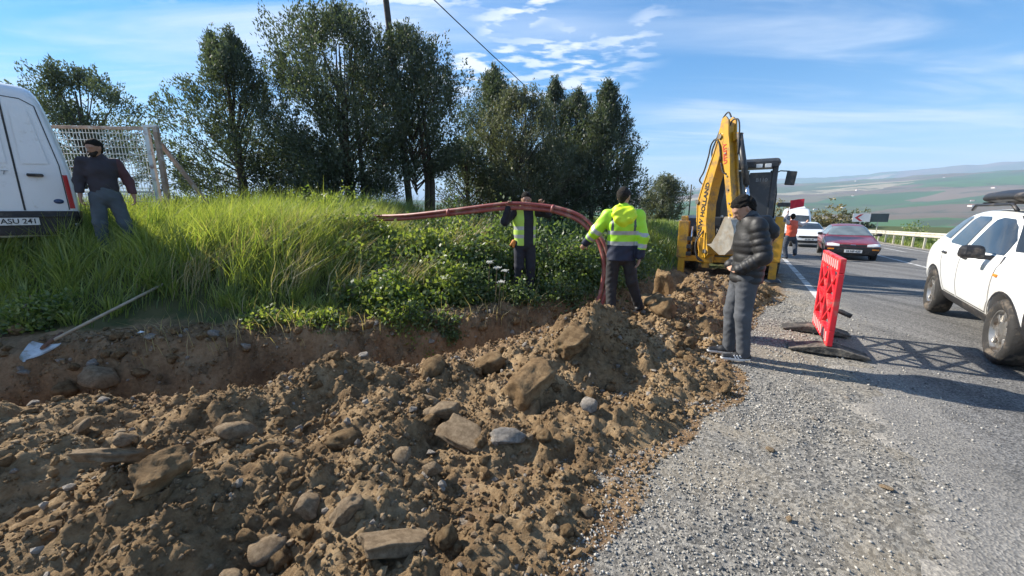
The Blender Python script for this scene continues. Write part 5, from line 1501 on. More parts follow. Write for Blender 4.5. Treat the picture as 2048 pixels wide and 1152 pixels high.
def make_van(name, label, loc, rot, plate_txt, h=2.62, model_text=False, rear_windows=False, head_vent=False):
    T = thing(name, label, 'van', loc, rot)
    k = h / 2.62
    def S(y, zb, ws, zm, wm, zt, wb, zr, wr): return (y, zb, ws, zm, wm, zt * k, wb, zr * k, wr)
    st = [S(-2.75, .42, .62, .62, .80, .92, .74, .98, .5), S(-2.66, .34, .84, .66, .93, 1.02, .86, 1.10, .64), S(-2.2, .32, .92, .70, .985, 1.16, .92, 1.24, .72), S(-1.95, .32, .93, .72, .99, 1.22, .94, 1.34, .76), S(-1.45, .32, .94, .75, 1.0, 1.34, .96, 1.92, .80), S(-1.05, .32, .94, .75, 1.0, 1.38, .97, 2.36, .80), S(-.55, .32, .94, .75, 1.0, 1.40, .975, 2.56, .80),
          S(.3, .34, .94, .76, 1.0, 1.42, .98, 2.61, .81), S(1.6, .36, .94, .77, 1.0, 1.42, .98, 2.62, .81), S(2.35, .38, .94, .78, 1.0, 1.42, .98, 2.61, .80), S(2.58, .39, .94, .78, .995, 1.42, .97, 2.58, .785), S(2.70, .40, .93, .78, .985, 1.42, .955, 2.50, .765), S(2.735, .42, .90, .78, .965, 1.42, .925, 2.42, .74), S(2.75, .46, .86, .78, .93, 1.42, .88, 2.32, .70)]
    me = loft_body(st); bv = bvh_of(me); wy = (-1.85, 1.62)
    body = cut_arches(me, [(y, .36) for y in wy], .42, .55); link('body', body, T)
    for y in wy:
        for sx in (-1, 1): wheel_parts(T, sx * .86, y, .355, .355, .23, sx, 'steel', spokes=6)
    # rear
    panel('rear_bumper', bv, 'B', [(-.95, .44), (-.95, .80), (.95, .80), (.95, .44)], 'black_plastic', T, .03)
    for d in 'RL':
        panel('rear_bumper_side', bv, d, [(2.15, .44), (2.15, .62), (2.40, .80), (2.72, .80), (2.72, .44)], 'black_plastic', T, .028)
        panel('side_moulding', bv, d, [(-1.35, .62), (-1.35, .74), (1.1, .74), (1.1, .62)], 'black_plastic', T, .012)
    m = MB(); m.box((0, 2.80, .72), (1.75, .05, .025)); m.build('bumper_step', 'black_plastic', T, bevel=.006)
    sm = -.42 if model_text else 0
    strip('door_gap', bv, 'B', [(sm, 2.50 * k), (sm, .81)], .022, 'black_plastic', T, .006)
    for sx in (-1, 1):
        strip('door_gap', bv, 'B', [(sm, 2.36 * k), (sm + (sx * .74 - sm) * .6, 2.35 * k), (sx * .74, 2.27 * k)], .012, 'black_plastic', T, .005)
        strip('door_gap', bv, 'B', [(sx * .74, 2.27 * k), (sx * .865, 1.5), (sx * .875, .82)], .012, 'black_plastic', T, .005)
        # pressed recess of the door: a shallow raised frame line
        q = [(sm + sx * .07, 1.50), (sm + sx * .07, 2.22 * k), (sx * .66, 2.19 * k), (sx * .76, 1.52)]
        panel('door_pressing', bv, 'B', q, 'glass' if rear_windows else 'white_paint', T, .012)
        panel('tail_lamp', bv, 'B', [(sx * .885, .84), (sx * .875, 1.36), (sx * .925, 1.36), (sx * .94, .84)], 'tail_red', T, .010)
        panel('window', bv, 'L' if sx > 0 else 'R', [(-1.55, 1.40 * k), (-1.28, 1.82 * k), (-1.0, 1.98 * k), (-.62, 2.0 * k), (-.6, 1.40 * k)], 'glass', T)
        panel('headlamp', bv, 'F', [(sx * .52, .86), (sx * .56, 1.06), (sx * .84, 1.12), (sx * .88, .92)], 'lamp_glass', T, .01)
        m = MB(); m.box((sx * 1.13, -1.45, 1.45), (.20, .10, .30)); m.build('wing_mirror', 'black_plastic', T, bevel=.03)
        m = MB(); m.box((sx * 1.0, -1.45, 1.38), (.15, .06, .06)); m.build('mirror_arm', 'black_plastic', T)
    m = MB(); m.box((-.60 if model_text else -.2, 2.785, 1.34), (.17, .045, .045)); m.build('door_handle', 'black_plastic', T, bevel=.015)
    m = MB(); m.lathe([(.001, .014), (.030, .014), (.038, 0)], 'Y', (0, 0, 0), 24); bd = m.build('oval_badge', 'badge_blue', T, smooth=True); bd.scale = (1.45, 1, 1); bd.location = project(bv, 'B', -.78 if model_text else -.62, .95, .001)
    if model_text:
        p = project(bv, 'B', -.10, 1.36, .009)
        t = link('model_lettering', text_mesh('TRANSIT', .085, 'letter_grey', .004, shear=.2, xs=1.4), T)
        t.matrix_local = frame_mat(p, (-1, 0, 0), (0, 0, 1))
    plate(T, plate_txt, (-.28 if model_text else 0, 2.812, .645), 'B')
    # front
    panel('windscreen', bv, 'F', [(-.78, 1.40 * k), (-.70, 2.02 * k), (0, 2.08 * k), (.70, 2.02 * k), (.78, 1.40 * k), (0, 1.36 * k)], 'glass', T)
    panel('grille', bv, 'F', [(-.45, .80), (-.45, 1.0), (.45, 1.0), (.45, .80)], 'black_plastic', T)
    panel('front_bumper', bv, 'F', [(-.85, .42), (-.85, .72), (.85, .72), (.85, .42)], 'black_plastic', T, .012)
    if head_vent:
        m = MB(); m.box((0, .5, h + .05), (1.1, 1.1, .16), taper=(.85, .8)); m.build('roof_unit', 'white_paint', T, bevel=.03)
    return T
# delivery van up on the grass, rear doors towards us; front away along its own axis
vx, vy = -9.78, 7.58
make_van('delivery_van', 'white high-roof delivery van parked on the grass with rear doors facing us', (vx, vy, float(np.mean(ground_h(np.array([-8.6, -9.9, -9.4, -10.9]), np.array([6.0, 7.4, 8.2, 9.3]), False))) - .02), R(-132), '16 ASU 241', 2.72, True)
mx, my = road_xy(37.5, 1.9)
make_van('minibus', 'white minibus far back in the queue behind the white saloon', (mx, my, float(road_z(37.5)) + .012), R(-32), '59 S 0218', 2.62, False, True, True)

# ------------------------------------------------------------------ backhoe loader, seen from behind
def make_digger():
    mx, my = 5.41, 9.75
    T = thing('backhoe_loader', 'yellow backhoe loader with raised boom and folded bucket, digging the trench', 'backhoe', (mx, my, float(road_z(9.3)) - .02), -math.atan2(RD[0], RD[1]))
    Y, G, B_ = 'digger_yellow', 'digger_grey', 'cab_grey'
    # local: +y forward (away), +x right
    m = MB(); m.box((0, 1.9, .82), (.95, 4.6, .42)); m.build('chassis', Y, T, bevel=.03)
    # rear slide frame
    f = MB(); f.box((0, -.32, .50), (2.05, .16, .14)); f.box((0, -.32, .98), (2.05, .14, .12))
    for x in (-.95, -.45, .45, .95): f.box((x, -.30, .74), (.09, .12, .36))
    f.build('slide_frame', Y, T, bevel=.012)
    m = MB(); m.box((.35, -.20, 1.20), (1.35, .10, .26)); pn = m.build('rear_panel', G, T, bevel=.012)
    t = link('maker_lettering', text_mesh('NEW HOLLAND', .135, 'letter_white', .002, bold=.002), pn)
    t.matrix_local = frame_mat((.22, -.252, 1.20), (1, 0, 0), (0, 0, 1))
    for sx in (-1, 1):      # stabilisers with their feet
        s_ = link('stabiliser', None, T); s_.empty_display_size = .1
        m = MB(); m.box((sx * .99, -.34, .98), (.24, .22, .92)); m.box((sx * .99, -.34, 1.20), (.15, .15, .72)); m.build('column', Y, s_, bevel=.015)
        m = MB(); m.box((sx * .99, -.34, .36), (.15, .15, .5)); m.build('inner_leg', Y, s_)
        m = MB(); m.box((sx * .99, -.34, .09), (.40, .40, .06), taper=(.7, .7)); m.build('foot_pad', G, s_)
        m = MB(); m.tube([(sx * .80, -.36, .60), (sx * .80, -.36, 1.30)], .035, 10); m.build('cylinder', 'chrome', s_, smooth=True)
        for z in (.62, .80, 1.0): MB().box((sx * .83, -.42, z), (.12, .10, .10)).build('bracket', G, s_, bevel=.01)
    # wheels
    for sx in (-1, 1):
        w = wheel_parts(T, sx * .93, .75, .70, .70, .44, sx, 'digger_yellow', spokes=8, rimr=.55)
        m = MB()
        for k in range(22):
            a = 2 * math.pi * k / 22
            for o_, tw in ((-.10, .5), (.10, -.5)):
                a2 = a + (.07 if o_ > 0 else 0)
                m.box((o_, math.cos(a2) * .705, math.sin(a2) * .705), (.21, .05, .05), Euler((a2, 0, 0)).to_matrix() @ Euler((0, 0, tw)).to_matrix())
        m.build('tread_lug', 'rubber', w)
        wheel_parts(T, sx * .85, 3.35, .48, .48, .32, sx, 'digger_yellow', spokes=6, rimr=.55)
        m = MB(); m.prism([(.0, 1.18), (.12, 1.50), (1.30, 1.55), (1.62, 1.20), (1.5, 1.2), (1.25, 1.46), (.20, 1.42), (.08, 1.18)], .42, 'YZ', sx * .93); m.build('mudguard', G, T, bevel=.01)
    # cab
    cab = link('cab', None, T); cab.location = (.14, 0, 0); cab.empty_display_size = .1
    m = MB(); m.box((0, 1.15, 1.28), (1.42, 1.5, .5)); m.build('cab_base', B_, cab, bevel=.03)
    for sx in (-1, 1):
        MB().box((sx * .68, .48, 2.08), (.12, .14, 1.42)).build('pillar', B_, cab, bevel=.02); MB().box((sx * .68, 1.15, 2.08), (.08, .10, 1.42)).build('pillar', B_, cab, bevel=.02); MB().box((sx * .66, 1.85, 2.05), (.08, .08, 1.42), (R(-6), 0, 0)).build('pillar', B_, cab, bevel=.02)
    m = MB(); m.box((0, 1.15, 2.86), (1.58, 1.72, .13), taper=(.92, .92)); rf = m.build('roof', B_, cab, bevel=.04)
    m = MB(); m.box((0, .28, 2.78), (1.46, .06, .14)); m.build('roof_lip', G, rf, bevel=.01)
    for x in (-.52, -.34, .34, .52): MB().box((x, .24, 2.74), (.13, .04, .09)).build('work_lamp', 'lamp_glass', rf, bevel=.008)
    # dark right-hand rear corner panel with lettering
    m = MB(); m.box((.42, .46, 1.98), (.52, .05, 1.25)); pnl = m.build('rear_corner_panel', B_, cab, bevel=.01)
    t = link('model_lettering', text_mesh('B110', .12, 'letter_grey', .002, bold=.001), pnl); t.matrix_local = frame_mat((.42, .432, 2.42), (1, 0, 0), (0, 0, 1))
    MB().box((-.22, .46, 2.06), (.74, .012, 1.20)).build('rear_window', 'glass', cab)
    for sx in (-1, 1): MB().box((sx * .70, .82, 2.06), (.012, .58, 1.28)).build('side_window', 'glass', cab); MB().box((sx * .70, 1.50, 2.06), (.012, .58, 1.28)).build('door_window', 'glass', cab)
    MB().box((0, 1.88, 2.05), (1.25, .012, 1.25)).build('front_window', 'glass', cab)
    m = MB(); m.box((-.1, 1.0, 1.62), (.5, .45, .12)); m.box((-.1, 1.22, 1.95), (.5, .12, .65), (R(-8), 0, 0)); m.build('seat', 'black_plastic', cab, bevel=.04)
    for x, z in ((-.22, .62), (.0, .62)):
        MB().tube([(x, .28, 1.33), (x + .02, .22, 1.52)], .013, 8).build('lever', 'black_plastic', T, smooth=True)
        m = MB(); m.lathe([(.001, -.035), (.025, -.025), (.034, 0), (.025, .025), (.001, .035)], 'Z', (x + .02, .22, 1.54), 12); m.build('lever_knob', 'letter_white', T, smooth=True)
    for sx in (1,):
        mr = link('mirror', None, T); mr.empty_display_size = .1
        MB().tube([(sx * .74, .52, 2.52), (sx * .92, .40, 2.62), (sx * 1.10, .36, 2.60)], .014, 8).build('mirror_arm', G, mr, smooth=True)
        MB().tube([(sx * .74, .55, 2.60), (sx * .84, .50, 2.55), (sx * .90, .46, 2.10), (sx * .90, .46, 1.40)], .018, 8).build('grab_rail', G, mr, smooth=True)
        m = MB(); m.box((sx * 1.14, .36, 2.44), (.20, .05, .32), (0, R(5) * sx, 0)); m.build('mirror_head', G, mr, bevel=.02)
        m = MB(); m.box((sx * 1.08, .44, 1.83), (.26, .06, .10)); m.build('rear_lamp_unit', G, mr, bevel=.015)
    # bonnet and loader arms at the front (mostly hidden)
    m = MB(); m.box((0, 3.0, 1.25), (.95, 2.0, .62), taper=(.9, .95)); m.build('bonnet', Y, T, bevel=.06)
    for sx in (-1, 1):
        m = MB(); m.prism([(1.9, 1.45), (2.1, 1.55), (4.2, .65), (4.2, .45), (3.9, .55)], .12, 'YZ', sx * .62); m.build('loader_arm', Y, T, bevel=.01)
    m = MB(); m.prism([(4.2, .12), (5.0, .08), (5.05, .14), (4.5, .25), (4.38, .55), (4.6, .95), (4.5, 1.0), (4.2, .6)], 2.25, 'YZ', 0); m.build('loader_bucket', Y, T, bevel=.01)
    # swing post
    K = (-.42, -.48)                     # kingpost x, y in machine frame
    m = MB(); m.box((K[0], K[1] + .05, .74), (.34, .30, .62)); m.tube([(K[0], K[1], .30), (K[0], K[1], 1.12)], .09, 14); m.build('swing_post', Y, T, bevel=.015)
    # boom plane: u outward, turned 45 degrees to the right of straight back
    sw = R(47); ux = Vector((math.sin(sw), -math.cos(sw), 0)); nx = Vector((math.cos(sw), math.sin(sw), 0))
    M = Matrix((ux, nx, Vector((0, 0, 1)))).transposed().to_4x4(); M.translation = Vector((K[0], K[1], 0))   # local (u, side, z)
    bw = .26
    outer = [(.10, .55), (-.10, .58), (-.20, .90), (-.30, 1.40), (-.34, 1.88), (-.22, 2.28), (.02, 2.95), (.12, 3.30), (.17, 3.42)]
    inner = [(.30, 3.40), (.32, 3.25), (.22, 2.75), (.10, 2.30), (.03, 1.85), (.04, 1.40), (.12, .95), (.20, .66)]
    poly = outer + inner
    boom = link('boom', None, T); boom.empty_display_size = .1
    m = MB(); m.prism(poly, bw, 'XZ', 0, M=M); m.build('boom_arm', Y, boom, bevel=.012)
    # seam ribs along the boom's side
    for off, dz in ((-.008, 0),):
        pts = [M @ Vector((u + .045, -bw / 2 - .006, z)) for u, z in outer[1:]]
        m = MB(); m.tube(pts, .010, 6); m.build('weld_rib', Y, boom, smooth=True)
    t = link('maker_lettering', text_mesh('NEW HOLLAND', .165, 'letter_black', .003, xs=1.05, bold=.006), boom)
    d_ = Vector((.145, 0, .99)); up_ = Vector((-.99, 0, .145))
    # runs up the boom's lit side, in two straight halves following the bend is not needed: one line
    a_ = M.to_3x3() @ Vector((.12, 0, 1)); b_ = M.to_3x3() @ Vector((-1, 0, .12))
    t.matrix_local = frame_mat(M @ Vector((-.09, -bw / 2 - .004, 1.72)), a_, b_)
    for u, z in ((-.30, 1.90), (.10, .72), (.22, 3.34)):
        m = MB(); m.tube([M @ Vector((u, -bw / 2 - .035, z)), M @ Vector((u, bw / 2 + .035, z))], .055, 16); m.build('pivot_pin', 'steel', boom, smooth=False)
    # dipper
    dip = link('dipper', None, T); dip.empty_display_size = .1
    dp = [(.13, 3.30), (.20, 3.72), (.30, 3.76), (.40, 3.66), (.44, 3.35), (.52, 3.05), (.60, 2.50), (.82, 1.52), (.70, 1.46), (.44, 2.45), (.30, 2.95)]
    dw = .20
    for sx in (-1, 1):
        m = MB(); m.prism(dp, .045, 'XZ', sx * dw / 2 * 1.02, M=M); m.build('side_plate', Y, dip, bevel=.006)
    m = MB(); m.prism([(.26, 3.2), (.30, 3.66), (.38, 3.60), (.40, 3.30), (.48, 2.95), (.56, 2.48), (.78, 1.54), (.73, 1.52), (.48, 2.46), (.36, 2.95)], dw * .95, 'XZ', 0, M=M); m.build('core', Y, dip)
    for u, z in ((.42, 2.95), (.53, 2.45), (.60, 2.15), (.67, 1.85), (.74, 1.60)):
        m = MB(); m.tube([M @ Vector((u, -dw / 2 - .045, z)), M @ Vector((u, dw / 2 + .045, z))], .022, 10); m.build('pin', 'steel', dip)
    t = link('red_lettering', text_mesh('UTILITY', .13, 'letter_red', .003, bold=.004), dip)
    a_ = M.to_3x3() @ Vector((-.20, 0, 1)); b_ = M.to_3x3() @ Vector((-1, 0, -.2))
    t.matrix_local = frame_mat(M @ Vector((.41, -dw / 2 - .030, 2.95)), a_, b_)
    # bucket cylinder along the outer side of the dipper
    cyl = link('bucket_cylinder', None, T); cyl.empty_display_size = .1
    a, b = M @ Vector((.56, .06, 3.35)), M @ Vector((.90, .06, 2.25))
    MB().tube([a, b], .062, 16).build('barrel', G, cyl, smooth=True)
    MB().tube([b, M @ Vector((1.02, .06, 1.80))], .038, 14).build('rod', 'chrome', cyl, smooth=True)
    m = MB(); m.prism([(.40, 3.42), (.62, 3.36), (.58, 3.26), (.44, 3.20)], .10, 'XZ', .06, M=M); m.build('bracket', Y, cyl)
    m = MB(); m.prism([(.98, 1.84), (1.06, 1.80), (.98, 1.46), (.90, 1.40)], .06, 'XZ', .06, M=M); m.build('link_bar', 'steel', cyl)
    # bucket, curled in
    bk = link('bucket', None, T); bk.empty_display_size = .1
    prof = [(.74, 1.56), (.92, 1.50), (1.02, 1.30), (1.06, 1.08), (1.00, .86), (.86, .72), (.70, .70), (.52, .80), (.40, .88)]
    W = .52
    inn = [(.42, .94), (.55, .88), (.70, .80), (.84, .84), (.93, .96), (.97, 1.10), (.93, 1.26), (.86, 1.40), (.74, 1.46)]
    m = MB(); m.prism(prof + inn, W, 'XZ', 0, M=M); m.build('bucket_shell', 'bucket_steel', bk, bevel=.004)
    for sx in (-1, 1):
        m = MB(); m.prism(prof + [(.60, 1.22)], .022, 'XZ', sx * (W / 2 + .008), M=M); m.build('bucket_side', 'bucket_steel', bk)
    for k in range(4):
        c = -W / 2 + .06 + k * (W - .12) / 3
        m = MB(); m.prism([(.52, .86), (.40, .93), (.24, .90), (.40, .84)], .06, 'XZ', c, M=M); m.build('tooth', 'bucket_steel', bk, bevel=.004)
    # hydraulic hoses
    def hose(pts):
        P_ = [M @ Vector(p) for p in pts]; Q = []
        n = len(P_)
        for i in range(n - 1):
            p0, p1, p2, p3 = P_[max(i - 1, 0)], P_[i], P_[i + 1], P_[min(i + 2, n - 1)]
            for k in range(6):
                t_ = k / 6; Q.append(.5 * ((2 * p1) + (p2 - p0) * t_ + (2 * p0 - 5 * p1 + 4 * p2 - p3) * t_ ** 2 + (3 * p1 - p0 - 3 * p2 + p3) * t_ ** 3))
        Q.append(P_[-1])
        MB().tube(Q, .017, 8).build('hose', 'hose', T, smooth=True)
    hose([(-.20, -.10, 2.30), (-.32, -.12, 2.42), (-.20, -.12, 2.62), (-.10, -.12, 2.95), (-.05, -.12, 3.20), (.10, -.14, 3.30), (.24, -.15, 3.15), (.32, -.15, 2.8)])
    hose([(-.05, .02, 2.75), (-.14, .0, 3.05), (-.02, .0, 3.35), (.06, .0, 3.55), (.10, .0, 3.75), (.24, .0, 3.86), (.34, .0, 3.74)])
    hose([(.36, -.06, 3.5), (.42, -.02, 3.66), (.56, .0, 3.62), (.62, .0, 3.3), (.66, -.02, 2.9)])
    hose([(.34, -.15, 2.75), (.42, -.15, 2.55), (.50, -.13, 2.5)])
    hose([(-.05, -.17, 1.25), (-.12, -.24, .95), (-.02, -.26, .62), (.10, -.2, .5)])
    hose([(.02, -.17, 1.20), (-.05, -.30, .90), (.05, -.30, .55), (.16, -.2, .48)])
make_digger()

# ------------------------------------------------------------------ red plastic barrier
def make_barrier():
    x, y = 3.80, 4.56
    T = thing('road_barrier', 'red plastic road barrier with lattice openings standing on black rubber feet', 'barrier', (x, y, .04), math.atan2(.86, .51))
    L, H = 1.10, .98
    # local x along the panel, y across
    z0 = .09
    # one moulded panel: bars and solid bands of one piece
    m = MB()
    m.box((0, 0, z0 + H - .08), (L, .055, .16)); m.box((0, 0, z0 + .09), (L, .055, .18))
    for x_ in (-L / 2 + .035, L / 2 - .035): m.box((x_, 0, z0 + H / 2 + .01), (.07, .056, H - .34))
    m.box((0, 0, z0 + H / 2 + .01), (.05, .054, H - .34))
    m.box((0, 0, z0 + H / 2 + .01), (L - .14, .05, .045))
    for sx in (-1, 1):
        for zc in (z0 + .34, z0 + .66):
            w, h = L / 2 - .095, .285
            a = math.atan2(h, w); l = math.hypot(w, h)
            for s_ in (-1, 1): m.box((sx * (L / 4 - .005), 0, zc + .005), (l, .046 + .003 * s_, .034), (0, s_ * a, 0))
    m.build('panel', 'barrier_red', T, bevel=.008)
    for zc, h in ((z0 + H - .08, .10), (z0 + .09, .11)):
        for side in (-1, 1):
            for k in range(9):
                m = MB(); m.box((0, 0, 0), (.042, .006, h), (0, R(18), 0)); o = m.build('stripe', 'barrier_stripe', T); o.location = (-L / 2 + .10 + k * .115, side * .0295, zc)
    m = MB(); m.tube([(-L / 2 + .30, -.03, z0 + .36), (-L / 2 + .30, -.10, z0 + .35), (-L / 2 + .28, -.20, z0 + .31)], [.016, .028, .026], 10); m.build('coupling_hook', 'black_plastic', T, smooth=True)
    for x_ in (-L / 2 + .10, L / 2 - .10):
        m = MB(); m.prism([(-.36, 0), (.36, 0), (.36, .02), (.09, .085), (-.09, .085), (-.36, .02)], .24, 'YZ', x_); m.build('foot', 'rubber_foot', T, bevel=.008)
        m = MB(); m.box((x_, 0, .10), (.10, .05, .06)); m.build('foot_peg', 'barrier_red', T)
make_barrier()

# ------------------------------------------------------------------ guard rail and chevron board
def make_rail():
    T = thing('guard_rail', 'cream galvanised steel guard rail along the outer edge of the road', 'guard rail', (*road_xy(20, 7.8), 0))
    T.location = (0, 0, 0)
    S = np.arange(8, 66, 1.0)
    prof = [(0, .76), (.06, .73), (.07, .68), (.012, .63), (.012, .60), (.07, .55), (.06, .50), (0, .47), (.018, .47), (.03, .60), (.03, .63), (.018, .76)]
    k = 0
    for s0 in np.arange(8, 64, 4.0):
        m = MB(); rings = []
        for s_ in (s0, s0 + 2, s0 + 4.04):
            rings.append([(*road_xy(s_, 7.8 - d + (.004 if k % 2 else 0)), float(road_z(s_)) + .20 + z + (.002 if k % 2 else 0)) for d, z in prof])
        n = len(prof); vs = [p for r in rings for p in r]
        m.add(vs, [(i * n + j, i * n + (j + 1) % n, (i + 1) * n + (j + 1) % n, (i + 1) * n + j) for i in range(2) for j in range(n)])
        m.build('rail_beam', 'galvanised', T, auto=30); k += 1
    for s_ in np.arange(9, 66, 2.0):
        x, y = road_xy(s_, 7.86); z = float(road_z(s_))
        m = MB(); m.box((x, y, z + .32), (.09, .12, 1.16), (0, 0, -.55)); m.build('rail_post', 'galvanised', T)
make_rail()
def make_chevron():
    x, y = 27.9, 30.6
    z = float(ground_h(np.array([x]), np.array([y]))[0])
    T = thing('chevron_sign', 'white road bend board with red chevron pointing left beside dark panel', 'road sign', (x, y, z), R(-28))
    b = 1.02 - z
    MB().box((-.70, 0, b), (1.30, .03, .64)).build('board', 'sign_white', T)
    m = MB(); m.add([(-.82, -.020, b - .26), (-1.20, -.020, b), (-.82, -.020, b + .26), (-.58, -.020, b + .26), (-.96, -.020, b), (-.58, -.020, b - .26)], [(0, 1, 4, 5), (1, 2, 3, 4)]); m.build('chevron', 'sign_red', T)
    MB().box((.62, .01, b), (1.28, .03, .64)).build('dark_board', 'sign_back', T)
    for px in (-.7, .55): MB().tube([(px, .05, -.5), (px, .05, b + .2)], .035, 10).build('post', 'galvanised', T, smooth=True)
make_chevron()
bpy.data.objects['chevron_sign'].scale = (.82, 1, 1)

# ------------------------------------------------------------------ shovel
def make_shovel():
    a = Vector((-5.20, 3.98, .26)); b = Vector((-5.28, 4.36, .34)); c = Vector((-5.10, 5.45, .78))
    T = thing('shovel', 'long-handled shovel with pale steel blade lying on the bank by the trench', 'shovel', (0, 0, 0))
    za = max(surf(-5.2, 3.98), surf(-5.25, 4.2), surf(-5.0, 4.0)) + .06
    a = Vector((-5.16, 3.86, za - .03)); b = Vector((-5.24, 4.20, za + .08)); c = Vector((-5.02, 5.48, surf(-5.02, 5.48) + .16))
    mid = b.lerp(c, .5)
    lift = max(0, surf(mid.x, mid.y) + .05 - mid.z); b.z += lift; a.z += lift; c.z += lift
    MB().tube([b, b.lerp(c, .5), c], .018, 10).build('handle', 'shovel_wood', T, smooth=True)
    ax = (b - a).normalized(); sd = ax.cross(Vector((.25, -.15, 1))).normalized(); up = sd.cross(ax)
    MB().tube([b + ax * .16, b - ax * .08, a.lerp(b, .62)], [.022, .024, .014], 10).build('socket', 'rusty_brown', T, smooth=True)
    n, k = 9, 9; vs = []; fs = []
    for l in (0, 1):
        for i in range(n):
            t = i / (n - 1)              # tip -> shoulder
            w = .135 * min(1, (t + .02) ** .45) * (1 if t < .92 else .9)
            for j in range(k):
                u = j / (k - 1) * 2 - 1
                p = a + (b - a) * (t * .86) + sd * (w * u) + up * (.030 * u * u - .012 * math.sin(3 * t) - .004 * l)
                vs.append(p)
    for i in range(n - 1):
        for j in range(k - 1):
            q = i * k + j; fs.append((q, q + 1, q + k + 1, q + k)); q += n * k; fs.append((q, q + k, q + k + 1, q + 1))
    MB().add(vs, fs).build('blade', 'shovel_blade', T, smooth=True)
make_shovel()

# ------------------------------------------------------------------ gate and brace
def make_gate():
    T = thing('mesh_gate', 'white rusting metal mesh gate on double posts behind the grass', 'gate', (-9.05, 10.45, 1.2), math.atan2(.10, 1.0))
    H = 2.46; W = 2.55
    def bar(name, a, b, r, mt='gate_white', seg=6): MB().tube([a, b], r, seg).build(name, mt, T)
    for x in (0, -.22):
        m = MB(); m.box((x, 0, H / 2 - .2), (.10, .10, H + .4)); m.build('post', 'gate_white' if x else 'gate_rust', T, bevel=.006)
    MB().box((-.11, 0, H + .03), (.34, .11, .06)).build('post_cap', 'gate_white', T, bevel=.006)
    MB().box((-W / 2 - .3, 0, H - .02), (W, .07, .07)).build('top_rail', 'gate_rust', T, bevel=.006)
    MB().box((-W / 2 - .3, 0, .12), (W, .06, .06)).build('bottom_rail', 'gate_white', T, bevel=.006)
    MB().box((-W / 2 - .3, 0, .88), (W, .05, .05)).build('middle_rail', 'gate_white', T, bevel=.006)
    MB().box((-W - .32, 0, H / 2), (.06, .06, H)).build('end_stile', 'gate_white', T)
    for k in range(33):
        x = -.36 - k * .0755; bar('upright_wire', (x, .012, .14), (x, .012, H - .05), .0075)
    for k in range(13):
        z = .30 + k * .168; bar('cross_wire', (-.30, -.008, z), (-W - .3, -.008, z), .0095)
    B = thing('rusty_brace', 'rust-brown steel angle leaning beside the white gate post', 'steel bar', (0, 0, 0))
    MB().box((0, 0, 0), (.10, .06, 2.6)).build('bar', 'gate_rust', B, bevel=.005)
    B.location = (-8.55, 10.75, 2.25); B.rotation_euler = (0, R(-33), 0)
make_gate()

# ------------------------------------------------------------------ pole, wires
def make_pole():
    T = thing('utility_pole', 'tall dark wooden utility pole rising through the big tree', 'utility pole', (-3.62, 14.3, .9))
    MB().tube([(0, 0, -.3), (-.26, .05, 3.8), (-.56, .10, 7.8), (-.66, .12, 9.6)], [.125, .115, .10, .095], 12).build('pole', 'wood_pole', T, smooth=True)
    W = thing('overhead_cable', 'thin black overhead cable running off behind the trees', 'cable', (0, 0, 0))
    a, b = Vector((-4.25, 14.42, 9.9)), Vector((28.0, 79.0, 6.3))
    pts = []
    for i in range(41):
        t = i / 40; p = a.lerp(b, t); p.z += .9 * (4 * t * (1 - t)) * .0 + 2.6 * math.sin(math.pi * min(1, t * 1.6)) * .0
        p.z -= 1.2 * 4 * t * (1 - t); pts.append(p)
    MB().tube(pts, .022, 6).build('cable', 'cable', W, smooth=True)
    P2 = thing('utility_pole', 'thin distant pole beside the small tree near the digger', 'utility pole', (13.9, 31.0, 0))
    MB().tube([(0, 0, -2), (0, 0, 3.55)], .05, 8).build('pole', 'wood_pole', P2, smooth=True)
    G = thing('stay_wire', 'slanting pale stay wire among the big tree trunks', 'cable', (0, 0, 0))
    MB().tube([(-6.1, 13.4, 1.3), (-5.0, 13.9, 4.4)], .012, 6).build('wire', 'galvanised', G, smooth=True)
make_pole()

# ------------------------------------------------------------------ red ducts
def make_ducts():
    T = thing('cable_ducts', 'pair of dusty red plastic cable ducts arching from worker down into trench', 'duct', (0, 0, 0))
    K = [(1.00, 5.72, -.62), (1.16, 5.84, -.27), (1.27, 5.85, -.04), (1.39, 5.88, .26), (1.45, 5.90, .57), (1.44, 5.93, .87), (1.35, 6.02, 1.17), (1.11, 6.19, 1.46), (.77, 6.33, 1.605), (.42, 6.45, 1.665), (-.12, 6.52, 1.68), (-1.09, 6.88, 1.575), (-2.14, 7.52, 1.48), (-3.22, 8.32, 1.46), (-4.95, 9.64, 1.44), (-6.1, 10.5, 1.15)]
    P_ = [Vector(p) for p in K]; Q = []
    for i in range(len(P_) - 1):
        p0, p1, p2, p3 = P_[max(i - 1, 0)], P_[i], P_[i + 1], P_[min(i + 2, len(P_) - 1)]
        for k in range(6):
            t = k / 6; Q.append(.5 * ((2 * p1) + (p2 - p0) * t + (2 * p0 - 5 * p1 + 4 * p2 - p3) * t ** 2 + (3 * p1 - p0 - 3 * p2 + p3) * t ** 3))
    Q.append(P_[-1])
    for k, (mt, r) in enumerate((('duct_red', .033), ('duct_red_dark', .031))):
        s_ = 1 if k == 0 else -1; pts = []
        for i, p in enumerate(Q):
            t = (Q[min(i + 1, len(Q) - 1)] - Q[max(i - 1, 0)]).normalized()
            view = Vector((.0, 1, 0)); n = t.cross(view).normalized()
            wob = .006 * math.sin(i * .35 + k * 2)
            pts.append(p + n * (s_ * .0335 + wob * .4) + Vector((0, .012 * s_, 0)))
        MB().tube(pts, r, 12).build('duct', mt, T, smooth=True)
        a = Q[-14]
    # tape round the pair
    for i in (50, 66): 
        t = (Q[i + 1] - Q[i]).normalized(); MB().tube([Q[i] - t * .02, Q[i] + t * .02], .069, 12).build('tape', 'duct_red_dark', T, smooth=True)
make_ducts()
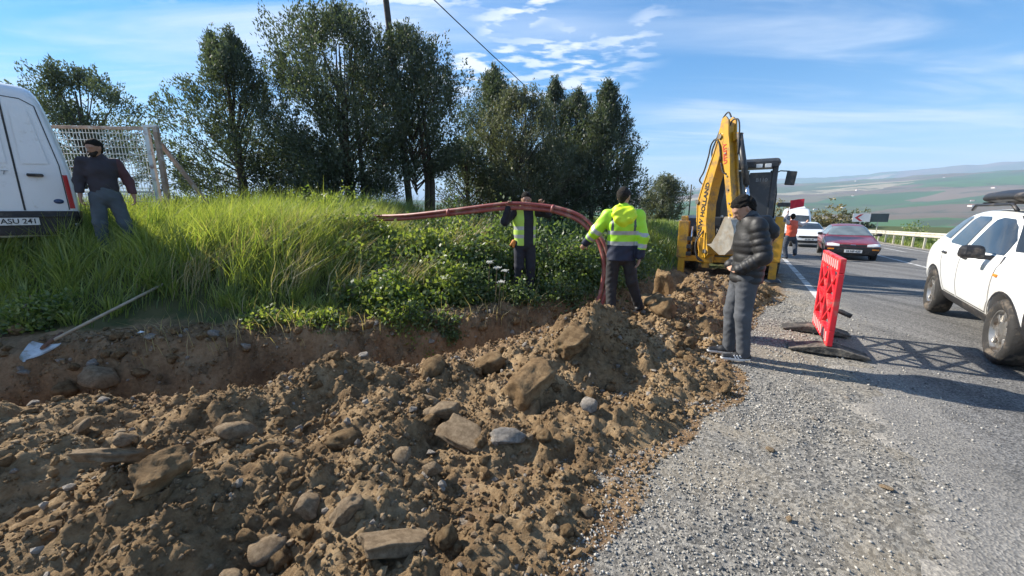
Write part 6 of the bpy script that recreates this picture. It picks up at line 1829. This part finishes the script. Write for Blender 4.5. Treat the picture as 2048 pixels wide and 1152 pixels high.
for k, (x, y, s_) in enumerate([(-4.62, 4.62, .05), (-1.62, 4.92, .03)]):
    m = MB(); m.add([(-.6, -.4, 0), (.5, -.5, .1), (.7, .4, .05), (-.4, .6, .2), (0, 0, .5)], [(0, 1, 4), (1, 2, 4), (2, 3, 4), (3, 0, 4), (0, 3, 2, 1)])
    o = m.build('litter', 'litter_white', None); o.scale = (s_,) * 3; o.location = (x, y, surf(x, y) + .01)
    tag(o, ['crumpled scrap of white plastic on bare soil near the shovel handle', 'tiny white scrap on the lip of the trench below the brambles'][k], 'litter')

# ------------------------------------------------------------------ vegetation
leaf_mat('leaf_cypress', (0.052, 0.070, 0.044), (0.120, 0.150, 0.092), .36, tcol=(1.2, 1.25, .6))
leaf_mat('leaf_grey', (0.080, 0.096, 0.056), (0.165, 0.180, 0.110), .40, tcol=(1.2, 1.2, .7))
leaf_mat('leaf_bramble', (0.075, 0.130, 0.030), (0.260, 0.310, 0.095), .54)
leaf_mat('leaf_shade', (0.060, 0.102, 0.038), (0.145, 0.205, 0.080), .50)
leaf_mat('leaf_olive', (0.13, 0.12, 0.055), (0.30, 0.25, 0.11), .35)
leaf_mat('grass_blade', (0.095, 0.160, 0.030), (0.34, 0.38, 0.12), .52)
leaf_mat('straw', (0.34, 0.29, 0.17), (0.50, 0.44, 0.28), .3)
leaf_mat('petal', (0.75, 0.75, 0.70), (0.85, 0.85, 0.80), .3, tcol=(1, 1, 1))

def leaf_quads(C_, D_, L_, W_, rs):
    """rhombic leaves: centre base points C_, directions D_, lengths, widths"""
    n = len(C_)
    D_ = D_ / (np.linalg.norm(D_, axis=1, keepdims=True) + 1e-9)
    r = rs.normal(0, 1, (n, 3)); S = np.cross(D_, r); S /= (np.linalg.norm(S, axis=1, keepdims=True) + 1e-9)
    Nn = np.cross(D_, S)
    tip = C_ + D_ * L_[:, None]
    mid = C_ + D_ * (L_ * .5)[:, None] + Nn * (L_ * rs.uniform(-.12, .12, n))[:, None]
    V = np.stack([C_, mid + S * (W_ / 2)[:, None], tip, mid - S * (W_ / 2)[:, None]], 1).reshape(-1, 3)
    F = np.arange(4 * n).reshape(-1, 4)
    return V, F
def gap_noise(P, sc, ph):
    x, y, z = P[:, 0] * sc, P[:, 1] * sc, P[:, 2] * sc
    return np.sin(x * 1.7 + 2 * np.sin(y * 1.1 + ph) + ph) * np.sin(y * 1.9 + 1.5 * np.sin(z * 1.3) + ph * 2) + .6 * np.sin(z * 2.3 + 2 * np.sin(x * 1.4 + ph) + y)
def make_tree(label, x, y, top, R_, seed, shape='round', leafm='leaf_cypress', th=.9, clumps=800, per=26, ll=.15, gap=-.35, trunks=1, spiky=.35, group='evergreen trees behind the bank', squash=.9, lean=0.0):
    rs = np.random.RandomState(seed); ll *= .78; per = int(per * 1.3)
    g = float(ground_h(np.array([float(x)]), np.array([float(y)]))[0])
    T = thing('evergreen_tree', label, 'tree', (x, y, g - .05), 0, group)
    H = top - g
    def prof(t):       # radius against height in the crown, t 0..1
        if shape == 'round': return np.clip(np.sin(np.pi * np.clip(t * .80 + .16, 0, 1)) ** .62, .05, 1)
        if shape == 'dome': return np.clip(np.minimum(1, .62 + t * .9) * (1 - np.clip((t - .55) / .45, 0, 1) ** 2.6) ** .6, .10, 1)
        if shape == 'column': return np.clip(np.minimum(1, .55 + 1.6 * t) * (1 - np.clip((t - .30) / .70, 0, 1) ** 1.7) ** .8, .04, 1)
        if shape == 'cone': return np.clip((1 - t) ** .62 * np.minimum(1, .35 + t * 3.2), .03, 1)
        if shape == 'egg': return np.clip(np.sin(np.pi * np.clip(t ** .75 * .86 + .12, 0, 1)) ** .75, .03, 1)
        return np.clip(np.where(t < .45, 1 - .5 * t, .80 * ((1 - t) / .55) ** .75), .03, 1)           # 'tiered': broad foot, narrow head
    n = clumps * 3
    t = rs.uniform(0, 1, n) ** 1.1
    lob = 1 + .28 * np.sin(3 * rs.uniform(0, .2, n) + 9 * t + seed)
    a = rs.uniform(0, 2 * np.pi, n)
    lobes = 1 + .20 * np.sin(a * 3 + 7 * t + seed) + .14 * np.sin(a * 5 - 11 * t + 2 * seed)
    rr = R_ * prof(t) * lobes * rs.uniform(0.02, 1, n) ** .45
    P = np.stack([rr * np.cos(a) + lean * t, rr * np.sin(a) * squash, th + (H - th) * t], 1)
    keep = gap_noise(P, 1.25, seed * 1.3) > gap
    P = P[keep][:clumps]; t = t[keep][:clumps]
    # upright tufts that break the outline
    k = len(P)
    out = P.copy(); out[:, 2] -= th + (H - th) * .35; out /= (np.linalg.norm(out, axis=1, keepdims=True) + 1e-6)
    dirc = out * (1 - spiky) + np.array([0, 0, 1.0]) * (.5 + spiky) + rs.normal(0, .25, (k, 3))
    dirc /= np.linalg.norm(dirc, axis=1, keepdims=True)
    cl = rs.uniform(.22, .60, k)
    u = rs.uniform(-.6, 1, (k, per))
    base = P[:, None, :] + dirc[:, None, :] * (u * cl[:, None])[..., None] + rs.normal(0, 1, (k, per, 3)) * (.092 * (1.15 - .85 * np.clip(u, 0, 1)))[..., None]
    ld = dirc[:, None, :] * .9 + rs.normal(0, .55, (k, per, 3))
    m = k * per
    V, F = leaf_quads(base.reshape(-1, 3), ld.reshape(-1, 3), ll * rs.uniform(.6, 1.3, m), ll * rs.uniform(.24, .45, m), rs)
    tone = np.repeat(np.clip(rs.normal(.42, .24, k)[:, None] + rs.normal(0, .16, (k, per)), 0, 1).reshape(-1), 4)
    link('crown', raw_mesh('crown', V, F, leafm, tone=tone), T)
    mb = MB()
    for q in range(trunks):
        ox, oy = (rs.uniform(-.55, .55), rs.uniform(-.3, .3)) if trunks > 1 else (0, 0)
        r0 = (.045 + .016 * H) / (1 if trunks == 1 else 1.35)
        pts = [(ox, oy, -.2), (ox * 1.1 + .05, oy, H * .22), (ox * 1.2 - .04 + lean * .4, oy, H * .5), (ox * .8 + lean * .9, oy * .6, H * .9)]
        if q == 0: mb.tube(pts, [r0 * 1.25, r0, r0 * .7, r0 * .15], 9)
        else: link('trunk', MB().tube(pts, [r0 * 1.1, r0 * .9, r0 * .6, r0 * .12], 8).mesh('trunk', ['bark'], smooth=True), T)
    link('trunk', mb.mesh('trunk', ['bark'], smooth=True), T)
    br = MB()
    for i in rs.choice(k, min(k, 46), replace=False):
        p = P[i]; z0 = max(.5, p[2] * .62 - .1)
        mid = (p[0] * .5, p[1] * .5, (z0 + p[2]) / 2 - .08)
        br.tube([(lean * z0 / H, 0, z0), mid, tuple(p)], [.035, .024, .010], 5, cap=False)
    tag(link('limbs', br.mesh('limbs', ['bark'], smooth=True), T), kind='stuff')
    return T
make_tree('open-crowned pine behind the mesh gate', -17.0, 16.3, 6.75, 2.1, 3, 'round', 'leaf_cypress', 1.4, 620, 24, .17, .02, 1, .3)
make_tree('tall ragged evergreen with narrow top right of the gate', -9.65, 14.3, 7.35, 2.85, 5, 'tiered', 'leaf_cypress', .3, 1150, 26, .15, -.15, 1, .4)
make_tree('biggest evergreen, broad round crown left of the utility pole', -5.55, 13.8, 7.6, 2.45, 8, 'dome', 'leaf_cypress', .9, 1550, 26, .15, -.30, 3, .45)
make_tree('big evergreen with bare leaning trunk right of the utility pole', -3.50, 14.9, 7.5, 2.15, 9, 'dome', 'leaf_cypress', 1.7, 1150, 26, .15, -.28, 2, .45, lean=-.25)
make_tree('dark conical evergreen at the left of the far group', -.85, 19.5, 7.7, 2.0, 12, 'column', 'leaf_cypress', 1.3, 800, 24, .17, -.3, 2, .5)
make_tree('lighter grey-green evergreen with broad crown before the far group', .30, 17.5, 6.35, 2.0, 13, 'round', 'leaf_grey', 1.0, 950, 26, .16, -.5, 2, .4)
make_tree('slim pointed evergreen in the middle of the far group', 2.2, 21.4, 7.8, 1.7, 14, 'column', 'leaf_cypress', 1.2, 720, 24, .17, -.35, 1, .55)
make_tree('pointed evergreen just right of the slim one in the far group', 3.3, 20.6, 7.1, 1.9, 15, 'column', 'leaf_cypress', 1.1, 720, 24, .17, -.4, 1, .5)
make_tree('outermost evergreen of the far group, sloping down behind the yellow-jacketed worker', 4.5, 19.6, 7.15, 2.05, 16, 'tiered', 'leaf_cypress', .8, 1150, 26, .17, -.7, 2, .5)
make_tree('small rounded tree standing alone left of the digger boom', 11.65, 30.6, 3.95, 1.75, 17, 'round', 'leaf_grey', .5, 560, 24, .2, -.5, 1, .3)
make_tree('low spreading evergreen filling the gap between the two tallest trees', -8.0, 15.6, 4.2, 1.9, 18, 'round', 'leaf_cypress', .3, 560, 24, .16, -.4, 1, .3)
make_tree('low dark evergreen behind the trunks left of the far group', -1.9, 17.2, 4.3, 1.5, 19, 'round', 'leaf_cypress', .2, 420, 24, .16, -.3, 1, .3)
make_tree('low dark evergreen under the far group', 2.2, 18.8, 4.4, 2.1, 21, 'round', 'leaf_cypress', .1, 620, 24, .16, -.6, 1, .3)

def make_bush(label, x, y, rx, ry, h, seed, leafm='leaf_bramble', n=4200, ll=.075, name='bramble_bush', cat='bush', group='bushes on the bank', stems=14, z=None):
    rs = np.random.RandomState(seed)
    g = float(ground_h(np.array([float(x)]), np.array([float(y)]))[0]) if z is None else z
    T = thing(name, label, cat, (x, y, g), 0, group)
    # arching stems carry leaves; leaves crowd the outer shell
    nc = max(20, n // 24)
    a = rs.uniform(0, 6.283, nc); v = rs.uniform(.03, 1, nc) ** .6
    e = np.arccos(np.clip(rs.uniform(0, 1, nc), 0, 1)); lob = 1 + .25 * np.sin(a * 3 + seed) + .18 * np.sin(a * 5 + e * 4)
    px = rx * np.sin(e) * np.cos(a) * v * lob; py = ry * np.sin(e) * np.sin(a) * v * lob; pz = h * np.cos(e) * v * lob + .03
    gz = ground_h(px + x, py + y, False) - g if z is None else 0
    P = np.stack([px, py, np.maximum(pz, .04) + gz], 1)
    per = n // nc; k = nc
    base = P[:, None, :] + rs.normal(0, 1, (k, per, 3)) * np.array([.11, .11, .075]) * (h / .8) ** .4
    ld = rs.normal(0, 1, (k, per, 3)) + np.array([0, 0, .35]); m = k * per
    V, F = leaf_quads(base.reshape(-1, 3), ld.reshape(-1, 3), ll * rs.uniform(.5, 1.25, m), ll * rs.uniform(.45, .75, m), rs)
    tone = np.repeat(np.clip(rs.normal(.42, .22, k)[:, None] + rs.normal(0, .2, (k, per)), 0, 1).reshape(-1), 4)
    link('foliage', raw_mesh('foliage', V, F, leafm, tone=tone), T)
    mb = MB()
    for i in rs.choice(k, min(stems, k), replace=False):
        p = P[i]; b = (p[0] * .25, p[1] * .25, -.05)
        mb.tube([b, (p[0] * .6, p[1] * .6, p[2] * .75 + .1), tuple(p)], [.012, .009, .004], 5, cap=False)
    tag(link('stems', mb.mesh('stems', ['stem'], smooth=True), T), kind='stuff')
    return T
BUSH = [
 ('pale-leaved bramble where the red ducts meet the grass', -2.75, 7.55, .85, .6, .62, 'leaf_bramble', 5200),
 ('sunlit bramble at the left end of the thicket', -2.35, 6.75, .75, .5, .55, 'leaf_bramble', 4600),
 ('low leafy bramble above the trench lip left of the thicket', -1.95, 5.85, .62, .42, .42, 'leaf_bramble', 3600),
 ('bramble under the middle of the ducts', -1.35, 7.3, .85, .6, .66, 'leaf_bramble', 5200),
 ('bramble bush low on the slope under the ducts', -1.05, 6.35, .6, .42, .42, 'leaf_bramble', 3200),
 ('dark bramble just left of the worker in the green vest', -.62, 7.15, .55, .5, .70, 'leaf_shade', 3800),
 ('dark bush rising behind the worker in the green vest', .25, 8.0, .95, .65, 1.0, 'leaf_shade', 5600),
 ('dark bramble right of the worker in the green vest', .95, 7.35, .62, .5, .95, 'leaf_shade', 4600),
 ('dark bramble behind the arch of the ducts', 1.55, 7.9, .75, .6, .95, 'leaf_shade', 5000),
 ('low brush in front of the legs of the green-vested worker', .12, 6.40, .40, .20, .34, 'leaf_shade', 1800),
 ('low brush on the slope left of the white wildflowers', -.62, 6.45, .42, .28, .42, 'leaf_shade', 2400),
 ('low dark bramble at the trench edge right of the green-vested worker', .90, 6.75, .42, .3, .50, 'leaf_shade', 2400),
 ('shady bush behind the yellow-jacketed worker', 2.35, 8.6, .8, .6, .75, 'leaf_shade', 4200),
 ('tall bush on the crest behind the ducts', -1.0, 9.0, 1.4, .8, .80, 'leaf_shade', 6200),
 ('leafy bush on the crest behind the tall grass', -4.6, 10.6, 1.5, .8, .85, 'leaf_bramble', 5600),
 ('bush on the crest below the far group of trees', 1.3, 10.2, 1.6, .8, .70, 'leaf_shade', 5600),
 ('low shrub at the foot of the brace beside the gate', -8.1, 10.2, .9, .6, .6, 'leaf_bramble', 3200),
 ('small leafy clump at the left edge above the shovel', -6.05, 4.75, .45, .35, .26, 'leaf_bramble', 2200),
 ('bright weed clump on the trench lip below the tall grass', -3.25, 4.95, .32, .22, .16, 'leaf_bramble', 1100),
 ('bright weed clump on the trench lip below the brambles', -2.55, 5.05, .28, .2, .15, 'leaf_bramble', 900),
 ('low weeds on the trench lip under the sunlit bramble', -1.55, 5.35, .4, .22, .18, 'leaf_bramble', 1300),
 ('weeds hanging over the trench lip in the middle', -.95, 5.40, .28, .16, .12, 'leaf_shade', 800),
]
for i, (lb, x, y, rx, ry, h, lm, n) in enumerate(BUSH): make_bush(lb, x, y, rx, ry, h, 40 + i, lm, int(n * 1.15), .085 if n > 2500 else .06)
for i, (x, y, h, lb) in enumerate([(44.5, 60.5, 4.6, 'yellowish shrub right behind the red flag'), (49.0, 60.5, 4.4, 'straw-coloured shrub left of the chevron board'), (40.5, 60.0, 4.3, 'yellowish shrub at the right side of the digger mirror'), (53.5, 61.0, 3.2, 'brownish shrub nearest the chevron board')]):
    make_bush(lb, x, y, 2.9, 2.0, h, 90 + i, 'leaf_olive' if i < 3 else 'leaf_grey', 3600, .34, 'roadside_shrub', 'shrub', 'shrubs beyond the bend', z=-2.2)
for i, (s_, n_, h, lb) in enumerate([(23, 9.8, 1.25, 'green bush behind the guard rail nearest the white car'), (27.5, 9.9, 1.1, 'second green bush behind the guard rail from the white car'), (33, 9.9, 1.1, 'third green bush behind the guard rail from the white car'), (40, 10.0, 1.5, 'green bush below the chevron board')]):
    x, y = road_xy(s_, n_); make_bush(lb, x, y, 1.9, .9, h, 110 + i, 'leaf_bramble', 3000, .14, 'roadside_bush', 'bush', 'bushes behind the guard rail')

# ---- grass
def blades(name, x, y, hgt, wid, lean, mats, seed, label, tone_mu=.4, z=None, spread=.28):
    rs = np.random.RandomState(seed); n = len(x)
    z = ground_h(x, y) if z is None else z
    a = rs.uniform(0, 6.283, n); sx, sy = np.cos(a), np.sin(a)
    lx = lean[0] + rs.normal(0, spread, n); ly = lean[1] + rs.normal(0, spread, n)
    B = np.stack([x, y, z - .02], 1); S = np.stack([sx, sy, 0 * a], 1) * (wid / 2)[:, None]
    def at(t, w):
        c = B + np.stack([lx * hgt * t * t, ly * hgt * t * t, hgt * (t - .22 * t * t * np.hypot(lx, ly))], 1)
        return c + S * w, c - S * w
    p0, p1 = at(0, .8); p2, p3 = at(.55, 1.0); p6, p7 = at(1.0, .10)
    V = np.stack([p0, p1, p2, p3, p6, p7], 1).reshape(-1, 3)
    o = (np.arange(n) * 6)[:, None]
    F = np.concatenate([o + np.array([0, 1, 3, 2]), o + np.array([2, 3, 5, 4])], 1).reshape(-1, 4)
    tone = np.repeat(np.clip(rs.normal(tone_mu, .22, n) + .25 * perlin(x * 1.1, y * 1.1), 0, 1), 6)
    ob = link(name, raw_mesh(name, V, F, mats, tone=tone))
    tag(ob, label, 'grass', kind='stuff')
    return ob
rs = np.random.RandomState(21)
N_ = 300000
x = rs.uniform(-13, 6.5, N_); y = rs.uniform(3.6, 15, N_)
q = poly_sd(x, y, TRX) - .40
tuft = perlin(x * 2.6, y * 2.6) + .6 * perlin(x * 6.1, y * 6.1 + 3)
bare = np.exp(-(((x + 4.65) / .60) ** 2 + ((y - 4.75) / .75) ** 2)) + np.exp(-(((x + 2.62) / .38) ** 2 + ((y - 5.3) / .35) ** 2)) + .9 * np.exp(-(((x + 5.3) / .5) ** 2 + ((y - 4.3) / .4) ** 2))
dens = sstep((q - .55) / .55) * (1 - np.clip(bare * 1.3, 0, 1)) * np.where(tuft > -.25, 1, .35)
thick = sstep((x + 2.6) / 1.0) * sstep((2.6 - x) / .8) * sstep((y - 5.2) / .5) * sstep((9.5 - y) / 1)      # bramble thicket: thin grass
dens *= 1 - .80 * thick
dist = np.hypot(x, y)
dens *= .66 * np.clip(7.0 / dist, 0, 1) ** 1.1
ok = (rs.uniform(0, 1, N_) < dens) & (np.abs(x) / y < 1.5) & (np.hypot(x - .22, y - 6.72) > .18)
x, y, q, tuft, thick = x[ok], y[ok], q[ok], tuft[ok], thick[ok]
tall = sstep((q - .5) / 1.2) * (.34 + .34 * sstep((-1.0 - x) / 1.5)) + .10
tall *= 1 + .55 * np.clip(tuft, -.5, .8)
tall *= np.where((x < -5.4) & (y < 6.6), .72, 1) * (1 - .38 * sstep((x + 3.6) / 1.2))
hg = tall * rs.uniform(.45, 1.15, len(x))
blades('tall_grass', x, y, hg, rs.uniform(.006, .013, len(x)) * (.6 + .06 * np.hypot(x, y)), (.22, .05), 'grass_blade', 22, 'tall bright green grass covering the bank')
# separate bright tussocks, blades fanning out from each foot
nt_ = 420; per_ = 46
tx = rs.uniform(-8.5, 1.5, nt_ * 3); ty = rs.uniform(4.4, 10, nt_ * 3); tq = poly_sd(tx, ty, TRX) - .4
tb_ = np.exp(-(((tx + 4.65) / .60) ** 2 + ((ty - 4.75) / .75) ** 2)) + np.exp(-(((tx + 5.3) / .5) ** 2 + ((ty - 4.3) / .4) ** 2))
kk_ = (tq > .55) & (tb_ < .4) & (np.hypot(tx - .22, ty - 6.72) > .35); tx, ty, tq = tx[kk_][:nt_], ty[kk_][:nt_], tq[kk_][:nt_]
th_ = (.22 + .42 * sstep((tq - .5) / 1.6)) * rs.uniform(.6, 1.25, len(tx)) * (1 - .35 * sstep((tx + 3.4) / 1.2))
ang = rs.uniform(0, 6.283, (len(tx), per_)); rad = rs.uniform(0, 1, (len(tx), per_)) ** .6 * .10
fx, fy = np.cos(ang) * rad, np.sin(ang) * rad
blades('grass_tussocks', (tx[:, None] + fx).ravel(), (ty[:, None] + fy).ravel(), (th_[:, None] * rs.uniform(.55, 1.15, ang.shape)).ravel(), rs.uniform(.010, .020, ang.size), (.12 + fx.ravel() * 7, fy.ravel() * 7), 'grass_blade', 31, 'bright broad-bladed grass tussocks on the bank', .62, spread=.12)
# pale feathery seed heads leaning in the wind
N_ = 5200
x = rs.uniform(-5.5, -.6, N_); y = rs.uniform(5.4, 9.2, N_); q = poly_sd(x, y, TRX) - .4
ok = (q > 1.0) & (perlin(x * 1.4 + 4, y * 1.4) > .05)
x, y = x[ok], y[ok]
blades('feathery_grass', x, y, rs.uniform(.5, .85, len(x)), rs.uniform(.007, .013, len(x)), (.55, .05), 'straw', 23, 'pale feathery grass heads bent over by the wind', .5)
# dry stalks and roots near the lip
N_ = 420
x = rs.uniform(-4.5, 2.2, N_); y = np.interp(x, [p[0] for p in TR], [p[1] for p in TR]) + .45 + np.abs(rs.normal(.25, .35, N_))
blades('dry_stalks', x, y, rs.uniform(.10, .42, N_), rs.uniform(.005, .010, N_), (.2, -.5), 'straw', 24, 'dry pale stalks along the lip of the trench', .4)
# verge grass beyond the digger and along the rail
N_ = 26000
x = rs.uniform(3, 20, N_); y = rs.uniform(8.5, 34, N_); q = poly_sd(x, y, TRX) - .4
ok = (q > .5) & (q < 9)
x, y = x[ok], y[ok]
blades('verge_grass', x, y, rs.uniform(.2, .5, len(x)), rs.uniform(.012, .03, len(x)), (.2, 0), 'grass_blade', 25, 'grass on the bank beyond the digger', .35)
s_ = rs.uniform(14, 62, 9000); n_ = 7.9 + np.abs(rs.normal(.5, .6, 9000))
x, y = road_xy(s_, n_)
blades('verge_grass', x, y, rs.uniform(.2, .5, 9000), rs.uniform(.012, .04, 9000), (.1, 0), 'grass_blade', 26, 'rough grass under the guard rail', .45)
# white umbel flowers by the worker's knees
for i, (x, y, h) in enumerate([(-.28, 6.2, .62), (-.15, 6.28, .52), (-.40, 6.28, .70), (-.22, 6.12, .42)]):
    rs2 = np.random.RandomState(200 + i); g = float(ground_h(np.array([x]), np.array([y]))[0])
    T = thing('white_wildflower', 'white umbel wildflower beside the knees of the green-vested worker', 'flower', (x, y, g), 0, 'white wildflowers by the trench')
    MB().tube([(0, 0, -.02), (.02, 0, h * .6), (.04, -.02, h)], [.006, .005, .003], 5).build('stalk', 'stem', T)
    C_ = np.array([.04, -.02, h]) + rs2.normal(0, 1, (70, 3)) * np.array([.026, .026, .008]); V, F = leaf_quads(C_, rs2.normal(0, 1, (70, 3)) + np.array([0, 0, .5]), np.full(70, .022), np.full(70, .018), rs2)
    tag(link('flower_head', raw_mesh('flower_head', V, F, 'petal', tone=np.full(len(V), .5)), T), kind='stuff')

# ------------------------------------------------------------------ far houses
rh = random.Random(4)
def house_mesh():
    m = MB(); m.box((0, 0, 3), (11, 8, 6)); a = m.mesh('wall', ['house_wall'])
    r = MB(); r.prism([(-6.2, 6.003), (6.2, 6.003), (0, 8.6)], 9, 'XZ', 0); return a, r.mesh('roof', ['house_roof'])
hm, hr = house_mesh()
for i in range(11):
    ph = R(rh.uniform(36, 52.5)); r = rh.choice([1900, 2300, 2800, 3300, 3800]) * rh.uniform(.92, 1.1)
    x, y = r * math.sin(ph), r * math.cos(ph); z = float(ground_h(np.array([x]), np.array([y]))[0])
    T = thing('farmhouse', 'tiny white farmhouse with tiled roof on the far hillside', 'house', (x, y, z - .5), rh.uniform(0, 3), 'far houses')
    T.scale = (1.1, 1.1, .8)
    link('wall', hm, T); link('roof', hr, T)

# ------------------------------------------------------------------ haze
def make_haze():
    m = MB(); m.box((0, 0, 350), (54000, 54000, 1000))
    o = m.build('haze', 'sign_white'); tag(o, 'thin blue morning haze over the valley', 'haze', kind='stuff')
    mt = bpy.data.materials.new('haze_air'); mt.use_nodes = True
    N, L = nt(mt); N.remove(N['Principled BSDF'])
    v = N.new('ShaderNodeVolumePrincipled')
    v.inputs['Color'].default_value = (.55, .74, 1.0, 1); v.inputs['Density'].default_value = HAZE; v.inputs['Anisotropy'].default_value = .0
    L.new(v.outputs[0], N['Material Output'].inputs['Volume'])
    o.data.materials.clear(); o.data.materials.append(mt)
HAZE = 1.5e-4
make_haze()

# set the empties of long things at their own base
bpy.context.view_layer.update()
for nm in ('guard_rail', 'shovel', 'overhead_cable', 'stay_wire', 'cable_ducts'):
    T = bpy.data.objects[nm]
    pts = [c.matrix_world @ Vector(b) for c in T.children if c.type == 'MESH' for b in c.bound_box]
    base = Vector((sum(p.x for p in pts) / len(pts), sum(p.y for p in pts) / len(pts), min(p.z for p in pts)))
    T.location = base
    for c in T.children: c.location = c.location - base
